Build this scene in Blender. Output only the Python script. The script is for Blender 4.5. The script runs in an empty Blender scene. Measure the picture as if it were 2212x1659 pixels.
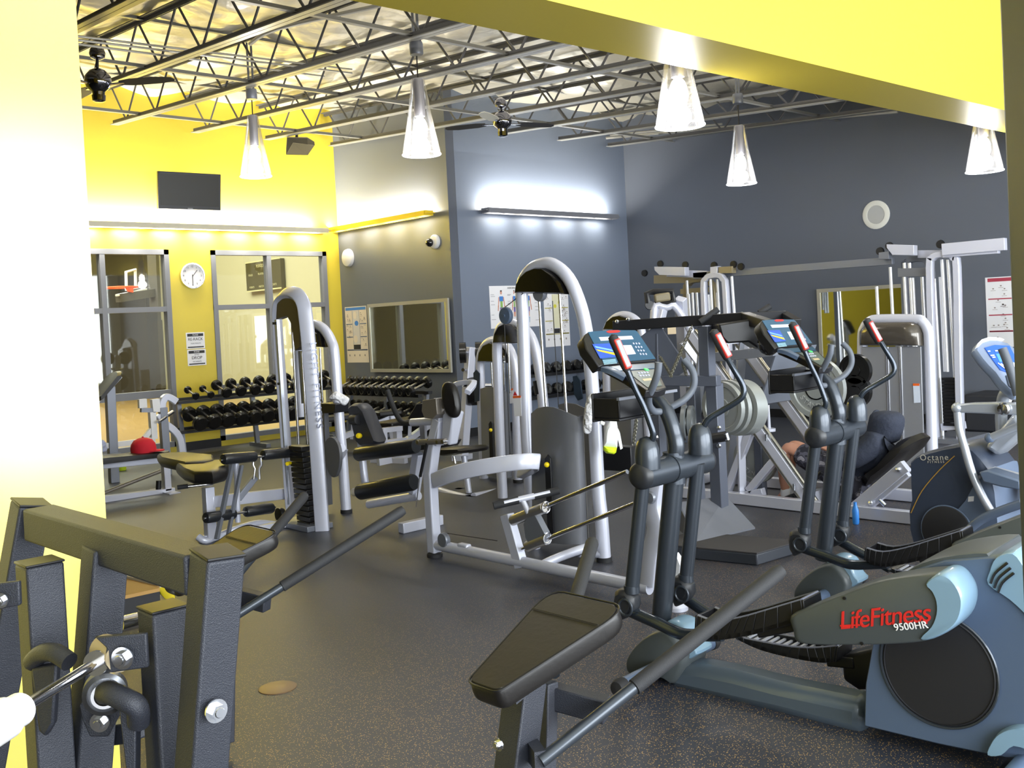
import bpy, bmesh, math, random
from mathutils import Vector, Matrix, noise
random.seed(7)
COL = bpy.context.scene.collection
SC = bpy.context.scene
PI = math.pi
V = Vector
# ---------------------------------------------------------------- camera
CAM = V((0, 0, 1.6)); FL = 2160.0; PX, PY = 1106.0, 737.5
R0 = V((.728, -.6856, 0)).normalized(); F0 = V((.6856, .728, 0)).normalized(); U0 = V((0, 0, 1))
TH = .05; PT = math.atan(45 / 2160)
_fw = F0 * math.cos(PT) - U0 * math.sin(PT); _up = U0 * math.cos(PT) + F0 * math.sin(PT)
CR = R0 * math.cos(TH) - _up * math.sin(TH); CU = _up * math.cos(TH) + R0 * math.sin(TH); CF = _fw
cd = bpy.data.cameras.new('camera'); cam = bpy.data.objects.new('camera', cd); COL.objects.link(cam)
cd.sensor_fit = 'HORIZONTAL'; cd.sensor_width = 36; cd.lens = 36 * FL / 2212
cd.shift_x = 0; cd.shift_y = -(829.5 - PY) / 2212; cd.clip_start = .05; cd.clip_end = 200
M = Matrix((CR, CU, -CF)).transposed().to_4x4(); M.translation = CAM
cam.matrix_world = M; SC.camera = cam
SC.view_settings.view_transform = 'Standard'; SC.view_settings.look = 'None'; SC.view_settings.gamma = 1; SC.view_settings.use_curve_mapping = False
SC.view_settings.exposure = 0.1
def ray(px, py):
    return CR * ((px - PX) / FL) + CU * (-(py - PY) / FL) + CF
def P(px, py, d):                       # point seen at a pixel at a forward distance d
    r = ray(px, py); return CAM + r * (d / r.dot(F0))
def G(px, py, z=0.):
    r = ray(px, py); return CAM + r * ((z - CAM.z) / r.z)
def onX(px, py, X):
    r = ray(px, py); return CAM + r * ((X - CAM.x) / r.x)
def onY(px, py, Y):
    r = ray(px, py); return CAM + r * ((Y - CAM.y) / r.y)
def onPl(px, py, p, n):
    r = ray(px, py); return CAM + r * ((p - CAM).dot(n) / r.dot(n))
class Fr:                                # a machine's own frame: u along, v across, w up
    def __init__(s, o, ang):
        s.o = V(o); s.u = V((math.cos(ang), math.sin(ang), 0)); s.v = V((-math.sin(ang), math.cos(ang), 0))
    def L(s, u, v, w): return s.o + s.u * u + s.v * v + V((0, 0, w))
    def S(s, px, py, v): return onPl(px, py, s.o + s.v * v, s.v)
    def C(s, px, py, u): return onPl(px, py, s.o + s.u * u, s.u)
# ---------------------------------------------------------------- materials
def lin(c):
    return tuple(((x / 255) / 12.92 if x / 255 <= .04045 else ((x / 255 + .055) / 1.055) ** 2.4) for x in c)
MATS = {}
def mat(name, c, rough=.5, metal=0., bump=None, coat=0., emis=None, var=None, spec=.5, alpha=None):
    if name in MATS: return MATS[name]
    m = bpy.data.materials.new(name); m.use_nodes = True; nt = m.node_tree; b = nt.nodes['Principled BSDF']
    b.inputs['Base Color'].default_value = (*lin(c), 1); b.inputs['Roughness'].default_value = rough
    b.inputs['Metallic'].default_value = metal; b.inputs['Specular IOR Level'].default_value = spec
    if coat: b.inputs['Coat Weight'].default_value = coat; b.inputs['Coat Roughness'].default_value = .08
    if emis:
        b.inputs['Emission Color'].default_value = (*lin(emis[0]), 1); b.inputs['Emission Strength'].default_value = emis[1]
    tc = None
    def noise_tex(scale, detail=3):
        nonlocal tc
        if tc is None: tc = nt.nodes.new('ShaderNodeTexCoord')
        n = nt.nodes.new('ShaderNodeTexNoise'); n.inputs['Scale'].default_value = scale; n.inputs['Detail'].default_value = detail
        nt.links.new(tc.outputs['Object'], n.inputs['Vector']); return n
    if bump:
        n = noise_tex(bump[0]); bp = nt.nodes.new('ShaderNodeBump'); bp.inputs['Strength'].default_value = bump[1]
        bp.inputs['Distance'].default_value = bump[2] if len(bump) > 2 else .002
        nt.links.new(n.outputs[0], bp.inputs['Height']); nt.links.new(bp.outputs[0], b.inputs['Normal'])
    if var:
        n = noise_tex(var[0], 4); mx = nt.nodes.new('ShaderNodeMix'); mx.data_type = 'RGBA'
        mx.inputs[6].default_value = (*lin(c), 1); mx.inputs[7].default_value = (*lin(var[1]), 1)
        nt.links.new(n.outputs[0], mx.inputs[0]); nt.links.new(mx.outputs[2], b.inputs['Base Color'])
    MATS[name] = m; return m
def floor_mat():
    m = bpy.data.materials.new('speckled_rubber'); m.use_nodes = True; nt = m.node_tree; b = nt.nodes['Principled BSDF']
    b.inputs['Roughness'].default_value = .45; b.inputs['Specular IOR Level'].default_value = .45
    tc = nt.nodes.new('ShaderNodeTexCoord')
    vo = nt.nodes.new('ShaderNodeTexVoronoi'); vo.inputs['Scale'].default_value = 170
    nt.links.new(tc.outputs['Object'], vo.inputs['Vector'])
    cr = nt.nodes.new('ShaderNodeValToRGB'); cr.color_ramp.elements[0].position = .28; cr.color_ramp.elements[0].color = (1, 1, 1, 1)
    cr.color_ramp.elements[1].position = .35; cr.color_ramp.elements[1].color = (0, 0, 0, 1)
    nt.links.new(vo.outputs['Distance'], cr.inputs[0])
    sep = nt.nodes.new('ShaderNodeSeparateColor'); nt.links.new(vo.outputs['Color'], sep.inputs[0])
    th = nt.nodes.new('ShaderNodeMath'); th.operation = 'GREATER_THAN'; th.inputs[1].default_value = .62
    nt.links.new(sep.outputs[0], th.inputs[0])
    ml = nt.nodes.new('ShaderNodeMath'); ml.operation = 'MULTIPLY'; nt.links.new(cr.outputs[0], ml.inputs[0]); nt.links.new(th.outputs[0], ml.inputs[1])
    # speckled tiles only where the room has them: near the entrance side (front part of the floor)
    sp = nt.nodes.new('ShaderNodeSeparateXYZ'); nt.links.new(tc.outputs['Object'], sp.inputs[0])
    n0 = nt.nodes.new('ShaderNodeTexNoise'); n0.inputs['Scale'].default_value = .9; n0.inputs['Detail'].default_value = 5; nt.links.new(tc.outputs['Object'], n0.inputs['Vector'])
    cm = nt.nodes.new('ShaderNodeMix'); cm.data_type = 'RGBA'; cm.inputs[6].default_value = (*lin((40, 44, 54)), 1); cm.inputs[7].default_value = (*lin((60, 64, 75)), 1)
    nt.links.new(n0.outputs[0], cm.inputs[0])
    lt = nt.nodes.new('ShaderNodeMapRange'); lt.inputs[1].default_value = 3.2; lt.inputs[2].default_value = 4.8; lt.inputs[3].default_value = 1; lt.inputs[4].default_value = .15
    nt.links.new(sp.outputs['Y'], lt.inputs[0])
    m2 = nt.nodes.new('ShaderNodeMath'); m2.operation = 'MULTIPLY'; nt.links.new(ml.outputs[0], m2.inputs[0]); nt.links.new(lt.outputs[0], m2.inputs[1])
    c2 = nt.nodes.new('ShaderNodeMix'); c2.data_type = 'RGBA'; c2.inputs[7].default_value = (*lin((200, 160, 96)), 1)
    nt.links.new(m2.outputs[0], c2.inputs[0]); nt.links.new(cm.outputs[2], c2.inputs[6]); nt.links.new(c2.outputs[2], b.inputs['Base Color'])
    n1 = nt.nodes.new('ShaderNodeTexNoise'); n1.inputs['Scale'].default_value = 220; nt.links.new(tc.outputs['Object'], n1.inputs['Vector'])
    bp = nt.nodes.new('ShaderNodeBump'); bp.inputs['Strength'].default_value = .35; bp.inputs['Distance'].default_value = .002
    nt.links.new(n1.outputs[0], bp.inputs['Height']); nt.links.new(bp.outputs[0], b.inputs['Normal'])
    return m
def glass_mat(name, tint=(255, 255, 255), refl=.12, rough=.02, haze=0.):
    if name in MATS: return MATS[name]
    m = bpy.data.materials.new(name); m.use_nodes = True; nt = m.node_tree; nt.nodes.clear()
    o = nt.nodes.new('ShaderNodeOutputMaterial'); t = nt.nodes.new('ShaderNodeBsdfTransparent'); t.inputs[0].default_value = (*lin(tint), 1)
    g = nt.nodes.new('ShaderNodeBsdfGlossy'); g.inputs['Roughness'].default_value = rough
    lw = nt.nodes.new('ShaderNodeLayerWeight'); lw.inputs['Blend'].default_value = .35
    ad = nt.nodes.new('ShaderNodeMath'); ad.operation = 'MULTIPLY_ADD'; ad.inputs[1].default_value = .6; ad.inputs[2].default_value = refl; ad.use_clamp = True
    nt.links.new(lw.outputs['Fresnel'], ad.inputs[0])
    mx = nt.nodes.new('ShaderNodeMixShader'); nt.links.new(ad.outputs[0], mx.inputs[0]); nt.links.new(t.outputs[0], mx.inputs[1]); nt.links.new(g.outputs[0], mx.inputs[2])
    if haze:
        d = nt.nodes.new('ShaderNodeBsdfDiffuse'); d.inputs[0].default_value = (.8, .8, .82, 1)
        m2 = nt.nodes.new('ShaderNodeMixShader'); m2.inputs[0].default_value = haze; nt.links.new(mx.outputs[0], m2.inputs[1]); nt.links.new(d.outputs[0], m2.inputs[2]); nt.links.new(m2.outputs[0], o.inputs[0])
    else: nt.links.new(mx.outputs[0], o.inputs[0])
    MATS[name] = m; return m
YELP = mat('yellow_gloss_enamel', (226, 206, 84), .24, coat=1., spec=1.0); YELP.node_tree.nodes['Principled BSDF'].inputs['Coat Roughness'].default_value = .16
YEL = mat('yellow_paint', (212, 191, 62), .42, bump=(90, .15))
GRY = mat('slate_grey_paint', (98, 104, 116), .38, bump=(90, .15))
SLATE = mat('dark_slate_paint', (90, 96, 108), .58, bump=(90, .15))
SILV = mat('silver_frame_paint', (204, 207, 222), .3, .2, coat=.4)
SILD = mat('grey_frame_paint', (128, 132, 142), .35, .4)
STEEL = mat('chrome_steel', (225, 225, 228), .14, 1.)
BRUSH = mat('brushed_rod_steel', (190, 188, 182), .3, 1.)
POWD = mat('black_textured_powdercoat', (46, 49, 58), .48, .2, bump=(420, .5, .003), spec=.6)
BLK = mat('black_plastic', (22, 22, 25), .4)
BLKG = mat('gloss_black_plastic', (16, 15, 15), .1, coat=.5)
VIN = mat('black_vinyl', (27, 25, 24), .38, bump=(60, .12, .004), spec=.45)
FOAM = mat('black_foam_grip', (34, 35, 38), .7, bump=(500, .5, .002))
RUB = mat('dark_rubber', (30, 30, 33), .7)
ELG = mat('graphite_tube_paint', (62, 68, 76), .34, .5, coat=.3)
ELB = mat('blue_grey_plastic', (80, 96, 120), .36, coat=.25)
ELD = mat('olive_grey_plastic', (74, 80, 82), .4)
ELL = mat('light_blue_plastic', (124, 154, 176), .3, coat=.3)
SHR = mat('grey_shroud_panel', (118, 120, 126), .42, .3)
IRON = mat('cast_iron_plate', (120, 124, 126), .42, .5)
WHT = mat('white_plastic', (225, 225, 225), .45)
RED = mat('red_print', (210, 40, 36), .5)
ORG = mat('orange_label', (235, 90, 20), .5)
YLB = mat('yellow_knob_plastic', (245, 215, 20), .4)
# ---------------------------------------------------------------- mesh builder
class MB:
    def __init__(s): s.v = []; s.f = []
    def add(s, vs, fs):
        n = len(s.v); s.v += [V(v) for v in vs]; s.f += [tuple(n + i for i in f) for f in fs]; return s
    def hexa(s, q0, q1):                # two quads joined
        s.add(list(q0) + list(q1), [(3, 2, 1, 0), (4, 5, 6, 7), (0, 1, 5, 4), (1, 2, 6, 5), (2, 3, 7, 6), (3, 0, 4, 7)]); return s
    def box(s, c, sx, sy, sz, ux=V((1, 0, 0)), uy=V((0, 1, 0)), uz=V((0, 0, 1))):
        c = V(c); a, b, d = ux * sx / 2, uy * sy / 2, uz * sz / 2
        s.hexa([c - a - b - d, c + a - b - d, c + a + b - d, c - a + b - d], [c - a - b + d, c + a - b + d, c + a + b + d, c - a + b + d]); return s
    def bx(s, x0, x1, y0, y1, z0, z1):
        return s.box(((x0 + x1) / 2, (y0 + y1) / 2, (z0 + z1) / 2), abs(x1 - x0), abs(y1 - y0), abs(z1 - z0))
    def beam(s, p0, p1, w, h, up=U0, w1=None, h1=None):      # rectangular tube; w across, h along up
        p0, p1 = V(p0), V(p1); d = (p1 - p0).normalized(); up = V(up)
        if abs(d.dot(up.normalized())) > .98: up = F0
        a = d.cross(up).normalized(); b = a.cross(d).normalized(); w1 = w1 or w; h1 = h1 or h
        q = lambda p, w, h: [p - a * w / 2 - b * h / 2, p + a * w / 2 - b * h / 2, p + a * w / 2 + b * h / 2, p - a * w / 2 + b * h / 2]
        s.hexa(q(p0, w, h), q(p1, w1, h1)); return s
    def ring_loft(s, rings, cap=True, closed=False):
        n = len(rings[0]); vs = [v for r in rings for v in r]; fs = []
        m = len(rings)
        for i in range(m if closed else m - 1):
            j = (i + 1) % m
            for k in range(n):
                l = (k + 1) % n; fs.append((i * n + k, i * n + l, j * n + l, j * n + k))
        if cap and not closed: fs.append(tuple(range(n - 1, -1, -1))); fs.append(tuple((m - 1) * n + k for k in range(n)))
        s.add(vs, fs); return s
    def tube(s, pts, r, n=12, cap=True, closed=False, sq=None, up=None):     # swept round (or w x h section) tube
        pts = [V(p) for p in pts]; m = len(pts); rs = r if isinstance(r, (list, tuple)) else [r] * m
        rings = []; prev = None
        for i, p in enumerate(pts):
            if closed: t = (pts[(i + 1) % m] - pts[i - 1])
            else: t = (pts[min(i + 1, m - 1)] - pts[max(i - 1, 0)])
            t.normalize()
            if prev is None:
                a = t.cross(V(up) if up else (U0 if abs(t.z) < .9 else F0)).normalized()
            else:
                a = prev - t * prev.dot(t); a.normalize()
            prev = a.copy(); b = a.cross(t).normalized()
            if sq:
                w, h = sq; k = .82
                rings.append([p + a * x * w / 2 + b * y * h / 2 for x, y in ((-k, -1), (k, -1), (1, -k), (1, k), (k, 1), (-k, 1), (-1, k), (-1, -k))])
            else:
                rings.append([p + (a * math.cos(2 * PI * k / n) + b * math.sin(2 * PI * k / n)) * rs[i] for k in range(n)])
        s.ring_loft(rings, cap, closed); return s
    def cyl(s, p0, p1, r, r1=None, n=20): return s.tube([p0, p1], [r, r if r1 is None else r1], n)
    def lathe(s, o, ax, prof, n=24):     # prof: (radius, distance along axis)
        o, ax = V(o), V(ax).normalized(); a = ax.cross(U0 if abs(ax.z) < .9 else V((1, 0, 0))).normalized(); b = ax.cross(a)
        rings = [[o + ax * h + (a * math.cos(2 * PI * k / n) + b * math.sin(2 * PI * k / n)) * max(r, 1e-4) for k in range(n)] for r, h in prof]
        s.ring_loft(rings); return s
    def shell(s, o, ax, prof, n=28):     # open lathe
        o, ax = V(o), V(ax).normalized(); a = ax.cross(U0 if abs(ax.z) < .9 else V((1, 0, 0))).normalized(); b = ax.cross(a)
        rings = [[o + ax * h + (a * math.cos(2 * PI * k / n) + b * math.sin(2 * PI * k / n)) * r for k in range(n)] for r, h in prof]
        s.ring_loft(rings, cap=False); return s
    def ball(s, c, r, sc=(1, 1, 1), ax=None, n=16):
        c = V(c); X, Y, Z = ax or (V((1, 0, 0)), V((0, 1, 0)), U0)
        rings = []
        for i in range(1, n // 2):
            t = PI * i / (n // 2)
            rings.append([c + (X * math.cos(2 * PI * k / n) * sc[0] * math.sin(t) + Y * math.sin(2 * PI * k / n) * sc[1] * math.sin(t) + Z * math.cos(t) * sc[2]) * r for k in range(n)])
        m = len(rings); vs = [v for q in rings for v in q] + [c + Z * sc[2] * r, c - Z * sc[2] * r]; fs = []
        for i in range(m - 1):
            for k in range(n):
                l = (k + 1) % n; fs.append((i * n + k, (i + 1) * n + k, (i + 1) * n + l, i * n + l))
        for k in range(n):
            l = (k + 1) % n; fs.append((m * n, k, l)); fs.append((m * n + 1, (m - 1) * n + l, (m - 1) * n + k))
        s.add(vs, fs); return s
    def prism(s, pts, th):               # closed outline extruded by vector th (centred)
        pts = [V(p) for p in pts]; th = V(th); n = len(pts)
        vs = [p - th / 2 for p in pts] + [p + th / 2 for p in pts]
        fs = [tuple(range(n - 1, -1, -1)), tuple(range(n, 2 * n))] + [(i, (i + 1) % n, n + (i + 1) % n, n + i) for i in range(n)]
        s.add(vs, fs); return s
    def slab(s, pts, th, ins=.3, k=3):   # pillow-edged prism: rounded rim by inset rings towards the centroid
        pts = [V(p) for p in pts]; th = V(th); n = len(pts); c = sum(pts, V()) / n; R = min((p - c).length for p in pts)
        rings = []
        for i in range(-k, k + 1):
            t = i / k; e = 1 - ins * (1 - math.sqrt(max(0, 1 - t * t * .96))) * th.length / R
            rings.append([c + (p - c) * e + th * .5 * t for p in pts])
        s.ring_loft(rings); return s
    def quad(s, a, b, c, d): s.add([a, b, c, d], [(0, 1, 2, 3)]); return s
def obj(name, mb, m, parent=None, bev=0., smooth=True, sub=0, **kw):
    root = parent; off = V()
    q = parent
    while q is not None: off += q.location; q = q.parent
    me = bpy.data.meshes.new(name)
    loc = V()
    if parent is None and mb.v:
        lo = V((min(v.x for v in mb.v), min(v.y for v in mb.v), min(v.z for v in mb.v))); hi = V((max(v.x for v in mb.v), max(v.y for v in mb.v), max(v.z for v in mb.v)))
        if kw.get('origin', True): loc = V(((lo.x + hi.x) / 2, (lo.y + hi.y) / 2, lo.z)); off = loc.copy()
    me.from_pydata([tuple(v - off) for v in mb.v], [], mb.f)
    b = bmesh.new(); b.from_mesh(me); bmesh.ops.recalc_face_normals(b, faces=b.faces); b.to_mesh(me); b.free()
    if smooth:
        me.polygons.foreach_set('use_smooth', [True] * len(me.polygons)); me.set_sharp_from_angle(angle=math.radians(38))
    me.materials.append(m)
    o = bpy.data.objects.new(name, me); COL.objects.link(o); o.parent = parent; o.location = loc
    if bev:
        mo = o.modifiers.new('bevel', 'BEVEL'); mo.width = bev; mo.segments = 2; mo.limit_method = 'ANGLE'; mo.angle_limit = math.radians(40)
    if sub:
        mo = o.modifiers.new('sub', 'SUBSURF'); mo.levels = sub; mo.render_levels = sub
    for k in ('label', 'category', 'group', 'kind'):
        if kw.get(k): o[k] = kw[k]
    return o
def thing(name, label, cat, loc, group=None):
    o = bpy.data.objects.new(name, None); COL.objects.link(o); o.location = V(loc); o['label'] = label; o['category'] = cat
    o.empty_display_size = .1
    if group: o['group'] = group
    return o
def tag(o, label, cat, group=None):
    o['label'] = label; o['category'] = cat
    if group: o['group'] = group
    return o
def struct(name, mb, m, **kw): return obj(name, mb, m, None, kind='structure', origin=False, **kw)
def dup(root, delta, label=None, group=None, parent=None):
    c = root.copy(); COL.objects.link(c)
    if parent is not None: c.parent = parent
    else: c.location = root.location + V(delta)
    if label: c['label'] = label
    if group: c['group'] = group
    for ch in list(root.children): dup(ch, (0, 0, 0), parent=c)
    return c
def text(name, s, size, m, o, ux, uy, parent=None, ext=.0008, align='CENTER', shear=0., space=1.):
    cu = bpy.data.curves.new(name, 'FONT'); cu.body = s; cu.size = size; cu.extrude = ext; cu.align_x = align; cu.align_y = 'CENTER'; cu.shear = shear; cu.space_character = space
    cu.materials.append(m); tmp = bpy.data.objects.new(name, cu); me = bpy.data.meshes.new_from_object(tmp); bpy.data.objects.remove(tmp)
    me.name = name; ob = bpy.data.objects.new(name, me); COL.objects.link(ob)
    ux = V(ux).normalized(); uy = V(uy); uy = (uy - ux * uy.dot(ux)).normalized(); uz = ux.cross(uy)
    off = V(); q = parent
    while q is not None: off += q.location; q = q.parent
    mt = Matrix((ux, uy, uz)).transposed().to_4x4(); mt.translation = V(o) - off
    ob.parent = parent; ob.matrix_local = mt
    return ob
def arc(c, a, b, r0, t0, t1, n=10):     # points c + r(cos a + sin b)
    return [V(c) + V(a) * r0 * math.cos(t0 + (t1 - t0) * i / n) + V(b) * r0 * math.sin(t0 + (t1 - t0) * i / n) for i in range(n + 1)]
def smooth_path(pts, k=5):              # Catmull-Rom
    pts = [V(p) for p in pts]; out = []
    for i in range(len(pts) - 1):
        p0 = pts[max(i - 1, 0)]; p1 = pts[i]; p2 = pts[i + 1]; p3 = pts[min(i + 2, len(pts) - 1)]
        for j in range(k):
            t = j / k; out.append(.5 * ((2 * p1) + (p2 - p0) * t + (2 * p0 - 5 * p1 + 4 * p2 - p3) * t * t + (3 * p1 - p0 - 3 * p2 + p3) * t ** 3))
    out.append(pts[-1]); return out
def rrect(c, ux, uy, w, h, r, k=4):     # rounded rectangle outline
    c, ux, uy = V(c), V(ux).normalized(), V(uy).normalized(); out = []
    for (sx, sy, a0) in ((1, 1, 0), (-1, 1, PI / 2), (-1, -1, PI), (1, -1, 1.5 * PI)):
        for i in range(k + 1):
            a = a0 + PI / 2 * i / k
            out.append(c + ux * (sx * (w / 2 - r) + r * math.cos(a)) + uy * (sy * (h / 2 - r) + r * math.sin(a)))
    return out
def sm2(pts, k=3, closed=False):        # smoothed 2D pixel outline
    n = len(pts); out = []
    for i in range(n if closed else n - 1):
        g = (lambda j: pts[j % n]) if closed else (lambda j: pts[min(max(j, 0), n - 1)])
        p0, p1, p2, p3 = g(i - 1), g(i), g(i + 1), g(i + 2)
        for j in range(k):
            t = j / k; out.append(tuple(.5 * (2 * p1[a] + (p2[a] - p0[a]) * t + (2 * p0[a] - 5 * p1[a] + 4 * p2[a] - p3[a]) * t * t + (3 * p1[a] - p0[a] - 3 * p2[a] + p3[a]) * t ** 3) for a in (0, 1)))
    if not closed: out.append(tuple(pts[-1]))
    return out
UX = V((1, 0, 0)); UY = V((0, 1, 0))
# ================================================================ the room
YW = 13.4; XS = 8.95; YG = 10.65; XD = 12.76; H = 5.6
FLOOR = floor_mat()
struct('floor', MB().bx(-4, 16, -5, 14.2, -.1, 0), FLOOR, smooth=False)
# header and pillar plane (the near yellow wall the photo looks through)
HZ = 3.13
hA = G(1180, 0, HZ); hB = G(2178, 240, HZ); hC = G(740, -3, HZ); hD = G(2180, 288, HZ)
hd = (hB - hA).normalized(); hd.z = 0
pE = P(222, 1120, 3.35)                                  # right edge of the yellow pillar
def at_x(p, d, X): return p + d * ((X - p.x) / d.x)
hf0 = at_x(hA, hd, 1.0); hf1 = at_x(hB, hd, 12.7)
bd = (hD - hC).normalized(); hb0 = at_x(hC, bd, 1.0); hb1 = at_x(hD, bd, 12.7)
pn = V((-hd.y, hd.x, 0)); 
mb = MB(); up = V((0, 0, H - HZ))
mb.hexa([hf0, hf1, hb1, hb0], [hf0 + up, hf1 + up, hb1 + up, hb0 + up])
struct('beam_header', mb, YEL, smooth=False)
eT = onPl(163, 0, hA, pn); eB = onPl(230, 1120, hA, pn)
wl = MB(); th = pn.normalized() * .3
xe = (eT.x + eB.x) / 2
q = at_x(hA, hd, xe); q.z = 0; q2 = at_x(hA, hd, -4); q2.z = 0
wl.hexa([q2, q, q + th, q2 + th], [q2 + U0 * H, q + U0 * H, q + th + U0 * H, q2 + th + U0 * H])
struct('wall_pillar', wl, YELP, smooth=False)
# header above the opening, joined to the pillar
mb = MB(); hf = at_x(hA, hd, xe + .001); hf.z = HZ + .9; hr = at_x(hA, hd, 1.0); hr.z = HZ + .9
# yellow wall with two interior windows
def xz(px, py): p = onY(px, py, YW); return p.x, p.z
xa0 = 3.0; xa1, _ = xz(372, 700); xb0, _ = xz(457, 600); xb1, _ = xz(706, 600)
_, zt = xz(457, 541); _, zt2 = xz(705, 543); ztop = (zt + zt2) / 2
zbot = .08
mb = MB(); T = YW + .16
for (x0, x1, z0, z1) in ((-4, xa0, 0, H), (xa1, xb0, 0, H), (xb1, XS + .2, 0, H), (xa0, xa1, ztop, H), (xb0, xb1, ztop, H), (xa0, xa1, 0, zbot), (xb0, xb1, 0, zbot)):
    mb.bx(x0, x1, YW, T, z0, z1)
struct('wall_back', mb, YEL, smooth=False)
FRM = mat('grey_window_frame', (122, 124, 130), .45)
WG = glass_mat('window_glass', (235, 238, 232), .03)
zr = (xz(461, 665)[1] + xz(195, 672)[1]) / 2; zs = (xz(594, 829)[1] + xz(377, 848)[1]) / 2
print('WINDOW', xa1, xb0, xb1, ztop, zr, zs)
for i, (x0, x1, mull) in enumerate(((xa0, xa1, [xz(222, 600)[0]]), (xb0, xb1, [xz(582, 600)[0]]))):
    mb = MB(); w = .07; y0, y1 = YW - .02, YW + .1
    mb.bx(x0, x1, y0, y1, ztop - w, ztop); mb.bx(x0, x1, y0, y1, zbot, zbot + w)
    mb.bx(x0, x0 + w, y0, y1, zbot, ztop); mb.bx(x1 - w, x1, y0, y1, zbot, ztop)
    mb.bx(x0, x1, y0 + .005, y1, zr - w / 2, zr + w / 2); mb.bx(x0, x1, y0 + .005, y1, zs - .05, zs + .05)
    for m_ in mull: mb.bx(m_ - w / 2, m_ + w / 2, y0 + .003, y1, zs, ztop)
    fr = struct('window_%d' % (i + 1), mb, FRM, smooth=False)
    g = obj('pane', MB().bx(x0 + .02, x1 - .02, YW + .04, YW + .046, zbot + .03, ztop - .03), WG, fr, smooth=False)
struct('baseboard_back', MB().bx(xa1, xb0, YW - .015, YW, 0, .12).bx(xb1, XS, YW - .015, YW, 0, .12), BLK, smooth=False)
# stepped grey walls
struct('wall_short', MB().bx(XS, XS + .15, YG, YW + .16, 0, H), GRY, smooth=False)
struct('wall_grey', MB().bx(XS + .001, XD + .15, YG, YG + .15, 0, H), SLATE if False else mat('blue_grey_paint', (112, 122, 140), .45, bump=(90, .15)), smooth=False)
struct('wall_right', MB().bx(XD, XD + .15, -5, YG + .15, 0, H), SLATE, smooth=False)
struct('baseboard_short', MB().bx(XS - .012, XS, YG, YW, 0, .12), BLK, smooth=False)
struct('baseboard_grey', MB().bx(XS, XD, YG - .012, YG, 0, .12), BLK, smooth=False)
struct('baseboard_right', MB().bx(XD - .012, XD, 3.9, YG, 0, .12), BLK, smooth=False)
struct('wall_left', MB().bx(-4.15, -4, -5, 14.2, 0, H), mat('umber_grey_paint', (84, 80, 66), .6), smooth=False)
# room behind the camera: front wall with storefront windows
BW = mat('warm_white_paint', (215, 212, 200), .6)
mb = MB(); yF = -4.6
mb.bx(-4, 16, yF - .15, yF, 0, .25); mb.bx(-4, 16, yF - .15, yF, 3.9, H)
for x in (-4, -.6, 4.0, 8.2, 12.4): mb.bx(x, x + .3, yF - .15, yF, .25, 3.9)
struct('wall_front', mb, BW, smooth=False)
# near right column edge, close to the camera
c0 = P(2170, 20, 1.33); c1 = P(2206, 700, 1.33)
cm = (c0 + c1) / 2; cc = V((cm.x, cm.y, 0)) + R0 * .043 - F0 * .08
mb = MB(); a, b = R0 * .06, F0 * .08
mb.hexa([cc - a - b, cc + a - b, cc + a + b, cc - a + b], [v + U0 * H for v in (cc - a - b, cc + a - b, cc + a + b, cc - a + b)])
struct('wall_column', mb, mat('navy_grey_paint', (60, 68, 84), .5), bev=.02)
# ---------------------------------------------------------------- roof: deck, insulation, joists
SL = .062; ZB = 4.47
def zb(Y): return ZB - SL * (YW - Y)
INS = mat('foil_insulation_scrim', (222, 216, 196), .32, .35, bump=(3.5, .6, .05))
mb = MB(); nx, ny = 96, 90; x0, x1, y0, y1 = 1., 12.9, 3.6, 13.5; vs = []; fs = []
for j in range(ny + 1):
    for i in range(nx + 1):
        x = x0 + (x1 - x0) * i / nx; y = y0 + (y1 - y0) * j / ny
        s = abs(math.sin(PI * (x - 5.41) / 1.13)); n = noise.noise(V((x * 1.1, y * 2.6, 3))) * .09 + noise.noise(V((x * 3, y * 7, 9))) * .035
        vs.append(V((x, y, zb(y) + .56 + (1 - s) * .04 + n * (s ** .4) - .05 * s)))
for j in range(ny):
    for i in range(nx):
        k = j * (nx + 1) + i; fs.append((k, k + 1, k + nx + 2, k + nx + 1))
mb.add(vs, fs); struct('ceiling', mb, INS)
mb = MB(); mb.hexa([V((-4, -5, 5.7)), V((16, -5, 5.7)), V((16, 14.2, 5.7)), V((-4, 14.2, 5.7))], [V((-4, -5, 5.8)), V((16, -5, 5.8)), V((16, 14.2, 5.8)), V((-4, 14.2, 5.8))])
struct('roof', mb, BW, smooth=False)
struct('ceiling_lobby', MB().bx(-4, 16, -5, q.y + .2 if False else 3.0, 4.6, 4.65), BW, smooth=False)
JST = mat('lit_joist_paint', (138, 138, 134), .4, .3); JSD = mat('shaded_joist_paint', (84, 84, 86), .5, .1)  # one joist paint in two tones: lit undersides and shaded webs coloured in
k = 0
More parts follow.
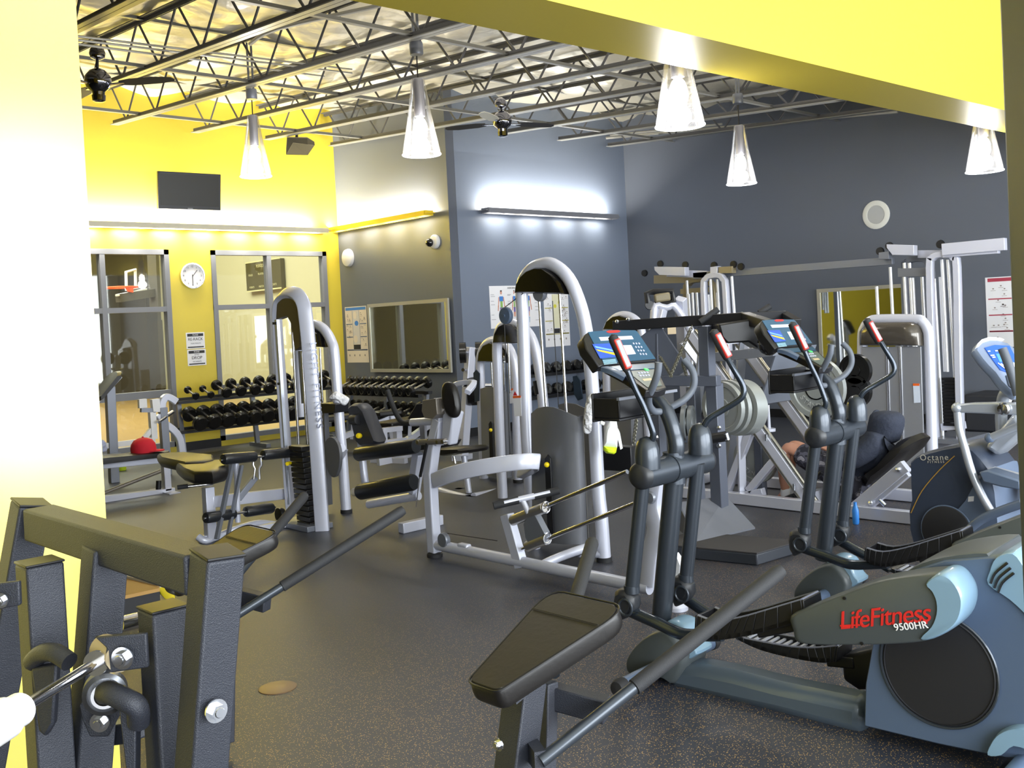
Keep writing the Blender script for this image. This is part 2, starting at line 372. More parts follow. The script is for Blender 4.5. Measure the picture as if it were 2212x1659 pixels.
for i in range(-3, 7):
    X = 5.41 + 1.13 * i
    ye = (YW - .02) if X < XS else (YG - .02)
    ys = 3.9
    t = thing('roof_joist', 'x', 'joist', (X, ye, zb(ye)), 'open web steel joists under the roof')
    k += 1
    ch = MB()
    e0, e1 = V((X, ys, zb(ys))), V((X, ye - .15, zb(ye - .15)))
    for dx in (-.029, .029): ch.beam(e0 + V((dx, 0, 0)), e1 + V((dx, 0, 0)), .052, .01)
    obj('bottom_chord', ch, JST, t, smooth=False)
    ch = MB()
    for dx in (-.012, .012): ch.beam(e0 + V((dx, 0, .031)), e1 + V((dx, 0, .031)), .01, .05)
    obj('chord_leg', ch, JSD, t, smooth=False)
    ch = MB(); e0, e1 = V((X, ys, zb(ys) + .5)), V((X, ye, zb(ye) + .5))
    for dx in (-.035, .035): ch.beam(e0 + V((dx, 0, .02)), e1 + V((dx, 0, .02)), .05, .012); ch.beam(e0 + V((dx * .25, 0, 0)), e1 + V((dx * .25, 0, 0)), .008, .05)
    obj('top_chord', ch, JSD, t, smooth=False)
    wb = MB(); Y = ye - .55; 
    while Y > ys + .3:
        b0 = V((X, Y, zb(Y) + .01))
        wb.cyl(b0, V((X, Y + .42, zb(Y + .42) + .5)), .0125, n=6); wb.cyl(b0, V((X, Y - .42, zb(Y - .42) + .5)), .0125, n=6); Y -= .88
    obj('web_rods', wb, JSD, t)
    near = ['nearest the ceiling fan with the dark blade', 'over the wall television', 'ending above the wide window', 'crossing above the corner pendant lamp']
    t['label'] = 'grey steel truss joist, number %d in the row counted from the left wall side' % k
JL = ['bar joist at the upper left corner, cut by the yellow pillar', 'bar joist just in front of the left ceiling fan', 'bar joist above the left ceiling fan and TV', 'bar joist whose end meets the yellow wall left of the TV',
      'bar joist ending on yellow wall right above the TV', 'bar joist ending above the boxy black wall speaker', 'bar joist running along the outer grey corner', 'bar joist carrying the small distant ceiling fan', 'bar joist ending over the grey wall uplight', 'bar joist next to the long conduit by the dark wall']
for o, l in zip([o for o in bpy.data.objects if o.name.startswith('roof_joist')], JL): o['label'] = l
bi = 0
for Y, l in ((4.4, 'bridging rail nearest the yellow header'), (6.8, 'bridging rail crossing joists in front of the middle pendant'), (9.6, 'bridging rail crossing joists beyond the middle pendant'), (12.4, 'bridging rail nearest the yellow back wall')):
    for lev, ll in ((0, 'lower'), (.47, 'upper')):
        x1 = XS if Y > YG else XD
        m_ = MB().beam((1.5, Y, zb(Y) + lev + .03), (x1 - .03, Y, zb(Y) + lev + .03), .045, .006).beam((1.5, Y + .02, zb(Y) + lev + .05), (x1 - .03, Y + .02, zb(Y) + lev + .05), .006, .045)
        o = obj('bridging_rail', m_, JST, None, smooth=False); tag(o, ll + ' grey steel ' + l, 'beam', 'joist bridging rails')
# conduits under the roof
PIPE = mat('grey_conduit_paint', (190, 188, 180), .35, .5)
def pipe(pts, r, label): return tag(obj('hanging_conduit', MB().tube(smooth_path(pts, 4), r, 8), PIPE), label, 'pipe', 'conduits under the roof')
pipe([onX(1245, 321, 12.35), onX(1272, 313, 12.35), onX(1292, 300, 12.35), onX(1345, 295, 12.35), onX(1940, 241, 12.35)], .022, 'long pale conduit with an offset bend near the dark wall')
pipe([onX(1238, 300, 12.45), onX(1560, 268, 12.45)], .016, 'short straight conduit end just above the bent conduit')
for kk, (a, b) in enumerate((((165, 78), (760, 150)), ((165, 86), (760, 158)), ((165, 95), (700, 165)))):
    pipe([P(a[0], a[1], 8.6), P(b[0], b[1], 11.9)], .011, ('top', 'middle', 'bottom')[kk] + 'most thin conduit of three crossing the joists above the left fan')
pipe([P(540, 95, 9.5), P(600, 62, 9.2), P(820, 12, 8.6)], .02, 'dark pipe running up under the foil insulation')
# ================================================================ things on walls and ceiling
class Wall:                            # flat sheet mounted on a wall, drawn in its own metres
    def __init__(s, o, ux, n): s.o = V(o); s.ux = V(ux); s.n = V(n)
    def p(s, x, y, l=0.): return s.o + s.ux * x + U0 * y + s.n * l
    def r(s, mb, x0, y0, x1, y1, l, t=.001):
        mb.hexa([s.p(x0, y0, l), s.p(x1, y0, l), s.p(x1, y1, l), s.p(x0, y1, l)], [s.p(x0, y0, l + t), s.p(x1, y0, l + t), s.p(x1, y1, l + t), s.p(x0, y1, l + t)]); return mb
    def poly(s, mb, pts, l): mb.prism([s.p(x, y, l) for x, y in pts], s.n * .001); return mb
    def ell(s, mb, x, y, a, b, l, n=14): return s.poly(mb, [(x + a * math.cos(2 * PI * k / n), y + b * math.sin(2 * PI * k / n)) for k in range(n)], l)
def yrect(px0, py0, px1, py1, Y):      # wall rectangle on a Y plane from two opposite pixel corners
    a = onY(px0, py0, Y); b = onY(px1, py1, Y); return a, b.x - a.x, a.z - b.z
PAPER = mat('poster_paper', (232, 232, 236), .55); CREAM = mat('cream_poster_paper', (226, 214, 196), .55)
INK = mat('black_print', (40, 40, 44), .6); BLU = mat('blue_print', (70, 130, 205), .5); GRN = mat('green_print', (140, 180, 100), .5)
PUR = mat('purple_print', (110, 96, 160), .5); SKIN = mat('skin_tone_print', (205, 150, 130), .5); PINK = mat('pink_print', (226, 160, 190), .5)
YPR = mat('yellow_print', (214, 208, 70), .5); GYP = mat('grey_print', (170, 170, 176), .5); MAR = mat('maroon_print', (170, 60, 80), .5)
SCR = mat('screen_black', (34, 32, 22), .3, spec=.25)
# television
a = onY(338, 364, YW - .25); b = onY(477, 460, YW - .25); cx, cz = (a.x + b.x) / 2, (a.z + b.z) / 2; w, h = b.x - a.x - .02, a.z - b.z - .06
tv = thing('wall_television', 'flat black television mounted high on the yellow wall', 'television', (cx, YW - .2, cz - h / 2))
ux = V((1, -.08, 0)).normalized(); n = V((-.08, -1, -.14)).normalized(); uy = n.cross(ux) * -1
if uy.z < 0: uy = -uy
c = V((cx, YW - .25, cz))
obj('housing', MB().box(c, w, h, .06, ux, uy, n), BLK, tv, bev=.008)
obj('screen', MB().box(c + n * .031 + uy * .01, w - .06, h - .08, .004, ux, uy, n), SCR, tv)
obj('stand_logo', MB().box(c + n * .032 - uy * (h / 2 - .017), .07, .012, .004, ux, uy, n), mat('dim_silver_print', (140, 140, 140), .4), tv)
obj('wall_bracket', MB().beam(c, V((cx, YW, cz + .02)), .2, .15), BLK, tv)
# boxy speaker hung at the joist
a = P(648, 316, 14.6)
sp = thing('wall_speaker', 'boxy dark grey speaker hung near the yellow corner', 'speaker', a)
q = lambda x, y, d: P(x, y, d)
SPK = mat('speaker_grey_plastic', (70, 68, 62), .5)
mb = MB(); f = [q(617, 333, 14.3), q(665, 336, 14.35), q(680, 312, 14.45), q(632, 306, 14.4)]; bk = [q(617, 322, 14.75), q(661, 322, 14.8), q(679, 312, 14.8), q(617, 305, 14.75)]
bt = [q(619, 296, 14.75), q(662, 297, 14.8), q(679, 309, 14.8), q(634, 297, 14.6)]
mb.hexa([q(618, 334, 14.35), q(665, 335, 14.4), q(664, 322, 14.75), q(618, 320, 14.75)], [q(620, 297, 14.5), q(664, 298, 14.55), q(663, 296, 14.75), q(620, 295, 14.75)])
mb.hexa([q(665, 335, 14.4), q(680, 313, 14.6), q(679, 312, 14.8), q(664, 322, 14.75)], [q(664, 298, 14.55), q(679, 308, 14.65), q(679, 306, 14.8), q(663, 296, 14.75)])
obj('cabinet', mb, SPK, sp)
obj('grille', MB().hexa([q(619, 333, 14.33), q(665, 334.5, 14.38), q(678, 314, 14.5), q(633, 309, 14.42)], [q(619, 332, 14.36), q(665, 333.5, 14.4), q(678, 313, 14.53), q(633, 308, 14.45)]), mat('speaker_grille_cloth', (128, 122, 104), .6), sp, smooth=False)
obj('hanger', MB().cyl(q(641, 297, 14.65), q(641, 288, 14.65), .02), BLK, sp)
# linear wall lights
LAMP = mat('lamp_tube_glow', (255, 250, 240), .4, emis=((255, 246, 228), 26)); LAMP2 = mat('lamp_slot_glow', (255, 250, 240), .4, emis=((255, 246, 228), 14))
def wallight(p0, p1, n, label, n_slots, mt, energy):
    p0, p1, n = V(p0), V(p1), V(n); L = (p1 - p0).length; d = (p1 - p0).normalized(); m = (p0 + p1) / 2
    t = thing('linear_wall_light', label, 'wall light', m, 'up and down wall lights')
    hs = MB(); c = m + n * .16
    for s in (-1, 1): hs.box(c + n * .075 * s, L, .012, .07, d, n, U0)
    step = L / n_slots
    for i in range(n_slots + 1): hs.box(p0 + n * .16 + d * i * step, .16 if 0 < i < n_slots else .1, .15, .012, d, n, U0)
    for i in (0, n_slots): hs.box(p0 + n * .16 + d * i * step, .02, .15, .07, d, n, U0)
    obj('housing', hs, mt, t, smooth=False)
    for q_ in (-.35, .35): obj('bracket', MB().box(m + n * .08 + d * L * q_, .05, .16, .03, d, n, U0), mt, t)
    obj('lamp_tube', MB().cyl(p0 + n * .16 + d * .1, p1 + n * .16 - d * .1, .016, n=8), LAMP, t)
    area('wall_light_up', c + U0 * .05, U0 - n * .5, L * .94, .1, energy, (1, .95, .84)).rotation_euler = (Matrix((d, (-(U0 - n * .5)).normalized().cross(d), (-(U0 - n * .5)).normalized())).transposed()).to_euler()
    for i in range(n_slots):
        cc = p0 + n * .16 + d * (i + .5) * step
        l = bpy.data.lights.new('wall_light_slot', 'AREA'); l.shape = 'RECTANGLE'; l.size = step * .6; l.size_y = .1; l.energy = energy * .022; l.color = (1, .95, .84); l.spread = 2.2
        o = bpy.data.objects.new('wall_light_slot', l); COL.objects.link(o); o.location = cc - U0 * .03
        dd = (-U0 - n * .75).normalized(); o.rotation_euler = Matrix((d, (-dd).cross(d), -dd)).transposed().to_euler()
    return t
def area(name, loc, direction, sx, sy, e, c=(1, 1, 1), spread=PI):
    l = bpy.data.lights.new(name, 'AREA'); l.shape = 'RECTANGLE'; l.size = sx; l.size_y = sy; l.energy = e; l.color = c; l.spread = spread
    o = bpy.data.objects.new(name, l); COL.objects.link(o); o.location = V(loc); o.rotation_euler = V(direction).to_track_quat('-Z', 'Y').to_euler(); return o
zl = 3.12
YM = mat('yellow_fixture_paint', (222, 190, 40), .4); GM = mat('grey_fixture_paint', (120, 122, 130), .4)
a = onY(691, 501, YW); wallight((4.2, YW, a.z), (a.x, YW, a.z), (0, -1, 0), 'long pale linear light under the television on yellow wall', 8, mat('white_fixture_paint', (205, 200, 180), .4), 230)
a = onX(724, 500, XS); b = onX(945, 461, XS); zz = (a.z + b.z) / 2; wallight((XS, a.y, zz), (XS, b.y, zz), (-1, 0, 0), 'yellow fronted linear light on the short grey wall', 4, YM, 62)
a = onY(1032, 459, YG); b = onY(1312, 470, YG); zz = (a.z + b.z) / 2; wallight((a.x, YG, zz), (b.x, YG, zz), (0, -1, 0), 'grey linear light on the blue-grey wall above posters', 4, GM, 80)
# clock
c = onY(414, 596, YW); R = (onY(441, 596, YW).x - onY(387, 596, YW).x) / 2
ck = thing('wall_clock', 'round silver rimmed clock on the yellow wall between windows', 'clock', c - U0 * R)
obj('case', MB().lathe(c, -UY, [(R, 0), (R, .03), (R * .97, .045), (R * .88, .045), (R * .88, .02)], 40), STEEL, ck)
obj('dial', MB().lathe(c - UY * .02, -UY, [(R * .9, 0), (R * .9, .004)], 40), mat('clock_dial_paper', (226, 224, 226), .5), ck)
w = Wall(c - UY * .0245, UX, -UY)
for k in range(1, 13):
    a_ = PI / 2 - k * PI / 6; text('numeral', str(k), R * .2, INK, w.p(R * .7 * math.cos(a_), R * .7 * math.sin(a_)), UX, U0, ck)
obj('hour_hand', w.poly(MB(), [(-.006, -.01), (.008, -.004), (R * .42, R * .42), (R * .38, R * .44)], .002), INK, ck)
obj('minute_hand', w.poly(MB(), [(-.005, .02), (.005, .02), (.004, -R * .72), (-.004, -R * .72)], .003), INK, ck)
# two notices
def notice(px0, py0, px1, py1, lines, label):
    o, W_, H_ = yrect(px0, py0, px1, py1, YW - .001); w = Wall((o.x, YW - .001, o.z - H_), UX, -UY)
    t = thing('wall_notice', label, 'sign', (o.x + W_ / 2, YW - .001, o.z - H_))
    obj('sheet', w.r(MB(), 0, 0, W_, H_, 0, .003), PAPER, t)
    obj('heading_band', w.r(MB(), W_ * .07, H_ * .76, W_ * .93, H_ * .93, .0035), INK, t); obj('footer_band', w.r(MB(), W_ * .07, H_ * .07, W_ * .93, H_ * .14, .0035), INK, t)
    text('heading', 'PLEASE', H_ * .12, PAPER, w.p(W_ / 2, H_ * .845, .006), UX, U0, t)
    for s_, y_, sz in lines: text('lettering', s_, H_ * sz, INK, w.p(W_ / 2, H_ * y_, .005), UX, U0, t)
notice(401, 719, 443, 752, [('RE-RACK', .58, .24), ('YOUR WEIGHTS', .33, .09)], 'upper white notice reading RE-RACK between the windows')
notice(404, 756, 446, 788, [('DO NOT', .67, .08), ('DROP', .48, .26), ('THE WEIGHTS', .25, .09)], 'lower white notice reading DROP between the windows')
# hall beyond the windows
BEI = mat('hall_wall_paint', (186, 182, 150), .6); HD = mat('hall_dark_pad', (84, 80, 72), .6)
struct('floor_hall', MB().bx(-2, 12.2, YW + .17, 34, -.05, .0), mat('hall_wood_floor', (170, 140, 90), .3), smooth=False)
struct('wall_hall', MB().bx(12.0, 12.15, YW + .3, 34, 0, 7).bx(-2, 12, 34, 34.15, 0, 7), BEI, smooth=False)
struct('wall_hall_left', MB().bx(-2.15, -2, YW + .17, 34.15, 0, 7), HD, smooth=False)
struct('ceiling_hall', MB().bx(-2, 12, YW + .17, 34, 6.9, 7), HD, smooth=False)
o = onX(536, 548, 11.95); b = onX(606, 617, 11.95)
o = onX(537, 634, 11.92); b = onX(609, 569, 11.92); L_ = o.y - b.y; zt_ = onX(537, 552, 11.92).z; zb_ = (o.z + onX(609, 617, 11.92).z) / 2
w = Wall((11.92, o.y, zb_), -UY, -UX); hh = b.z - zb_ + .12; sb = thing('scoreboard', 'dark scoreboard reading PERIOD seen through the right window', 'scoreboard', (11.92, o.y - L_ / 2, zb_))
OLV = mat('scoreboard_panel', (78, 72, 40), .5); LET = mat('scoreboard_lettering', (200, 196, 150), .5)
obj('board', w.r(MB(), 0, 0, L_, hh, -.06, .1), OLV, sb)
mb = w.r(MB(), 0, -.02, L_, .01, .04, .01); w.r(mb, 0, hh - .01, L_, hh + .02, .04, .01); obj('trim_strip', mb, LET, sb)
for s_, x_, y_, z_ in (('PERIOD', .42, .84, .15), ('FOULS', .14, .55, .1), ('PLAYER-FOUL', .5, .56, .11), ('POINTS', .16, .12, .1), ('MATCH', .44, .12, .1), ('POINTS', .8, .14, .1)):
    text('lettering', s_, hh * z_, LET, w.p(L_ * x_, hh * y_, .045), -UY, U0, sb)
hp = thing('basketball_hoop', 'orange rimmed basketball hoop with white backboard behind left window', 'basketball hoop', P(275, 640, 22))
obj('rim', MB().tube(arc(P(262, 621, 21.6), R0, F0, .34, 0, 2 * PI, 24)[:-1], .018, 8, closed=True), ORG, hp)
obj('rim_bracket', MB().prism([P(270, 619, 21.7), P(287, 618, 21.9), P(287, 632, 21.9), P(276, 630, 21.8)], UY * .06), ORG, hp)
bbq = [P(268, 590, 21.6), P(296, 580, 22.3), P(296, 624, 22.3), P(270, 628, 21.6)]
mbq = MB().tube([P(272, 588, 21.8), P(292, 582, 22.2), P(293, 622, 22.2), P(273, 626, 21.8)], .035, 6, closed=True); mbq.prism([P(252, 636, 21.4), P(315, 623, 22.6), P(315, 627, 22.6), P(252, 640, 21.4)], UX * .06)
obj('backboard_frame', mbq, PAPER, hp)
obj('support_arm', MB().beam(P(255, 644, 21.5), P(335, 632, 23), .12, .18).beam(P(330, 545, 23), P(336, 665, 23), .2, .2), HD, hp)
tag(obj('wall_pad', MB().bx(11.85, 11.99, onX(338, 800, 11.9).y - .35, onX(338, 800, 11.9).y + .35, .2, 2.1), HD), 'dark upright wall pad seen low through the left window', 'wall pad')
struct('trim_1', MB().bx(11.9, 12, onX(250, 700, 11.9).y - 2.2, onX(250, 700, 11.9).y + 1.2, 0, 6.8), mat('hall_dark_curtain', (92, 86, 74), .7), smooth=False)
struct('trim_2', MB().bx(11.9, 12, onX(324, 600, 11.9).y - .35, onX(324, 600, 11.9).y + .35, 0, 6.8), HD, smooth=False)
ex = thing('exit_light', 'small glowing red and white lamp box behind the left window', 'sign', P(200, 655, 20))
obj('lamp_box', MB().box(P(200, 652, 20), .12, .06, .22, R0, F0, U0), mat('exit_glow', (255, 120, 60), .5, emis=((255, 150, 90), 2.5)), ex)
# mirrors
MIR = mat('mirror_silver', (225, 228, 222), .03, 1.); MFR = mat('pale_metal_frame', (186, 184, 172), .35, .5)
a = onX(797, 655, XS - .03); b = onX(972, 646, XS - .03); c1 = onX(976, 803, XS - .03); c2 = onX(803, 805, XS - .03)
z1, z0 = (a.z + b.z) / 2, (c1.z + c2.z) / 2; ya, yb = (a.y + c2.y) / 2, (b.y + c1.y) / 2
def mirror(w, W_, H_, label, fr=.05):
    t = thing('wall_mirror', label, 'mirror', w.p(W_ / 2, 0))
    mb = w.r(MB(), 0, 0, W_, fr, 0, .03); w.r(mb, 0, H_ - fr, W_, H_, 0, .03); w.r(mb, 0, fr, fr, H_ - fr, 0, .03); w.r(mb, W_ - fr, fr, W_, H_ - fr, 0, .03)
    obj('frame', mb, MFR, t, smooth=False); obj('glass', w.r(MB(), fr * .8, fr * .8, W_ - fr * .8, H_ - fr * .8, 0, .02), MIR, t, smooth=False)
mirror(Wall((XS - .03, ya, z0), -UY, -UX), ya - yb, z1 - z0, 'framed mirror on short grey wall above the long dumbbell rack')
a = onX(1766, 625, XD - .03); b = onX(1962, 612, XD - .03); mirror(Wall((XD - .03, a.y, .65), -UY, -UX), a.y - b.y, (a.z + b.z) / 2 - .65, 'tall framed mirror on dark wall behind the cable towers')
# round wall fittings
def wallobj(px, py, plane, rr, nrm, parts, name, label, cat):
    c = onX(px, py, plane); t = thing(name, label, cat, c - U0 * rr)
    for nm, prof, m_ in parts: obj(nm, MB().lathe(c, nrm, prof, 32), m_, t)
    return c, t
wallobj(754, 557, XS, .13, -UX, [('dome', [(.14, 0), (.14, .02), (.13, .05), (.09, .075), (.03, .085), (.001, .086)], WHT)], 'wall_dome_sensor', 'white oval dome fitting near the yellow corner', 'sensor')
c, t = wallobj(941, 522, XS, .1, -UX, [('mount', [(.1, 0), (.1, .03), (.08, .05)], WHT)], 'security_camera', 'small white dome camera at the right of the short grey wall', 'security camera')
obj('lens_dome', MB().ball(c + V((-.07, .05, -.01)), .06), BLKG, t)
wallobj(1893, 464, XD, .17, -UX, [('rim', [(.19, -.01), (.19, .012), (.17, .02), (.125, .02), (.12, .012)], mat('ivory_plastic', (214, 214, 206), .5)), ('grille', [(.125, 0), (.12, .016), (.001, .018)], mat('speaker_mesh_grey', (170, 172, 172), .6))], 'round_speaker', 'round white speaker set in the dark right wall', 'speaker')
c = P(1303, 676, 9.2)
# posters
o, W_, H_ = yrect(1056, 618, 1172, 704, YG - .001); W_ *= .98
w = Wall((o.x, YG - .001, o.z - H_), UX, -UY); t = thing('mounted_muscle_poster', 'white poster of coloured muscle figures on the blue-grey wall', 'poster', (o.x + W_ / 2, YG - .001, o.z - H_))
obj('sheet', w.r(MB(), 0, 0, W_, H_, 0, .003), PAPER, t)
text('heading', 'EXERCISING & MUSCLES', H_ * .048, INK, w.p(W_ * .5, H_ * .945, .006), UX, U0, t)
def figure(x, s=1.):
    y0 = H_ * .08; h = H_ * .82
    for nm, m_, shp in (('head_print', SKIN, [('e', 0, .93, .035, .06)]), ('hair_print', INK, [('e', 0, .975, .034, .02)]), ('arm_print', SKIN, [('p', -.085, .8, -.12, .55), ('p', .085, .8, .12, .55), ('p', -.12, .56, -.14, .4), ('p', .12, .56, .14, .4)]),
                        ('chest_print', BLU, [('q', .075, .68, .82)]), ('belly_print', GRN, [('q', .045, .5, .68)]), ('hip_print', PUR, [('q', .062, .36, .5)]), ('leg_print', SKIN, [('p', -.035, .36, -.035, .22), ('p', .035, .36, .035, .22)]), ('shin_print', mat('pale_blue_print', (120, 160, 190), .5), [('p', -.035, .2, -.03, .03), ('p', .035, .2, .03, .03)])):
        mb = MB()
        for q_ in shp:
            if q_[0] == 'e': w.ell(mb, x + q_[1] * h * s, y0 + q_[2] * h, q_[3] * h * s, q_[4] * h, .0045)
            elif q_[0] == 'p':
                k_ = .022 * h; w.poly(mb, [(x + q_[1] * h * s - k_, y0 + q_[2] * h), (x + q_[1] * h * s + k_, y0 + q_[2] * h), (x + q_[3] * h * s + k_ * .7, y0 + q_[4] * h), (x + q_[3] * h * s - k_ * .7, y0 + q_[4] * h)], .004)
            else: w.r(mb, x - q_[1] * h * s, y0 + q_[2] * h, x + q_[1] * h * s, y0 + q_[3] * h, .0042)
        obj(nm, mb, m_, t, smooth=False)
for fx, fs in ((.22, 1), (.47, .6), (.74, 1)): figure(W_ * fx, fs)
mb = MB(); random.seed(3)
for i in range(26):
    x_ = W_ * random.choice([.02, .34, .58, .88]); y_ = H_ * random.uniform(.08, .86); w.r(mb, x_, y_, x_ + W_ * random.uniform(.05, .08), y_ + .008, .0045)
obj('caption_print', mb, GYP, t, smooth=False)
def chart(w, W_, H_, label, paper, line, band, centre, head=None, dark=True, marks=30):
    t = thing('mounted_exercise_poster', label, 'poster', w.p(W_ / 2, 0))
    obj('sheet', w.r(MB(), 0, 0, W_, H_, 0, .003), paper, t)
    mb = MB()
    for f_ in (.22, .45, .68): 
        w.r(mb, W_ * .03, H_ * f_, W_ * .32, H_ * f_ + .014, .0035); w.r(mb, W_ * .68, H_ * f_, W_ * .97, H_ * f_ + .014, .0035)
    w.r(mb, W_ * .03, H_ * .215, W_ * .97, H_ * .215 + .012, .0035); w.r(mb, W_ * .335, H_ * .22, W_ * .345, H_ * .93, .0035); w.r(mb, W_ * .655, H_ * .22, W_ * .665, H_ * .93, .0035)
    obj('rule_print', mb, line, t, smooth=False)
    if head: obj('heading_band', w.r(MB(), W_ * .03, H_ * .935, W_ * .97, H_ * .985, .0035), head, t, smooth=False)
    obj('panel_print', w.r(MB(), W_ * .345, H_ * .33, W_ * .655, H_ * .93, .0032), band, t, smooth=False)
    mb = w.r(MB(), W_ * .345, H_ * .235, W_ * .655, H_ * .32, .0036); obj('caption_block', mb, INK, t, smooth=False)
    for nm, m_, sh in centre:
        mb = MB()
        for q_ in sh: w.ell(mb, W_ * q_[0], H_ * q_[1], W_ * q_[2], H_ * q_[3], .0045)
        obj(nm, mb, m_, t, smooth=False)
    mb = MB()
    for i in range(marks):
        x_ = W_ * random.choice([random.uniform(.07, .26), random.uniform(.72, .92)]); y_ = H_ * random.uniform(.25, .9)
        w.ell(mb, x_, y_, .012, .009, .004, 6); w.r(mb, x_ - .03, y_ - .025, x_ + .03, y_ - .021, .004)
    for x_ in (.13, .36, .6, .84): w.ell(mb, W_ * x_, H_ * .13, .016, .018, .004, 6)
    obj('exercise_print', mb, mat('faint_ink_print', (150, 140, 138), .6), t, smooth=False)
    return t
o, W_, H_ = yrect(1173, 628, 1232, 746, YG - .001)
chart(Wall((o.x, YG - .001, o.z - H_), UX, -UY), W_, H_, 'white and yellow exercise chart hung right of the muscle poster', PAPER, mat('olive_rule_print', (180, 170, 90), .5), mat('pale_yellow_print', (222, 220, 190), .5), [('yellow_print', YPR, [(.44, .72, .06, .035), (.6, .78, .04, .03)])])
a = onX(745, 664, XS - .001); b = onX(791, 660, XS - .001); c = onX(794, 783, XS - .001)
chart(Wall((XS - .001, a.y, c.z), -UY, -UX), a.y - b.y, (a.z + b.z) / 2 - c.z, 'cream exercise chart with blue heading beside the framed mirror', CREAM, mat('steel_blue_print', (90, 110, 140), .5), mat('pale_grey_print', (208, 204, 200), .5), [('blue_print', BLU, [(.52, .7, .09, .045)]), ('figure_print', CREAM, [(.46, .84, .08, .07), (.44, .42, .1, .07)])], head=BLU)
a = onX(2128, 600, XD - .001); c = onX(2136, 750, XD - .001); W_ = .95
chart(Wall((XD - .001, a.y, c.z), -UY, -UX), W_, a.z - c.z, 'pink exercise chart with purple muscle figure at the far right wall', PAPER, MAR, PINK, [('figure_print', mat('off_white_print', (222, 214, 206), .5), [(.5, .86, .12, .06), (.5, .42, .14, .08)]), ('purple_print', PUR, [(.5, .72, .13, .07)]), ('red_print', MAR, [(.43, .6, .08, .06), (.57, .6, .08, .06)]), ('green_print', mat('deep_green_print', (80, 140, 50), .5), [(.63, .67, .05, .02)])], head=MAR)
# pendant lamps
PG = glass_mat('pendant_glass', (250, 250, 252), .05, .05, haze=.035)
BULB = mat('pendant_bulb_glow', (255, 255, 255), .4, emis=((255, 250, 240), 30)); RIMG = mat('frosted_glass_rim', (240, 244, 248), .3, emis=((245, 248, 255), 2.2))
def pendant(px, py, d, top, label, first=None):
    b = P(px, py, d); h = (top[1] and (P(top[0], top[1], d).z - b.z)); z = zb(b.y)
    t = thing('pendant_lamp', label, 'pendant lamp', b, 'conical glass pendant lamps'); R = .166; hh = .66
    obj('glass_shade', MB().shell(b, U0, [(R, 0), (R * .985, .03), (R * .6, hh * .55), (R * .34, hh)], 32), PG, t)
    obj('shade_rim', MB().tube(arc(b, UX, UY, R, 0, 2 * PI, 36)[:-1], .007, 6, closed=True), RIMG, t)
    obj('reflector_cup', MB().lathe(b + U0 * hh * .5, U0, [(.045, 0), (.048, .02), (.048, hh * .48), (.042, hh * .5), (.001, hh * .5)], 20), mat('brushed_aluminium', (170, 170, 178), .35, .8), t)
    obj('bulb', MB().ball(b + U0 * hh * .34, .062, (1, 1, 1.7)), BULB, t)
    obj('cable', MB().cyl(b + U0 * hh, V((b.x, b.y, z - .12)), .006, n=6), BLK, t)
    obj('ceiling_canopy', MB().lathe(V((b.x, b.y, z - .17)), U0, [(.055, .06), (.06, .07), (.06, .15), (.055, .17)], 20), SILD, t)
    obj('stem', MB().cyl(V((b.x - .025, b.y, z)), V((b.x - .025, b.y, z + .5)), .012, n=6).cyl(V((b.x + .025, b.y, z)), V((b.x + .025, b.y, z + .5)), .012, n=6), SILD, t)
    l = bpy.data.lights.new('pendant_light', 'POINT'); l.energy = 30; l.shadow_soft_size = .09; l.color = (1, .97, .92)
    o_ = bpy.data.objects.new('pendant_light', l); COL.objects.link(o_); o_.location = b + U0 * .08
    return t
for a_ in ((553, 381, 10.9, (0, 0), 'conical glass pendant lamp in front of the yellow wall'), (911, 334, 8.77, (0, 0), 'conical glass pendant lamp before the short grey wall'), (1469, 272, 6.85, (0, 0), 'largest conical glass pendant lamp just beneath the yellow header'),
           (1602, 397, 11.4, (0, 0), 'conical glass pendant lamp deep in the room by the long conduit'), (2127, 370, 9.55, (0, 0), 'conical glass pendant lamp beside the dark column')): pendant(*a_)
# ceiling fans
DKB = mat('dark_fan_blade', (62, 60, 58), .45); LTB = mat('white_fan_blade', (236, 232, 214), .45)
def fan(px, py, d, pt, label, angs, mats, down=.42):
    c = P(px, py, d); top = P(pt[0], pt[1], d); t = thing('ceiling_fan', label, 'ceiling fan', c - U0 * .12, 'ceiling fans')
    obj('motor_housing', MB().lathe(c - U0 * .1, U0, [(.05, 0), (.055, .03), (.1, .07), (.115, .12), (.11, .17), (.07, .22), (.02, .245)], 28), mat('black_chrome', (135, 135, 142), .08, 1.), t)
    obj('light_cap', MB().lathe(c - U0 * .16, U0, [(.03, 0), (.055, .012), (.06, .06)], 24), STEEL if mats is None else mat('black_chrome', (135, 135, 142), .08, 1.), t)
    obj('downrod', MB().cyl(c + U0 * .13, top, .013, n=10), BLK, t)
    obj('hanger_ball', MB().lathe(top - U0 * .07, U0, [(.02, 0), (.06, .02), (.07, .06), (.06, .1), (.02, .13)], 20), mat('black_chrome', (135, 135, 142), .08, 1.), t)
    for k_, (a_, m_) in enumerate(zip(angs, mats)):
        u = V((math.cos(a_), math.sin(a_), 0)); v = V((-math.sin(a_), math.cos(a_), 0)); sg = 1 if v.dot(F0) > 0 else -1; v = (v - U0 * .25 * sg).normalized()
        b_ = obj('fan_blade', MB().prism([c + u * r_ + v * s_ for r_, s_ in ((.2, -.035), (.3, -.06), (.55, -.066), (.68, -.04), (.7, 0), (.68, .03), (.55, .05), (.3, .055), (.2, .035))], U0 * .006), m_, t)
        obj('blade_arm', MB().beam(c + u * .09 - U0 * .01, c + u * .24, .035, .01), mat('black_chrome', (135, 135, 142), .08, 1.), b_)
ar = math.atan2(R0.y, R0.x)
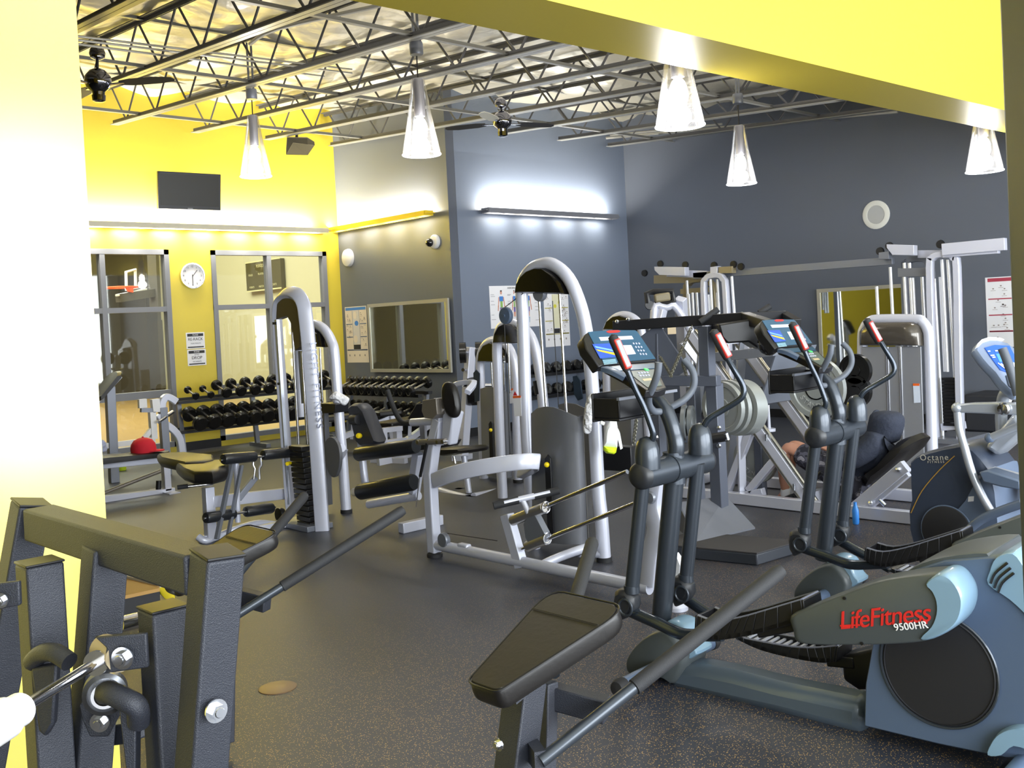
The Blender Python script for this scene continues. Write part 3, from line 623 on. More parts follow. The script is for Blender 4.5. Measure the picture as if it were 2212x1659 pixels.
fan(212, 182, 9.0, (210, 113), 'ceiling fan with a dark blade near the upper left pillar', (ar - .05, ar + 2.35, ar - 2.1), (DKB, LTB, DKB))
fan(1085, 266, 11.7, (1081, 222), 'small distant ceiling fan against the blue-grey wall', (ar - 1.9, ar + 2.9, ar + .5), (LTB, DKB, DKB))
# ================================================================ near machines
BOLT = mat('zinc_bolt', (220, 224, 232), .22, 1.)
def bolt(parent, c, n, r, name='bolt'):
    n = V(n).normalized(); obj(name, MB().lathe(c, n, [(r, 0), (r, r * .18)], 20).tube([c + n * r * .1, c + n * r * .75], r * .68, 6).lathe(c + n * r * .7, n, [(r * .5, 0), (r * .4, r * .15)], 12), BOLT, parent)
# ---- black upright frame at the lower left
fm = thing('leverage_machine_frame', 'black textured steel machine frame in front of the yellow pillar', 'exercise machine', (.85, 2.1, 0))
def down(p, q, z=0.):                    # continue the line p-q to height z
    return p + (q - p) * ((z - p.z) / (q.z - p.z))
p1 = P(470, 1196, 1.87); q1 = P(435, 1659, 1.9); w_ = .077
obj('upright', MB().beam(p1, down(p1, q1), w_, w_, UY), POWD, fm, bev=.006)
obj('upright_cap', MB().beam(p1, p1 + (p1 - q1).normalized() * .006, w_ * 1.02, w_ * 1.02, UY), BLK, fm, bev=.002)
p0 = P(68, 1088, 2.46); q0 = P(25, 1330, 2.46); obj('upright', MB().beam(p0, down(p0, q0), w_, w_, UY), POWD, fm, bev=.006)
obj('upright_cap', MB().beam(p0, p0 + (p0 - q0).normalized() * .006, w_ * 1.02, w_ * 1.02, UY), BLK, fm, bev=.002)
pm = P(228, 1180, 2.17); qm = P(192, 1659, 2.17); obj('upright', MB().beam(pm, down(pm, qm), w_, w_, UY), POWD, fm, bev=.006)
ba = P(85, 1128, 2.42); bb = P(440, 1236, 1.9); obj('top_beam', MB().beam(ba, bb, w_, w_), POWD, fm, bev=.006)
s1 = P(85, 1215, 2.12); s1b = V((s1.x, s1.y, 0)); s1t = s1; obj('short_post', MB().beam(s1, s1b, w_, w_, UY), POWD, fm, bev=.006)
obj('post_cap', MB().beam(s1 + U0 * .005, s1, w_ * 1.03, w_ * 1.03, UY), BLK, fm, bev=.002)
s2 = P(352, 1312, 2.0); s2b = V((s2.x, s2.y, 0)); obj('short_post', MB().beam(s2, s2b, w_, w_, UY), POWD, fm, bev=.006)
obj('post_cap', MB().beam(s2 + U0 * .005, s2, w_ * 1.03, w_ * 1.03, UY), BLK, fm, bev=.002)
obj('cross_brace', MB().beam(P(225, 1585, 2.25), P(300, 1575, 2.2), .05, .045), POWD, fm, bev=.004)
obj('base_rail', MB().beam(V((down(p1, q1).x, down(p1, q1).y, .04)), V((down(p0, q0).x, down(p0, q0).y, .04)), .08, .08), POWD, fm, bev=.006)
# clevis brackets
obj('clevis', MB().prism([P(208, 1376, 1.93), P(318, 1366, 1.93), P(322, 1440, 1.93), P(240, 1452, 1.93), P(226, 1430, 1.93), P(232, 1398, 1.93)], F0 * .012), POWD, fm, bev=.003)
obj('clevis', MB().prism([P(206, 1374, 2.02), P(318, 1364, 2.02), P(320, 1425, 2.02), P(215, 1440, 2.02)], F0 * .012), POWD, fm, bev=.003)
c_ = P(252, 1412, 1.97); n_ = (P(200, 1405, 1.9) - c_).normalized()
obj('pivot_bushing', MB().cyl(P(225, 1402, 2.0), P(262, 1418, 1.94), .03), mat('beige_nylon', (176, 160, 128), .5), fm)
bolt(fm, P(266, 1421, 1.915), -F0 - UX * .2, .022)
obj('clevis', MB().prism([P(-30, 1262, 1.98), P(44, 1254, 1.98), P(46, 1306, 1.98), P(-30, 1322, 1.98)], F0 * .012), POWD, fm, bev=.003)
bolt(fm, P(2, 1297, 1.96), -F0, .015)
bolt(fm, P(466, 1535, 1.845), -UY, .022)
obj('bearing_flange', MB().prism([P(172, 1522, 2.08), P(215, 1455, 2.08), P(268, 1475, 2.08), P(272, 1520, 2.08), P(235, 1590, 2.08), P(196, 1590, 2.08), P(180, 1555, 2.08)], F0 * .01), POWD, fm, bev=.003)
bolt(fm, P(216, 1560, 2.05), -F0, .02)
c_ = P(228, 1490, 2.03); ax = (-F0 + R0 * .35).normalized()
obj('bearing_ring', MB().shell(c_, ax, [(.043, 0), (.043, .03), (.034, .034), (.034, .012), (.026, .012)], 32), mat('dark_bearing_steel', (110, 112, 116), .25, .9), fm)
obj('inner_race', MB().shell(c_, ax, [(.026, .0), (.026, .04), (.02, .04)], 28), STEEL, fm)
pts = smooth_path([c_ + ax * .02, P(238, 1497, 1.95), P(272, 1512, 1.93), P(296, 1528, 1.93), P(300, 1560, 1.95)], 4); obj('pivot_tube', MB().tube(pts, .022, 14), POWD, fm)
obj('gusset_plate', MB().prism([P(262, 1520, 1.96), P(300, 1525, 1.96), P(298, 1730, 1.96), P(286, 1730, 1.96)], F0 * .03), POWD, fm, bev=.003)
pts = smooth_path([P(70, 1430, 2.06), P(90, 1412, 2.03), P(118, 1410, 2.0), P(150, 1430, 1.98)], 4); obj('horn_tube', MB().tube(pts, .019, 12), POWD, fm)
obj('gusset_plate', MB().prism([P(72, 1440, 2.05), P(128, 1430, 2.02), P(120, 1560, 2.03), P(104, 1588, 2.04), P(88, 1575, 2.04)], F0 * .025), POWD, fm, bev=.006)
obj('arc_plate', MB().prism([P(340, 1560, 1.98), P(356, 1540, 1.98), P(378, 1535, 1.98), P(372, 1580, 1.98), P(350, 1640, 1.98), P(345, 1760, 1.98), P(338, 1700, 1.98)], F0 * .02), POWD, fm, bev=.003)
r0 = P(30, 1540, 1.62); r1 = P(208, 1432, 1.93); obj('chrome_rod', MB().cyl(r0, r1, .0105, n=20), STEEL, fm)
dr = (r1 - r0).normalized(); obj('end_washer', MB().lathe(r1 - dr * .004, dr, [(.024, 0), (.024, .006), (.006, .008)], 28), STEEL, fm)
obj('adjustment_collar', MB().lathe(r0 + dr * .02, -dr, [(.012, 0), (.028, .004), (.028, .045), (.034, .05), (.034, .13), (.01, .14)], 28), mat('glossy_white_nylon', (246, 246, 250), .3, coat=.4), fm)
# ---- the two pad machines with V bars
def pad_machine():
    t = thing('dip_bar_machine', 'black padded machine with two long foam bars nearest the camera', 'exercise machine', (1.65, 1.8, 0), 'black pad machines with flared foam bars')
    a = V((1.56, 1.826, .722)); b = V((1.955, 1.827, .85)); d = (b - a).normalized(); n = d.cross(UY).normalized(); n = n if n.z > 0 else -n
    L = (b - a).length; c = (a + b) / 2
    out = []
    def cr(x0, y0, x1, y1, x2, y2, k=5):
        for i in range(k + 1):
            s_ = i / k; out.append((x0 * (1 - s_) ** 2 + 2 * x1 * s_ * (1 - s_) + x2 * s_ ** 2, y0 * (1 - s_) ** 2 + 2 * y1 * s_ * (1 - s_) + y2 * s_ ** 2))
    h = L / 2
    cr(-h, .03, -h, .055, -h + .02, .06); cr(h - .09, .125, h - .005, .142, h, .09); cr(h, -.09, h - .005, -.142, h - .09, -.125); cr(-h + .02, -.06, -h, -.055, -h, -.03)
    P_ = [c - n * .03 + d * x + UY * y for x, y in out]
    pad = obj('seat_pad', MB().slab(P_, n * .056, ins=.16, k=4), VIN, t)
    st = [c + n * .0005 + d * (h - .1) + UY * y for y in (-.118, -.06, 0, .06, .118)]
    obj('seam', MB().tube(st, .0016, 5), BLK, pad)
    ed = [c - n * .004 + d * x + UY * y * 1.004 for x, y in out]; obj('piping', MB().tube(ed, .0028, 6, closed=True), BLK, pad)
    obj('pad_plate', MB().box(c - n * .066 - d * .03, .26, .1, .012, d, UY, n), POWD, t)
    pt = P(1136, 1470, 2.52); qb = P(1113, 1659, 2.5); obj('post', MB().beam(pt, down(pt, qb), .078, .078, UY), POWD, t, bev=.005)
    p2 = P(1181, 1470, 2.62); q2 = P(1177, 1659, 2.62); obj('support_tube', MB().beam(p2, down(p2, q2, .04), .04, .05, UY), POWD, t, bev=.004)
    bolt(t, P(1078, 1608, 2.44), -UX, .016)
    obj('crossbar', MB().beam(P(1180, 1499, 2.64), P(1312, 1534, 2.58), .05, .062), POWD, t, bev=.004)
    L1 = P(1168, 1645, 2.42); E1 = P(1688, 1231, 2.75); J1 = P(1372, 1482, 2.56)
    h1 = obj('handle_bar', MB().cyl(L1, E1 + (L1 - E1) * .02, .0165, n=18), ELG, t)
    obj('foam_grip', MB().lathe(L1 + (E1 - L1) * .36, E1 - L1, [(.0165, -.002), (.021, 0), (.0215, (E1 - L1).length * .62), (.018, (E1 - L1).length * .64), (.01, (E1 - L1).length * .643)], 22), FOAM, h1)
    L2 = P(1196, 1455, 2.62); E2 = P(1280, 1170, 3.21)
    h2 = obj('handle_bar', MB().cyl(L2, E2 + (L2 - E2) * .02, .0165, n=18), ELG, t)
    obj('foam_grip', MB().lathe(L2 + (E2 - L2) * .36, E2 - L2, [(.0165, -.002), (.021, 0), (.0215, (E2 - L2).length * .62), (.018, (E2 - L2).length * .64), (.01, (E2 - L2).length * .643)], 22), FOAM, h2)
    ft = down(pt, qb); obj('base_foot', MB().beam(V((ft.x - .12, ft.y, .01)), V((ft.x + .12, ft.y, .01)), .14, .02), POWD, t, bev=.005)
    obj('bar_bracket', MB().beam(V((L1.x, L1.y, L1.z)), V((pt.x, pt.y, L1.z)), .03, .05), POWD, t)
    return t
pmach = pad_machine()
dup(pmach, (-.04, 1.67, 0), label='black padded machine with foam bars standing just beyond the upright frame')
# floor disc
g = G(600, 1486); tag(obj('floor_outlet_cover', MB().lathe(g, U0, [(.085, 0), (.085, .003), (.075, .005), (.001, .005)], 32), mat('brass_brown_metal', (112, 88, 62), .4, .3)), 'round brown floor outlet cover on the rubber floor', 'floor cover')
# ================================================================ ellipticals
eA = G(1440, 1478); eB = G(1860, 1585); eu = (eB - eA); ea = math.atan2(eu.y, eu.x)
E = Fr(eA, ea)
def elliptical():
    S = E.S; t = thing('elliptical_trainer', 'grey elliptical trainer with red lettering on its side cover, nearest', 'elliptical trainer', E.L(.3, .1, 0), 'grey elliptical trainers')
    vw = E.v
    def pr(pts, v, th): return MB().prism([S(x, y, v) for x, y in pts], vw * th)
    def rl(pts, v0, v1, r, sm=True):               # soft edged cover between two v planes
        if sm: pts = sm2(pts, 3, True)
        a = [S(x, y, v0) for x, y in pts]; off = [p + vw * (v1 - v0) for p in a]; c = sum(a, V()) / len(a); c2 = c + vw * (v1 - v0); mb = MB(); rings = []
        for s_, e_ in ((0, 1 - r), (.015, 1 - r * .72), (.05, 1 - r * .45), (.12, 1 - r * .2), (.22, 1 - r * .06), (.35, 1), (.65, 1), (.78, 1 - r * .06), (.88, 1 - r * .2), (.95, 1 - r * .45), (.985, 1 - r * .72), (1, 1 - r)):
            rings.append([(p + vw * ((v1 - v0) * s_) - (c + vw * ((v1 - v0) * s_))) * e_ + c + vw * ((v1 - v0) * s_) for p in a])
        return mb.ring_loft(rings)
    obj('base_rail', MB().prism([S(x, y, .08) for x, y in ((1470, 1423), (1530, 1428), (1600, 1441), (1700, 1466), (1885, 1503), (1885, 1582), (1700, 1534), (1457, 1480))], vw * .16), mat('grey_rail_paint', (82, 94, 106), .35, .2, coat=.3), t, bev=.045)
    obj('base_skirt', MB().prism([S(x, y, .08) for x, y in ((1440, 1470), (1457, 1476), (1700, 1532), (1890, 1580), (1890, 1593), (1700, 1541), (1440, 1481))], vw * .15), BLK, t)
    obj('front_nose_cover', rl(((1346, 1441), (1350, 1421), (1367, 1396), (1392, 1374), (1420, 1361), (1450, 1366), (1480, 1420), (1458, 1480), (1430, 1470), (1364, 1462), (1350, 1455)), -.02, .19, .18), ELD, t)
    obj('front_shield', rl(((1437, 1343), (1454, 1341), (1471, 1349), (1482, 1360), (1495, 1395), (1506, 1415), (1462, 1442), (1457, 1483), (1445, 1483), (1443, 1440), (1427, 1409), (1420, 1385), (1423, 1365)), .02, .15, .1), ELL, t)
    a_ = S(1337, 1476, -.3); b_ = S(1546, 1421, .42); b_ = a_ + E.v * .72; a_.z = b_.z = .07
    sf = obj('front_stabiliser', MB().cyl(a_, b_, .033), ELB, t)
    for q, s_ in ((a_, -1), (b_, 1)): obj('end_cap', MB().lathe(q, vw * s_, [(.036, -.03), (.038, 0), (.03, .02), (.001, .024)], 18), RUB, sf)
    hub = S(1456, 1010, .09)
    post = obj('main_post', MB().cyl(S(1428, 1345, .09), hub - U0 * .03, .044, n=24), ELG, t)
    neck = smooth_path([S(1458, 990, .09), S(1461, 965, .09), S(1457, 942, .09), S(1448, 910, .09), S(1435, 881, .09), S(1418, 862, .09), S(1398, 846, .09)], 4)
    obj('console_neck', MB().tube(neck, [.036] * 8 + [.034] * 8 + [.03] * (len(neck) - 16), 20), ELG, t)
    hc0 = hub - vw * .26 + U0 * .0; hc1 = hub + vw * .25
    obj('pivot_hub', MB().cyl(hub - vw * .235, hub - vw * .045, .059, n=28).cyl(hub + vw * .045, hub + vw * .235, .059, n=28), ELG, t)
    obj('post_socket', MB().cyl(hub - vw * .044, hub + vw * .044, .063, n=28).cyl(hub - U0 * .068, hub + U0 * .068, .047, n=20), ELG, t)
    for s_ in (-1, 1):
        obj('hub_cap', MB().lathe(hub + vw * .235 * s_, vw * s_, [(.059, 0), (.057, .016), (.048, .03), (.03, .038), (.001, .04)], 24), mat('dark_graphite_cap', (38, 40, 44), .42), t)
    g = []
    def arm(v0, lever, knuckle, dome, path, grip, nm):
        vv = v0
        la = obj('swing_arm', MB().cyl(S(*lever[0], vv), S(*lever[1], vv), .031, n=20), ELG, t)
        k_ = S(*knuckle, vv)
        obj('arm_collar', MB().cyl(S(*lever[1], vv) + U0 * .02, S(*lever[1], vv) - U0 * .012, .034, n=20), ELG, la)
        kn = MB(); ux_, uz_ = E.u, U0
        o_ = [(k_ + ux_ * x + uz_ * z) for x, z in ((-.055, .045), (-.03, .06), (.02, .06), (.05, .03), (.052, -.01), (.03, -.045), (-.01, -.07), (-.04, -.085), (-.06, -.05), (-.065, 0))]
        obj('pivot_knuckle', kn.slab(o_, vw * .08, ins=.3), mat('dark_graphite_cap', (38, 40, 44), .42), la)
        obj('pivot_ring', MB().tube(arc(k_ + ux_ * .012 - uz_ * .012 - vw * .041, ux_, uz_, .034, 0, 2 * PI, 24)[:-1], .006, 8, closed=True), ELG, la)
        obj('pivot_dome', MB().lathe(S(*dome, vv), U0, [(.053, -.02), (.054, .03), (.051, .062), (.042, .09), (.028, .108), (.001, .116)], 24), ELG, t)
        pts = [S(x, y, vv + dv) for x, y, dv in path]
        mh = obj('moving_handle', MB().tube(smooth_path(pts, 4), .0135, 14), mat('dark_graphite_tube', (50, 58, 68), .25, .6, coat=.4), t)
        g0, g1 = S(*grip[0]), S(*grip[1]); d_ = (g1 - g0); l_ = d_.length
        obj('grip', MB().lathe(g0, d_, [(.014, 0), (.018, .01), (.021, .05), (.022, l_ - .03), (.02, l_ - .01), (.001, l_)], 20), RUB, mh)
        dn = d_.normalized(); side = (-E.v * .25 + E.u).normalized(); side = (side - dn * side.dot(dn)).normalized(); sw = dn.cross(side)
        cp = g0 + dn * .012 + side * .0135; cq = g1 - dn * .032 + side * .0135
        obj('sensor_trim', MB().box((cp + cq) / 2, (cq - cp).length + .008, .031, .02, dn, sw, side), mat('bright_red_trim', (235, 70, 60), .4), mh, bev=.004)
        obj('pulse_sensor', MB().box((cp + cq) / 2 + side * .0012, (cq - cp).length, .026, .021, dn, sw, side), mat('matte_sensor_steel', (150, 156, 166), .35, .5), mh, bev=.005)
    arm(-.12, ((1391, 1015), (1365, 1274)), (1358, 1300), (1399, 1002), [(1405, 957, 0), (1411, 938, 0), (1401, 905, -.01), (1390, 877, -.02), (1374, 844, -.04), (1355, 799, -.06)], ((1356, 802, -.18), (1321, 722, -.2)), 'l')
    arm(.21, ((1507, 1000), (1482, 1250)), (1478, 1272), (1513, 970), [(1516, 940, 0), (1522, 918, 0), (1533, 903, .01), (1561, 886, .04), (1596, 864, .07), (1606, 850, .08), (1604, 831, .08), (1587, 801, .06), (1572, 775, .05)], ((1573, 777, .33), (1538, 711, .3)), 'r')
    for pts in ([(1430, 889, .07), (1412, 888, .02), (1402, 874, -.05), (1402, 855, -.09), (1411, 834, -.11), (1420, 808, -.12), (1423, 783, -.12)], [(1440, 884, .11), (1474, 866, .16), (1494, 844, .2), (1500, 821, .21), (1494, 797, .21), (1477, 777, .2)]):
        obj('fixed_handle', MB().tube(smooth_path([S(*p) for p in pts], 5), .0155, 14), mat('grey_rubber_grip', (88, 94, 104), .55), t)
    # console
    cpt = S(1325, 750, .06); cn = (E.u * .8 + U0 * .6).normalized()
    def K(x, y, l=0.): return onPl(x, y, cpt, cn) + cn * l
    FACE = mat('console_teal_face', (36, 76, 102), .35)
    cs = obj('console', MB().prism([K(x, y, -.03) for x, y in ((1261, 730), (1266, 720), (1273, 715), (1322, 711), (1373, 711), (1380, 716), (1420, 775), (1416, 779), (1306, 787), (1296, 792), (1283, 772), (1268, 752))], cn * .05), BLK, t, bev=.006)
    obj('face_panel', MB().prism([K(x, y, -.004) for x, y in ((1271, 716), (1322, 712), (1373, 712.5), (1378, 716), (1417, 774), (1306, 784))], cn * .002), FACE, cs)
    obj('top_badge', MB().prism([K(x, y, -.002) for x, y in ((1310, 716), (1316, 713.5), (1336, 713), (1341, 715), (1336, 717.5), (1316, 718.5))], cn * .002), RED, cs)
    pn = MB(); pn.prism([K(x, y, -.002) for x, y in ((1294, 728), (1365, 725), (1369, 732), (1298, 735.5))], cn * .002); obj('display_strip', pn, mat('pale_display_grey', (196, 198, 208), .3), cs)
    obj('chart_blue', MB().prism([K(x, y, -.002) for x, y in ((1280, 743), (1320, 741), (1334, 770), (1297, 774))], cn * .0015), mat('deep_blue_print', (40, 80, 170), .4), cs)
    obj('chart_yellow', MB().prism([K(x, y, -.0005) for x, y in ((1288, 754.5), (1327, 762), (1330, 767), (1293, 758))], cn * .0015), mat('bright_yellow_print', (250, 205, 40), .4), cs)
    obj('chart_pale_blue', MB().prism([K(x, y, -.0005) for x, y in ((1284, 747), (1322, 755), (1325, 759), (1287, 751))], cn * .0015), mat('sky_blue_print', (110, 160, 225), .4), cs)
    obj('profile_window', MB().prism([K(x, y, -.002) for x, y in ((1343, 745.5), (1364, 745), (1374, 764), (1352, 766))], cn * .0015), mat('pale_display_grey', (196, 198, 208), .3), cs)
    kb = MB()
    for r_ in range(4):
        for c_ in range(3):
            kb.lathe(K(1369 + c_ * 6 + r_ * 5, 741.5 + r_ * 7.6, -.002), cn, [(.006, 0), (.005, .002)], 8)
    obj('keypad', kb, mat('key_grey', (168, 172, 190), .4), cs)
    ln = MB()
    for i in range(4): ln.prism([K(x, y + i * 2.6, -.002) for x, y in ((1302 + i, 778), (1330 + i, 775), (1330.5 + i, 776.2), (1302.5 + i, 779.2))], cn * .001)
    obj('caption_lines', ln, mat('pale_blue_line_print', (150, 190, 210), .4), cs)
    cn2 = (E.u * .35 + U0 * .94).normalized(); cp2 = K(1340, 788)
    def K2(x, y, l=0.): return onPl(x, y, cp2, cn2) + cn2 * l
    lp = obj('keypad_deck', MB().prism([K2(x, y, -.02) for x, y in ((1308, 789), (1414, 781), (1440, 836), (1424, 842), (1396, 842), (1352, 812))], cn2 * .035), BLK, t, bev=.005)
    obj('deck_panel', MB().prism([K2(x, y, -.001) for x, y in ((1318, 792), (1412, 785), (1416, 795), (1332, 801))], cn2 * .002), FACE, lp)
    obj('deck_panel', MB().prism([K2(x, y, -.001) for x, y in ((1356, 803), (1416, 798), (1430, 832), (1398, 836))], cn2 * .002), mat('olive_panel', (88, 100, 96), .4), lp)
    obj('green_button', MB().lathe(K2(1396, 798.5, .0), cn2, [(.014, 0), (.011, .004)], 12), mat('green_button_plastic', (70, 220, 110), .4), lp)
    kb = MB()
    for i in range(4):
        for j in range(2): kb.lathe(K2(1380 + i * 6 + j * 3, 806 - i * .5 + j * 6, .0), cn2, [(.007, 0), (.006, .003)], 8)
    obj('button_row', kb, mat('key_grey', (168, 172, 190), .4), lp)
    obj('deck_label', MB().prism([K2(x, y, .0) for x, y in ((1387, 819), (1406, 817), (1409, 821), (1391, 823))], cn2 * .002), mat('beige_label', (196, 176, 140), .5), lp)
    obj('console_arm', MB().tube(smooth_path([S(1306, 797, -.1), S(1325, 803, -.1), S(1350, 816, -.08)], 4), .012, 8, sq=(.05, .022)), ELB, t)
    # reading shelf / tray
    tp = S(1336, 862, -.12); uu, vv = -E.u, E.v
    tb = MB(); D_, W2, H2 = .14, .42, .085
    for lo_, hi_, fl in ((0, .012, 0), (W2 - .012, W2, 0)):
        tb.hexa([tp + vv * lo_, tp + vv * hi_, tp + vv * hi_ + uu * D_, tp + vv * lo_ + uu * D_], [p - U0 * H2 for p in (tp + vv * lo_ + uu * .0, tp + vv * hi_, tp + vv * hi_ + uu * D_, tp + vv * lo_ + uu * D_)])
    tb.hexa([tp, tp + vv * W2, tp + vv * W2 + uu * .012, tp + uu * .012], [p - U0 * H2 for p in (tp, tp + vv * W2, tp + vv * W2 + uu * .012, tp + uu * .012)])
    tb.hexa([tp - U0 * H2, tp + vv * W2 - U0 * H2, tp + vv * W2 + uu * D_ - U0 * H2, tp + uu * D_ - U0 * H2], [p - U0 * .012 for p in (tp - U0 * H2, tp + vv * W2 - U0 * H2, tp + vv * W2 + uu * D_ - U0 * H2, tp + uu * D_ - U0 * H2)])
    tb.hexa([tp + uu * D_ + U0 * .02, tp + vv * W2 + uu * D_ + U0 * .02, tp + vv * W2 + uu * (D_ + .01) + U0 * .02, tp + uu * (D_ + .01) + U0 * .02], [p - U0 * .02 - U0 * H2 for p in (tp + uu * D_, tp + vv * W2 + uu * D_, tp + vv * W2 + uu * (D_ + .01), tp + uu * (D_ + .01))])
    obj('bottle_tray', tb, BLK, t, bev=.004)
    obj('tray_lip', MB().beam(tp + vv * -.01 - E.u * -.004, tp + vv * (W2 + .01) + E.u * .004, .014, .012), SILD, t)
    # drive housing
    body = ((1862, 1481), (1877, 1396), (1890, 1330), (1925, 1262), (1972, 1225), (2039, 1204), (2140, 1196), (2187, 1198), (2225, 1250), (2275, 1360), (2310, 1480), (2300, 1590), (2240, 1650), (2180, 1648), (2026, 1616), (1859, 1575))
    bd_ = obj('drive_housing', rl(body, -.06, .3, .05, False), ELB, t)
    obj('top_cover', rl(((1928, 1262), (1972, 1224), (2039, 1202), (2138, 1193), (2128, 1225), (2100, 1262), (2040, 1250), (1985, 1262), (1945, 1290)), -.05, .29, .06), ELD, t)
    vt = obj('vent_cover', rl(((2150, 1203), (2187, 1193), (2215, 1228), (2250, 1290), (2262, 1400), (2225, 1340), (2180, 1296), (2132, 1262), (2136, 1232)), -.07, .29, .05), ELL, t)
    for q_ in range(3):
        pts = [S(x, y, -.073) for x, y in ((2140 + 8 * q_, 1260 + 10 * q_), (2150 + 8 * q_, 1238 + 10 * q_), (2176 + 7 * q_, 1216 + 11 * q_))]; obj('vent_slot', MB().tube(smooth_path(pts, 4), .0045, 6), BLK, vt)
    dc = S(2026, 1446, -.062); R_ = (S(2026, 1564, -.062) - dc).length
    obj('flywheel_disc', MB().lathe(dc + vw * .01, -vw, [(R_ * 1.0, 0), (R_ * 1.0, .014), (R_ * .97, .017), (R_ * .965, .012), (R_ * .3, .014), (.001, .014)], 56), mat('black_disc_plastic', (30, 30, 34), .6), bd_)
    obj('disc_rim', MB().tube(arc(dc - vw * .004, E.u, U0, R_ * 1.03, 0, 2 * PI, 56)[:-1], .005, 6, closed=True), ELG, bd_)
    obj('rear_skirt', MB().prism([S(x, y, .08) for x, y in ((1860, 1572), (2026, 1612), (2190, 1646), (2190, 1662), (2026, 1634), (1860, 1590))], vw * .2), BLK, t)
    rs = S(2170, 1650, -.25); rs.z = .06; obj('rear_stabiliser', MB().cyl(rs, rs + vw * .72, .036), ELB, t)
    obj('rear_shield', rl(((2128, 1634), (2136, 1608), (2155, 1585), (2190, 1572), (2230, 1578), (2260, 1600), (2240, 1625), (2190, 1612), (2160, 1634)), -.1, .2, .1), ELL, t)
    # near arm cover with lettering
    cov = ((1700, 1334), (1736, 1316), (1775, 1299), (1820, 1282), (1862, 1266), (1904, 1253), (1972, 1242), (2036, 1238), (2059, 1250), (2074, 1275), (2078, 1308), (2071, 1340), (2050, 1364), (2010, 1384), (1972, 1392), (1904, 1396), (1820, 1397), (1770, 1397), (1716, 1391), (1706, 1366))
    cv = obj('arm_cover', rl(cov, -.2, -.06, .1), ELD, t)
    obj('arm_cover_tip', rl(((1998, 1258), (2020, 1240), (2040, 1239), (2059, 1252), (2076, 1280), (2080, 1308), (2072, 1340), (2051, 1364), (2012, 1384), (1985, 1386), (2010, 1360), (2022, 1330), (2022, 1300), (2012, 1275)), -.209, -.05, .1), ELL, cv)
    for x, y in ((2010, 1270), (2020, 1354), (1824, 1292), (1862, 1390)): obj('screw_hole', MB().lathe(S(x, y, -.201), -vw, [(.006, 0), (.006, .003)], 10), BLK, cv)
    tu = (S(1990, 1330, -.203) - S(1830, 1345, -.203)); c_ = S(1905, 1334, -.2035)
    text('red_lettering', 'LifeFitness', .088, RED, c_, tu, U0, cv, ext=.002, shear=.35, space=.92)
    for a0, a1 in (((1815, 1352), (1858, 1350)), ((1988, 1330), (2003, 1347))): obj('red_underline', MB().beam(S(*a0, -.2035), S(*a1, -.2035), .002, .006), RED, cv)
    text('model_lettering', '9500HR', .034, PAPER, S(1967, 1353, -.2085), tu, U0, cv, ext=.002, space=1.05)
    # pedals and their arms
    tb_ = [(1361, 1320), (1390, 1333), (1420, 1346), (1459, 1365), (1482, 1371), (1515, 1372), (1560, 1372)]
    obj('pedal_tube', MB().tube(smooth_path([S(x, y, -.12) for x, y in tb_], 3), .025, 16), mat('dark_graphite_tube', (50, 58, 68), .25, .6, coat=.4), t)
    obj('pedal_tube', MB().tube(smooth_path([S(x, y, .28) for x, y in ((1476, 1290), (1498, 1305), (1523, 1322), (1560, 1345), (1600, 1372))], 3), .025, 16), mat('dark_graphite_tube', (50, 58, 68), .25, .6, coat=.4), t)
    def pedal(side, bot, v0, v1):
        side = sm2(side, 3); bot = sm2(bot, 3)
        n_ = len(side); mb = MB(); w_ = .012
        for va, vb in ((v0, v0 + w_), (v1 - w_, v1)):
            A = [S(x, y, v0) + vw * (va - v0) for x, y in side]; B = [S(x, y, v0) + vw * (va - v0) for x, y in bot]
            for i in range(n_ - 1): mb.hexa([A[i], A[i + 1], B[i + 1], B[i]], [p + vw * w_ for p in (A[i], A[i + 1], B[i + 1], B[i])])
        B = [S(x, y, v0) for x, y in bot]
        for i in range(n_ - 1): mb.hexa([B[i], B[i + 1], B[i + 1] + vw * (v1 - v0), B[i] + vw * (v1 - v0)], [p + U0 * .022 for p in (B[i], B[i + 1], B[i + 1] + vw * (v1 - v0), B[i] + vw * (v1 - v0))])
        for i in (0, n_ - 1): mb.hexa([S(*side[i], v0), S(*side[i], v0) + vw * (v1 - v0), S(*bot[i], v0) + vw * (v1 - v0), S(*bot[i], v0)], [p + E.u * .01 * (1 if i else -1) for p in (S(*side[i], v0), S(*side[i], v0) + vw * (v1 - v0), S(*bot[i], v0) + vw * (v1 - v0), S(*bot[i], v0))])
        p_ = obj('pedal', mb, BLK, t, bev=.003)
        gr = MB(); a_, b_ = B[0] * .7 + B[-1] * .3, B[0] * .2 + B[-1] * .8
        for i in range(14):
            c_ = B[0].lerp(B[-1], .12 + .78 * i / 13); j = min(int((.12 + .78 * i / 13) * (n_ - 1)), n_ - 2); f_ = (.12 + .78 * i / 13) * (n_ - 1) - j; c_ = B[j].lerp(B[j + 1], f_)
            gr.box(c_ + vw * (v1 - v0) / 2 + U0 * .026, .01, (v1 - v0) * .84, .008, E.u, vw, U0)
        obj('tread_grille', gr, mat('tread_grey', (150, 152, 160), .45), p_)
        tr = MB(); A = [S(x, y, v0) + vw * w_ / 2 for x, y in side]; tr.tube(A, .005, 6); tr2 = [p + vw * (v1 - v0 - w_) for p in A]; tr.tube(tr2, .005, 6); tr.tube([A[-1], tr2[-1]], .005, 6)
        obj('pedal_rim', tr, mat('lit_black_rim', (124, 128, 146), .3, .3), p_)  # pale tone puts the lit edge of the black plastic into the colour
    pedal([(1506, 1330), (1545, 1342), (1600, 1334), (1653, 1319), (1730, 1296)], [(1504, 1364), (1540, 1382), (1580, 1380), (1650, 1366), (1736, 1340)], -.16, -.02)
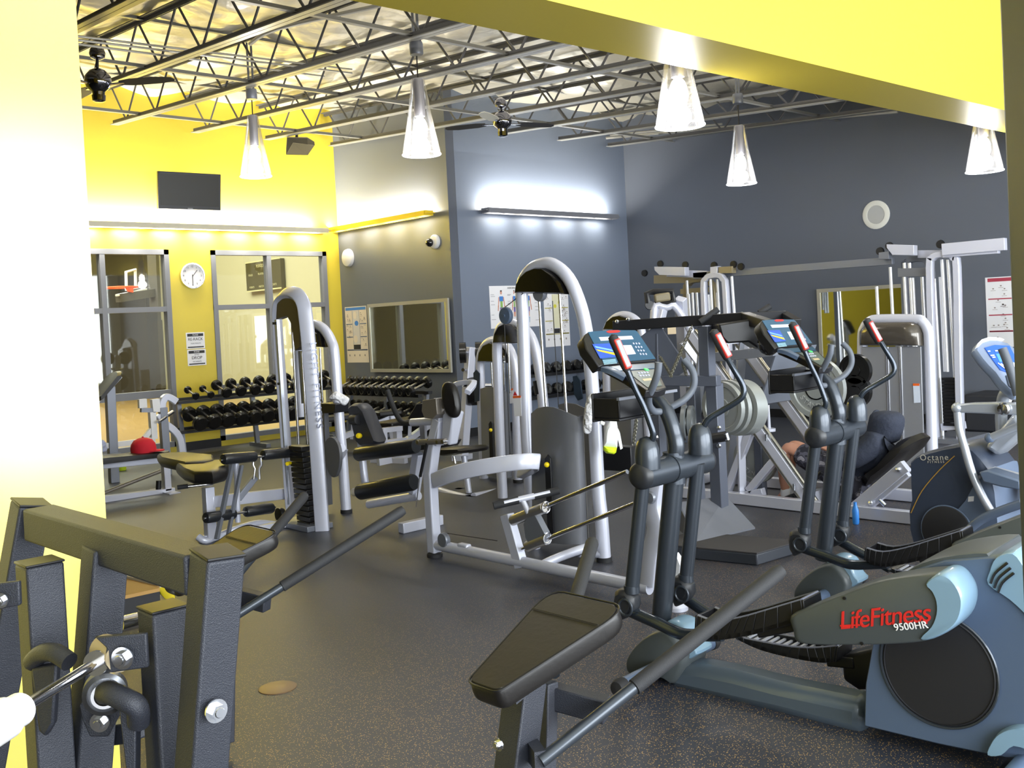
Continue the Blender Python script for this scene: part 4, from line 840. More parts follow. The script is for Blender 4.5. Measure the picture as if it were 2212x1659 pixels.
    pedal([(1590, 1376), (1650, 1388), (1710, 1398), (1760, 1400), (1806, 1396)], [(1596, 1384), (1640, 1404), (1700, 1420), (1770, 1432), (1802, 1430)], .2, .34)
    obj('crank_link', MB().beam(S(1640, 1362, -.1), S(1730, 1345, -.1), .05, .05), BLK, t, bev=.006)
    obj('crank_link', MB().beam(S(1790, 1425, .27), S(1850, 1430, .27), .05, .045), BLK, t, bev=.006)
    obj('far_arm_cover', MB().prism([S(x, y, .3) for x, y in ((1828, 1410), (1870, 1400), (1990, 1370), (1990, 1480), (1865, 1484), (1832, 1462))], vw * .1), BLK, t, bev=.015)
    return t
el1 = elliptical()
el2 = dup(el1, (1.4, 0, 0), label='second grey elliptical trainer, partly behind the nearest one')
# ================================================================ selectorised machines in the middle of the room
YRF = mat('warning_orange_print', (230, 100, 30), .5)
def arch_machine(X, tube, r, panel, shroud, rods, label, back=True, slot=None, sh_depth=.28, stack=True, base_pt=None):
    """tube/panel/shroud/rods are outlines traced on the plane of the arch (a vertical plane running along the room)"""
    T = lambda x, y, dx=0.: onX(x, y, X) + UX * dx
    pts = [T(*p) for p in tube]; g = pts[0].copy(); g.z = 0
    t = thing('selectorized_machine', label, 'exercise machine', g, 'arched weight stack machines')
    path = smooth_path(pts, 4)
    obj('arch_tube', MB().tube(path, r, 20), SILV, t)
    obj('foot_cap', MB().cyl(V((g.x, g.y, 0)), V((g.x, g.y, .03)), r * 1.15), RUB, t)
    if panel:
        a = [T(x, y, .005) for x, y in panel]; ty = UX * .13; c = sum(a, V()) / len(a)
        rings = []
        for s_, e_ in ((-.5, .86), (-.4, .94), (-.2, .99), (0, 1), (.2, .99), (.4, .94), (.5, .86)): rings.append([c + (p - c) * e_ + ty * s_ for p in a])
        obj('pulley_cowl', MB().ring_loft(rings), BLKG, t)
    if shroud:                            # bowed front shroud: top outline traced, bottom outline traced
        top, bot = shroud; n = len(top); mb = MB(); fr = []; 
        for i in range(n):
            s_ = i / (n - 1); bow = -sh_depth * .75 * math.sin(PI * (.08 + .84 * s_)) ** .8
            tp_ = onX(top[i][0], top[i][1], X + bow * .6); bt_ = onX(bot[i][0], bot[i][1], X + bow * .6); bt_.z = max(bt_.z, .06)
            fr.append((tp_, bt_))
        vs = [p for q in fr for p in q]; vs += [p + UX * .006 for p in vs]; m = 2 * n; fs = []
        for i in range(n - 1):
            a, b, c, d = 2 * i, 2 * i + 1, 2 * i + 3, 2 * i + 2; fs += [(a, b, c, d), (m + d, m + c, m + b, m + a), (a, d, m + d, m + a), (b, m + b, m + c, c)]
        fs += [(0, m, m + 1, 1), (m - 2, m - 1, 2 * m - 1, 2 * m - 2)]
        obj('front_shroud', mb.add(vs, fs), SHR, t)
        if back:
            a0 = onX(*top[0], X + .2); a1 = onX(*top[-1], X + .2); b0 = V((a0.x, a0.y, .06)); b1 = V((a1.x, a1.y, .06)); zz = max(a0.z, a1.z)
            obj('rear_shroud', MB().hexa([a0, a1, b1, b0], [p + UX * .006 for p in (a0, a1, b1, b0)]), mat('dim_shroud_panel', (96, 94, 90), .5), t)
        if slot:
            k = slot[0]; a = [onX(x, y, X - sh_depth * .5) for x, y in slot[1]]; obj('selector_slot', MB().prism(a, UX * .012), BLK, t, bev=.004)
            obj('selector_pin', MB().ball(onX(slot[1][0][0] + 4, slot[1][0][1] + 14, X - sh_depth * .5 - .02), .018), YLB, t)
    for a, b in rods: obj('guide_rod', MB().cyl(T(*a), T(*b), .0095, n=12), STEEL, t)
    return t, T
# ---- the large arched machine in the centre with its leg press sledge
am, T1 = arch_machine(4.84, [(1306, 1219), (1299, 1120), (1292, 1052), (1281, 855), (1269, 735), (1254, 661), (1228, 601), (1195, 572), (1168, 572), (1147, 583), (1131, 607), (1127, 640), (1130, 700), (1136, 896), (1146, 1050), (1154, 1190)], .045,
    [(1119, 634), (1122, 615), (1132, 598), (1146, 585), (1166, 577), (1186, 578), (1206, 592), (1222, 612), (1233, 636)],
    ([(1147, 893), (1160, 882), (1178, 878), (1196, 880), (1216, 887), (1234, 895), (1247, 900), (1258, 898)], [(1150, 1166), (1160, 1168), (1178, 1172), (1198, 1174), (1218, 1176), (1238, 1176), (1256, 1176), (1268, 1174)]),
    [((1164, 640), (1180, 890)), ((1208, 630), (1224, 900))], 'tallest arched silver weight machine with a white towel on its post',
    slot=(0, [(1177, 990), (1184, 981), (1190, 990), (1197, 1155), (1184, 1157)]), sh_depth=.36)
pc = T1(1108, 681, -.07); obj('side_pulley', MB().lathe(pc, -UX, [(.055, -.02), (.06, -.012), (.06, .008), (.054, .014), (.01, .016), (.01, .022), (.001, .022)], 32), ELB, am)
obj('crown_pulley', MB().lathe(T1(1171, 634, -.02), -UX, [(.05, -.02), (.055, -.01), (.055, .01), (.05, .02), (.001, .02)], 28), SILD, am)
obj('cable', MB().tube([T1(1103, 664, -.06), T1(1136, 634, -.03), T1(1150, 620, 0)], .003, 6), BLK, am)
obj('cable', MB().cyl(T1(1103, 695, -.06), T1(1116, 1010, -.06), .003, n=6), BLK, am)
obj('cable', MB().cyl(T1(1189, 650, .02), T1(1202, 880, .02), .003, n=6), BLK, am)
cs_ = [T1(1127, 860, -.047), T1(1130, 896, -.047)]
st = obj('warning_sticker', MB().prism([T1(x, y, -.047) for x, y in ((1119, 856), (1136, 855), (1137, 897), (1122, 898))], UX * .002), PAPER, am)
obj('sticker_heading', MB().prism([T1(x, y, -.049) for x, y in ((1119, 854), (1136, 853), (1136, 858), (1119, 859))], UX * .002), YRF, st)
obj('sticker_triangle', MB().prism([T1(x, y, -.048) for x, y in ((1119, 853), (1128, 853), (1123, 844))], UX * .002), mat('warning_red_print', (200, 30, 40), .5), st)
obj('instruction_placard', MB().prism([T1(x, y, -.04) for x, y in ((1247, 812), (1256, 810), (1263, 822), (1268, 860), (1258, 864), (1250, 850))], UX * .01), mat('navy_placard', (36, 50, 66), .4), am)
# sledge frame on the user side
XR = 4.27; R1 = lambda x, y, dx=0.: onX(x, y, XR) + UX * dx
lf = R1(940, 1212); lf.z = 0
obj('base_rail', MB().tube([V((XR, lf.y, .085)), V((XR, R1(1124, 1222).y, .085)), V((XR, R1(1410, 1270).y + .02, .085))], .036, 16), SILV, am)
obj('rail_foot', MB().lathe(V((XR, lf.y, 0)), U0, [(.055, 0), (.055, .02), (.04, .035)], 20), RUB, am)
obj('front_upright', MB().tube([V((XR, lf.y, .03)), R1(933, 1100), R1(929, 1020), R1(936, 965), R1(950, 905)], .06, sq=(.075, .08), up=UY), SILV, am, bev=.004)
obj('link_arm', MB().tube(smooth_path([R1(940, 1038), R1(985, 1022), R1(1040, 1010) + UX * .1, R1(1085, 1010) + UX * .3, T1(1135, 1016, -.04)], 4), .05, sq=(.06, .105)), SILV, am, bev=.004)
obj('upper_post', MB().beam(R1(944, 960), R1(952, 862), .07, .075, UY), SILV, am, bev=.005)
obj('pad_plate', MB().prism([R1(x, y, -.045) for x, y in ((936, 862), (965, 858), (968, 892), (958, 902), (940, 900), (934, 885))], UX * .1), mat('brown_grey_bracket', (126, 120, 112), .4, .4), am, bev=.004)
obj('counter_block', MB().beam(R1(975, 885, .02), R1(966, 958, .02), .1, .12, UY, .08, .09), SILV, am, bev=.015)
po = []
pcn = R1(986, 862, -.07); pu = (R0 * .75 - F0 * .66).normalized(); pn_ = (-F0 * .8 - R0 * .6 + U0 * .05).normalized(); pu = (pu - pn_ * pu.dot(pn_)).normalized(); pz = pn_.cross(pu); pz = pz if pz.z > 0 else -pz
pz = (pz + pu * -.18).normalized()
for k in range(28):
    a_ = 2 * PI * k / 28; x_, y_ = math.cos(a_), math.sin(a_); po.append(pcn + pu * (.068 * (abs(x_) ** .8) * (1 if x_ > 0 else -1)) + pz * (.122 * (abs(y_) ** .8) * (1 if y_ > 0 else -1)))
pd_ = obj('chest_pad', MB().slab([p - pn_ * .03 for p in po], pn_ * .06, ins=.35), VIN, am)
obj('pad_bracket', MB().beam(pcn - pn_ * .05, R1(955, 880), .05, .06), SILV, am)
hnd = smooth_path([R1(837, 843), R1(847, 873), R1(859, 900), R1(872, 914), R1(893, 913)], 4)
hb = obj('handle_tube', MB().tube([R1(890, 912.5), R1(944, 909)], .028, 16), SILV, am)
obj('curved_grip', MB().tube(hnd, .0185, 14), FOAM, hb)
obj('rear_handle', MB().tube(smooth_path([R1(918, 846, .2), R1(945, 833, .2), R1(975, 832, .2), R1(985, 850, .1)], 4), .03, sq=(.04, .035)), SILV, am)
obj('gas_strut', MB().cyl(R1(935, 955, -.05), R1(920, 1027, -.05), .011, n=12), BLK, am)
obj('strut_rod', MB().cyl(R1(937, 945, -.05), R1(935, 957, -.05), .007, n=10).cyl(R1(919, 1025, -.05), R1(911, 1092, -.05), .004, n=8), STEEL, am)
for x, y in ((916, 953), (958, 953), (970, 952)): obj('pivot_nut', MB().cyl(R1(x, y, -.06), R1(x, y, -.02), .013, n=12), STEEL, am)
obj('pivot_shaft', MB().cyl(R1(912, 954, -.04), R1(972, 952, -.04), .02, n=14), mat('brown_grey_bracket', (126, 120, 112), .4, .4), am)
# sledge rods and foot lever
obj('foot_lever', MB().beam(R1(1095, 1111), R1(1127, 1226), .06, .075, UY), SILV, am, bev=.005)
e1_ = R1(1350, 1020, .02); e2_ = R1(1368, 1088, .02)
obj('slide_rod', MB().cyl(R1(1104, 1126), e1_, .0135, n=16), STEEL, am)
obj('slide_rod', MB().cyl(R1(1122, 1188), e2_, .0135, n=16), STEEL, am)
obj('carriage_sleeve', MB().cyl(R1(1108, 1124), R1(1176, 1097), .034, n=20), mat('pale_alloy', (178, 174, 168), .3, .8), am)
obj('carriage_sleeve', MB().cyl(R1(1140, 1180), R1(1180, 1164), .034, n=20), mat('pale_alloy', (178, 174, 168), .3, .8), am)
for p in ((1179, 1096), (1182, 1163)): obj('sleeve_ring', MB().tube(arc(R1(*p), UX, U0, .034, 0, 2 * PI, 20)[:-1], .006, 6, closed=True), STEEL, am)
obj('carriage_plate', MB().prism([R1(x, y, -.0) for x, y in ((1136, 1130), (1150, 1110), (1160, 1108), (1182, 1150), (1182, 1172), (1150, 1178), (1140, 1160))], UX * .05), SILD, am, bev=.004)
obj('lever_stem', MB().cyl(R1(1133, 1078, -.02), R1(1147, 1108, -.02), .018, n=14), SILV, am)
hb = obj('foot_handle', MB().cyl(R1(1119, 1080, -.12), R1(1158, 1070, .12), .019, n=14), SILV, am)
ax_ = (R1(1158, 1070, .12) - R1(1119, 1080, -.12)).normalized()
h0 = R1(1137, 1076, 0)
for s_ in (-1, 1): obj('ribbed_grip', MB().cyl(h0 + ax_ * .05 * s_, h0 + ax_ * .21 * s_, .024, n=14), FOAM, hb)
obj('stop_bumper', MB().cyl(R1(1101, 1128, -.0), R1(1109, 1124, 0), .026, n=16), BLK, am)
obj('base_pulley', MB().lathe(R1(964, 1165, -.02), -UX, [(.045, -.02), (.05, -.01), (.04, 0), (.05, .012), (.045, .02), (.001, .02)], 26), SILD, am)
obj('pulley_box', MB().box(R1(1003, 1182, 0), .05, .1, .05), SILV, am, bev=.012)
obj('cable', MB().cyl(R1(966, 1152), R1(1074, 1168), .003, n=6), BLK, am)
obj('curved_brace', MB().tube(smooth_path([R1(1168, 1222), R1(1185, 1210, .1), R1(1207, 1200, .25), T1(1270, 1188, -.1), T1(1303, 1196, -.02)], 4), .028, 14), SILV, am)
sp_ = [R1(1400, 1262), R1(1406, 1200), R1(1419, 1145), R1(1409, 1095), R1(1412, 1060), R1(1418, 1025)]
obj('rear_riser', MB().tube(smooth_path(sp_, 4), .05, sq=(.055, .1), up=UY), SILV, am)
obj('riser_boss', MB().lathe(R1(1418, 1072, -.05), -UX, [(.032, -.01), (.034, 0), (.028, .012), (.012, .014), (.001, .014)], 20), SILD, am)
obj('white_stop_plate', MB().prism([R1(x, y, .02) for x, y in ((1456, 1196), (1462, 1205), (1469, 1222), (1467, 1240), (1455, 1254))], UX * .04), mat('bright_white_paint', (235, 238, 245), .35), am)
g = R1(1462, 1298); obj('rear_foot', MB().lathe(V((XR, g.y, 0)), U0, [(.06, 0), (.06, .02), (.035, .05)], 20), SILV, am)
# towel and spray bottle on the near post
TOW = mat('white_terry_towel', (236, 236, 240), .85, bump=(14, 1., .06))
tw = [P(x, y, 6.38) for x, y in sm2(((1276, 850), (1290, 849), (1297, 858), (1296, 880), (1297, 893), (1284, 905), (1277, 905), (1278, 930), (1270, 938), (1261, 934), (1259, 915), (1262, 890), (1266, 866)), 3, True)]
tag(obj('hand_towel', MB().slab(tw, F0 * .09, ins=.35, k=4), TOW, sub=1), 'white towel draped over the post of the tallest arched machine', 'towel')
for a_, b_ in (((1286, 858), (1272, 925)), ((1292, 872), (1280, 900)), ((1276, 862), (1266, 930))): pass
tray = P(1292, 905, 6.35)
obj('towel_hook_tray', MB().prism([P(1278, 905, 6.4), P(1296, 893, 6.4), P(1312, 905, 6.4), P(1300, 909, 6.4)], F0 * .1), BLK, am, bev=.003)
sb_ = thing('spray_bottle', 'white spray bottle with yellow liquid hanging beside the centre machine', 'bottle', P(1320, 982, 6.3))
d_ = 6.3; prof = ((1304, 972), (1303, 964), (1307, 925), (1317, 908), (1333, 910), (1336, 935), (1334, 966), (1330, 980), (1308, 978))
obj('bottle_body', MB().slab([P(x, y, d_) for x, y in ((1303, 965), (1305, 940), (1308, 923), (1317, 908), (1332, 909), (1336, 935), (1333, 968))], F0 * .07, ins=.3), mat('frosted_white_bottle', (240, 242, 246), .3), sb_)
obj('yellow_liquid', MB().slab([P(x, y, d_ - .002) for x, y in ((1303, 963), (1333, 966), (1331, 977), (1326, 981), (1309, 979), (1302, 971))], F0 * .073, ins=.3), mat('lime_yellow_liquid', (214, 238, 40), .3), sb_)
obj('spray_nozzle', MB().beam(P(1296, 912, d_), P(1306, 916, d_), .02, .024), WHT, sb_, bev=.006)
obj('trigger', MB().prism([P(1335, 925, d_), P(1339, 935, d_), P(1345, 968, d_), P(1340, 971, d_), P(1335, 950, d_)], F0 * .02), WHT, sb_)
# ---- the other arched machines behind
a2, T2 = arch_machine(6.75, [(1120, 1052), (1117, 950), (1115, 840), (1112, 790), (1102, 756), (1086, 739), (1068, 735), (1052, 742), (1041, 760), (1037, 785), (1039, 838), (1046, 1052)], .045,
    [(1037, 782), (1040, 762), (1050, 745), (1066, 738), (1082, 743), (1096, 757), (1099, 784)],
    ([(1037, 840), (1050, 836), (1062, 836), (1076, 839), (1090, 845), (1098, 849)], [(1043, 1036), (1055, 1040), (1068, 1042), (1082, 1044), (1096, 1044), (1106, 1043)]),
    [((1061, 778), (1064, 838)), ((1088, 784), (1090, 845)), ((1101, 784), (1103, 843))], 'lower arched silver machine left of the tallest arched machine', slot=(0, [(1056, 915), (1060, 909), (1064, 915), (1067, 1004), (1059, 1006)]), sh_depth=.36)
XB = 6.1; S2 = lambda x, y, dx=0.: onX(x, y, XB) + UX * dx
obj('seat_pad', MB().slab([S2(x, y) for x, y in ((956, 975), (962, 966), (975, 964), (1035, 962), (1043, 968), (1042, 974), (975, 983), (960, 981))], UX * .34, ins=.2), VIN, a2)
obj('seat_post', MB().cyl(S2(1002, 985), S2(1013, 1066), .03, n=16), SILV, a2)
obj('adjuster_rod', MB().cyl(S2(989, 984, -.05), S2(992, 1000, -.05), .014, n=12), STEEL, a2)
obj('base_rail', MB().tube(smooth_path([S2(955, 1052, -.1), S2(985, 1062, -.1), S2(1025, 1072, -.1)], 3), .035, 12), SILV, a2)
obj('base_foot_block', MB().beam(S2(1036, 1072, -.1), V((S2(1036, 1072, -.1).x, S2(1036, 1072, -.1).y, 0)), .09, .1, UY), SILV, a2, bev=.006)
obj('base_foot_block', MB().beam(S2(975, 1066, .1), V((S2(975, 1066, .1).x, S2(975, 1066, .1).y, 0)), .08, .09, UY), SILV, a2, bev=.006)
obj('cross_rail', MB().cyl(S2(1040, 1068, -.1), T2(1118, 1052, -.1), .03, n=12), SILV, a2)
obj('side_placard', MB().prism([T2(x, y, -.05) for x, y in ((1031, 805), (1037, 798), (1044, 806), (1043, 865), (1034, 868))], UX * .01), mat('navy_placard', (36, 50, 66), .4), a2)
st = obj('warning_sticker', MB().prism([T2(x, y, -.048) for x, y in ((1108, 842), (1116, 841), (1117, 870), (1109, 871))], UX * .002), PAPER, a2)
obj('sticker_heading', MB().prism([T2(x, y, -.05) for x, y in ((1108, 839), (1116, 838), (1116, 842), (1108, 843))], UX * .002), YRF, st)
a3, T3 = arch_machine(6.0, [(1196, 1085), (1188, 1000), (1176, 900), (1168, 820), (1160, 770), (1150, 735), (1135, 712), (1115, 698), (1096, 698), (1080, 712), (1074, 745), (1075, 800), (1080, 950), (1086, 1075)], .045,
    [(1071, 742), (1074, 722), (1084, 704), (1098, 697), (1118, 701), (1134, 716), (1144, 742)], None, [((1098, 742), (1102, 850))], 'arched machine mostly hidden behind the tallest arched machine')
obj('rear_tower_panel', MB().prism([T3(x, y, .05) for x, y in ((1198, 875), (1215, 871), (1235, 874), (1258, 884), (1275, 1060), (1210, 1060))], UX * .01), mat('dim_shroud_panel', (96, 94, 90), .5), a3)
obj('rubber_sleeve', MB().cyl(T3(1163, 822), T3(1168, 851), .05, n=18), BLK, a3)
a4, T4 = arch_machine(8.2, [(1405, 1000), (1398, 900), (1390, 760), (1385, 712), (1374, 692), (1357, 682), (1340, 682), (1324, 691), (1313, 708), (1310, 740), (1312, 900), (1318, 1000)], .045,
    [(1306, 712), (1313, 695), (1328, 683), (1345, 680), (1362, 686), (1376, 698), (1384, 716)], ([(1318, 800), (1340, 794), (1360, 795), (1382, 804)], [(1322, 985), (1342, 990), (1365, 992), (1390, 990)]), [], 'arched machine showing its glossy dome above the black squat frame')
# ---- leg curl machine with the lettered tower (left of centre)
XT = 4.3; TT = lambda x, y, dx=0.: onX(x, y, XT) + UX * dx
ft_ = TT(690, 1153); ft_.z = 0
lc = thing('leg_curl_machine', 'silver leg curl machine with lettered upright and black roller pads', 'exercise machine', (3.8, 7.1, 0))
fr_ = [TT(697, 1152), TT(684, 960), TT(668, 760), TT(661, 690), TT(655, 655), TT(641, 636), TT(622, 633), TT(606, 642), TT(599, 665), TT(600, 720), TT(612, 880), (TT(628, 1100))]
obj('tower_frame', MB().tube(smooth_path(fr_, 4), .05, sq=(.11, .055)), SILV, lc, bev=.004)
fl_ = TT(697, 1152, .0); 
tu = (TT(684, 905) - TT(668, 700)).normalized()
c_ = TT(677, 820) - UY * .03
text('raised_lettering', 'LIGHT FITNESS', .085, mat('embossed_silver', (150, 154, 172), .35, .5), TT(678.5, 832) - UY * .031, tu, UX, lc, ext=.002, space=1.25)
obj('slotted_track', MB().beam(TT(604, 690, -.03), TT(630, 1088, -.03), .05, .03, UX), mat('track_alloy', (196, 202, 216), .3, .7), lc, bev=.002)
for x, y in ((602, 698), (606, 698), (609, 828), (613, 828)): obj('track_screw', MB().cyl(TT(x, y, -.055), TT(x, y, -.04), .011, n=10), BLK, lc)
obj('pulley_housing', MB().prism([TT(x, y, .0) for x, y in ((604, 690), (606, 655), (620, 643), (640, 644), (652, 660), (656, 700), (655, 750), (645, 757), (637, 700), (628, 683), (615, 686))], UX * .07), mat('bronze_grey_housing', (98, 88, 70), .35, .4), lc, bev=.004)
for a, b in (((630, 684), (645, 960)), ((652, 758), (664, 960))): obj('guide_rod', MB().cyl(TT(*a), TT(*b), .011, n=12), STEEL, lc)
obj('inner_channel', MB().beam(TT(643, 758, .03), TT(651, 872, .03), .05, .03, UX), SILD, lc)
ws = MB(); a = TT(648, 962); b = TT(668, 1136); n_ = 15
for i in range(n_):
    c_ = a.lerp(b, (i + .5) / n_); obj('weight_plate', MB().box(c_, .1, .2, (a.z - b.z) / n_ * .86), BLK, lc, bev=.004)
obj('selector_pin', MB().cyl(TT(640, 998, -.06), TT(646, 998, -.11), .016, n=12), YLB, lc)
obj('tower_base', MB().bx(XT - .12, XT + .12, ft_.y - .02, TT(628, 1100).y + .05, 0, .045), SILD, lc, bev=.005)
obj('foot_wheel', MB().lathe(TT(617, 1110, -.05), -UX, [(.06, -.02), (.065, 0), (.06, .02), (.03, .024), (.001, .024)], 24), BLK, lc)
D7 = 7.7
def PP(x, y, dd=0.): return P(x, y, D7 + dd)
obj('roller_shaft', MB().cyl(PP(476, 994), PP(632, 980, .55), .012, n=10), STEEL, lc)
rx = lambda p, q: obj('roller_pad', MB().lathe(p, q - p, [(.012, 0), (.038, .004), (.043, .015), (.043, (q - p).length - .015), (.038, (q - p).length - .004), (.012, (q - p).length)], 24), mat('black_roller_vinyl', (34, 36, 40), .3, spec=.6), lc)
rx(PP(481, 992), PP(551, 986, .26)); rx(PP(567, 983, .32), PP(629, 977, .54))
obj('roller_shaft', MB().cyl(PP(440, 1120, -.15), PP(594, 1096, .4), .012, n=10), STEEL, lc)
rx(PP(443, 1119, -.14), PP(506, 1110, .1)); rx(PP(529, 1106, .17), PP(589, 1097, .38))
obj('front_post', MB().beam(PP(449, 1052, .05), V((PP(449, 1052, .05).x, PP(449, 1052, .05).y, .02)), .075, .075, UY), SILV, lc, bev=.005)
obj('mid_rail', MB().beam(PP(455, 1084, .05), TT(615, 1066), .06, .09), SILV, lc, bev=.005)
obj('base_tube', MB().tube(smooth_path([PP(428, 1160, 0), PP(445, 1168, 0), PP(470, 1158, .1), PP(520, 1140, .2), PP(560, 1130, .4), PP(606, 1135, .5)], 4), .028, 12), SILV, lc)
obj('base_tube', MB().beam(V((PP(430, 1166).x, PP(430, 1166).y, .03)), V((TT(640, 1100).x - .1, TT(640, 1100).y, .03)), .05, .05), SILV, lc)
obj('lever_arm', MB().cyl(PP(510, 985, .2), PP(514, 1128, .2), .022, n=14), SILV, lc)
obj('lever_arm', MB().beam(PP(502, 1000, .1), PP(468, 1165, -.1), .03, .03), SILD, lc); obj('lever_arm', MB().beam(PP(522, 1005, .15), PP(492, 1160, .0), .025, .025), SILD, lc)
obj('cam_arm', MB().beam(PP(514, 1078, .25), PP(552, 1030, .35), .04, .05), SILD, lc, bev=.004)
obj('link_fork', MB().tube([PP(549, 985, .3), PP(547, 1004, .3), PP(551, 1012, .3), PP(548, 1035, .3)], .009, 8), STEEL, lc)
obj('link_fork', MB().tube([PP(563, 985, .3), PP(565, 1004, .3), PP(560, 1012, .3), PP(561, 1035, .3)], .009, 8), STEEL, lc)
def pad(parent, pts, th, d, ins=.2, m_=VIN): return obj('bench_pad', MB().slab([P(x, y, dd) for x, y, dd in pts], th, ins=ins), m_, parent)
zt_ = V((0, 0, .085))
def hpad(parent, z, pts, th=.085):
    return obj('bench_pad', MB().slab([G(x, y, z) for x, y in pts], U0 * th, ins=.25), VIN, parent)
hpad(lc, .57, ((339, 990), (360, 987), (398, 986), (440, 990), (462, 992), (463, 1002), (440, 1008), (400, 1010), (372, 1004), (345, 998)))
hpad(lc, .545, ((375, 1000), (405, 1008), (450, 1006), (486, 1005), (496, 1012), (490, 1026), (460, 1034), (420, 1034), (395, 1025), (380, 1012)), .1)
obj('pad_bracket', MB().beam(PP(420, 1042), PP(470, 1036, .1), .08, .03), BLK, lc)
obj('pad_handle', MB().cyl(PP(385, 1053, -.1), PP(460, 1045, .0), .012, n=10), STEEL, lc)
obj('handle_grip', MB().cyl(PP(383, 1053, -.1), PP(406, 1050, -.07), .018, n=12), FOAM, lc)
# ---- leg extension machine behind it
le, TL = arch_machine(4.85, [(750, 1136), (740, 990), (731, 880), (723, 768), (716, 738), (702, 714), (684, 702), (664, 702), (650, 716), (646, 760), (650, 900)], .045,
    [(655, 748), (655, 716), (668, 706), (685, 708), (698, 720), (704, 750)], ([(684, 880), (690, 882), (700, 883), (708, 884)], [(694, 1098), (700, 1099), (708, 1099), (718, 1098)]), [((691, 752), (697, 880))], 'arched silver machine with grey cam just behind the lettered tower', back=False, sh_depth=.2)
obj('towel_tray', MB().prism([TL(x, y, -.06) for x, y in ((716, 868), (752, 870), (750, 889), (722, 890))], UX * .14), BLK, le, bev=.005)
tw = [P(x, y, 8.12) for x, y in sm2(((728, 845), (735, 848), (752, 858), (755, 864), (747, 876), (738, 874), (728, 865), (712, 862), (712, 856), (722, 847)), 3, True)]
tag(obj('hand_towel', MB().slab(tw, F0 * .13, ins=.4, k=4), TOW, sub=1), 'crumpled white towel on the tray by the lettered tower', 'towel')
obj('pivot_bracket', MB().cyl(TL(726, 966, -.05), TL(764, 964, -.12), .035, n=18), SILV, le)
obj('pivot_plate', MB().prism([TL(x, y, -.06) for x, y in ((726, 970), (757, 970), (752, 982), (744, 994), (733, 992))], UX * .08), SILV, le, bev=.004)
cm_ = TL(767, 980, -.22); obj('cam_wheel', MB().prism([cm_ + UY * .12 * math.cos(a_) * (1 + .15 * math.sin(a_)) + U0 * .17 * math.sin(a_) for a_ in [2 * PI * k / 30 for k in range(30)]], UX * .03), mat('cast_grey_cam', (112, 114, 120), .45, .4), le, bev=.004)
XL = 4.5; LL = lambda x, y, dx=0.: onX(x, y, XL) + UX * dx
obj('lever_arm', MB().tube(smooth_path([LL(772, 893), LL(778, 940), LL(784, 1000), LL(791, 1062)], 3), .03, 14), SILV, le)
bp = [LL(x, y, .02) for x, y in ((757, 878), (766, 871), (780, 871), (792, 885), (820, 955), (818, 960), (785, 964), (776, 955))]
obj('back_pad', MB().slab(bp, UX * .12, ins=.15), mat('charcoal_vinyl_pad', (44, 46, 54), .45), le)
obj('adjust_knob', MB().lathe(LL(787, 941, -.02), (LL(795, 938, -.1) - LL(787, 941, -.02)), [(.012, 0), (.014, .05), (.022, .055), (.02, .08), (.001, .085)], 14), YLB, le)
q0_ = LL(806, 976, -.15); q1_ = LL(911, 962, -.05)
obj('roller_pad', MB().lathe(q0_, q1_ - q0_, [(.012, 0), (.05, .005), (.056, .02), (.056, (q1_ - q0_).length - .02), (.05, (q1_ - q0_).length)], 24), mat('black_roller_vinyl', (34, 36, 40), .3, spec=.6), le)
q0_ = LL(822, 1054, -.2); q1_ = LL(918, 1037, -.1)
obj('roller_pad', MB().lathe(q0_, q1_ - q0_, [(.02, 0), (.055, .005), (.062, .02), (.062, (q1_ - q0_).length - .02), (.055, (q1_ - q0_).length)], 24), mat('black_roller_vinyl', (34, 36, 40), .3, spec=.6), le)
obj('roller_hub', MB().cyl(LL(793, 1058, -.12), LL(824, 1053, -.2), .032, n=16), SILV, le)
obj('seat_frame', MB().beam(LL(838, 990, .3), LL(826, 1078, .3), .08, .08, UY), SILV, le, bev=.006)
obj('base_rail', MB().cyl(LL(752, 1098, .2), LL(838, 1084, .3), .035, n=14), SILV, le)
obj('base_foot', MB().beam(V((LL(840, 1090, .1).x, LL(840, 1090, .1).y, .04)), V((LL(840, 1090, .5).x, LL(840, 1090, .5).y, .04)), .07, .08), SILV, le, bev=.006)
obj('seat_pad', MB().slab([LL(x, y, .25) for x, y in ((790, 975), (800, 966), (900, 955), (912, 962), (905, 975), (810, 990))], UX * .35, ins=.15), VIN, le)
obj('roller_sleeve', MB().cyl(LL(786, 905, -.05), LL(772, 905, -.05), .04, n=14), BLK, le)
# ================================================================ back of the room
random.seed(11)
# ---- dumbbells: one model with head, head and handle, copied with size
DBM = mat('black_rubber_dumbbell', (17, 16, 15), .26, spec=.6); HCH = mat('dull_chrome_handle', (150, 146, 138), .3, .9)
def dumbbell(c, ax, r, L, label, group):
    c = V(c); ax = V(ax).normalized()
    t = thing('dumbbell', label, 'dumbbell', c - U0 * r, group)
    for s_ in (-1, 1):
        h = obj('head', MB().lathe(c + ax * s_ * (L / 2 - r * .9), ax * s_, [(r * .75, 0), (r, r * .25), (r, r * .75), (r * .8, r * .98), (r * .3, r), (.001, r * .95)], 16), DBM, t)
        if s_ < 0 or abs(ax.x) > .5: obj('weight_ring_mark', MB().tube(arc(c + ax * s_ * (L / 2 + r * .09), ax.cross(U0).normalized(), U0, r * .52, 0, 2 * PI, 12)[:-1], r * .03, 4, closed=True), mat('dim_grey_mark', (74, 72, 66), .5), h)
    obj('handle', MB().cyl(c - ax * (L / 2 - r * .9), c + ax * (L / 2 - r * .9), .016, n=10), HCH, t)
    return t
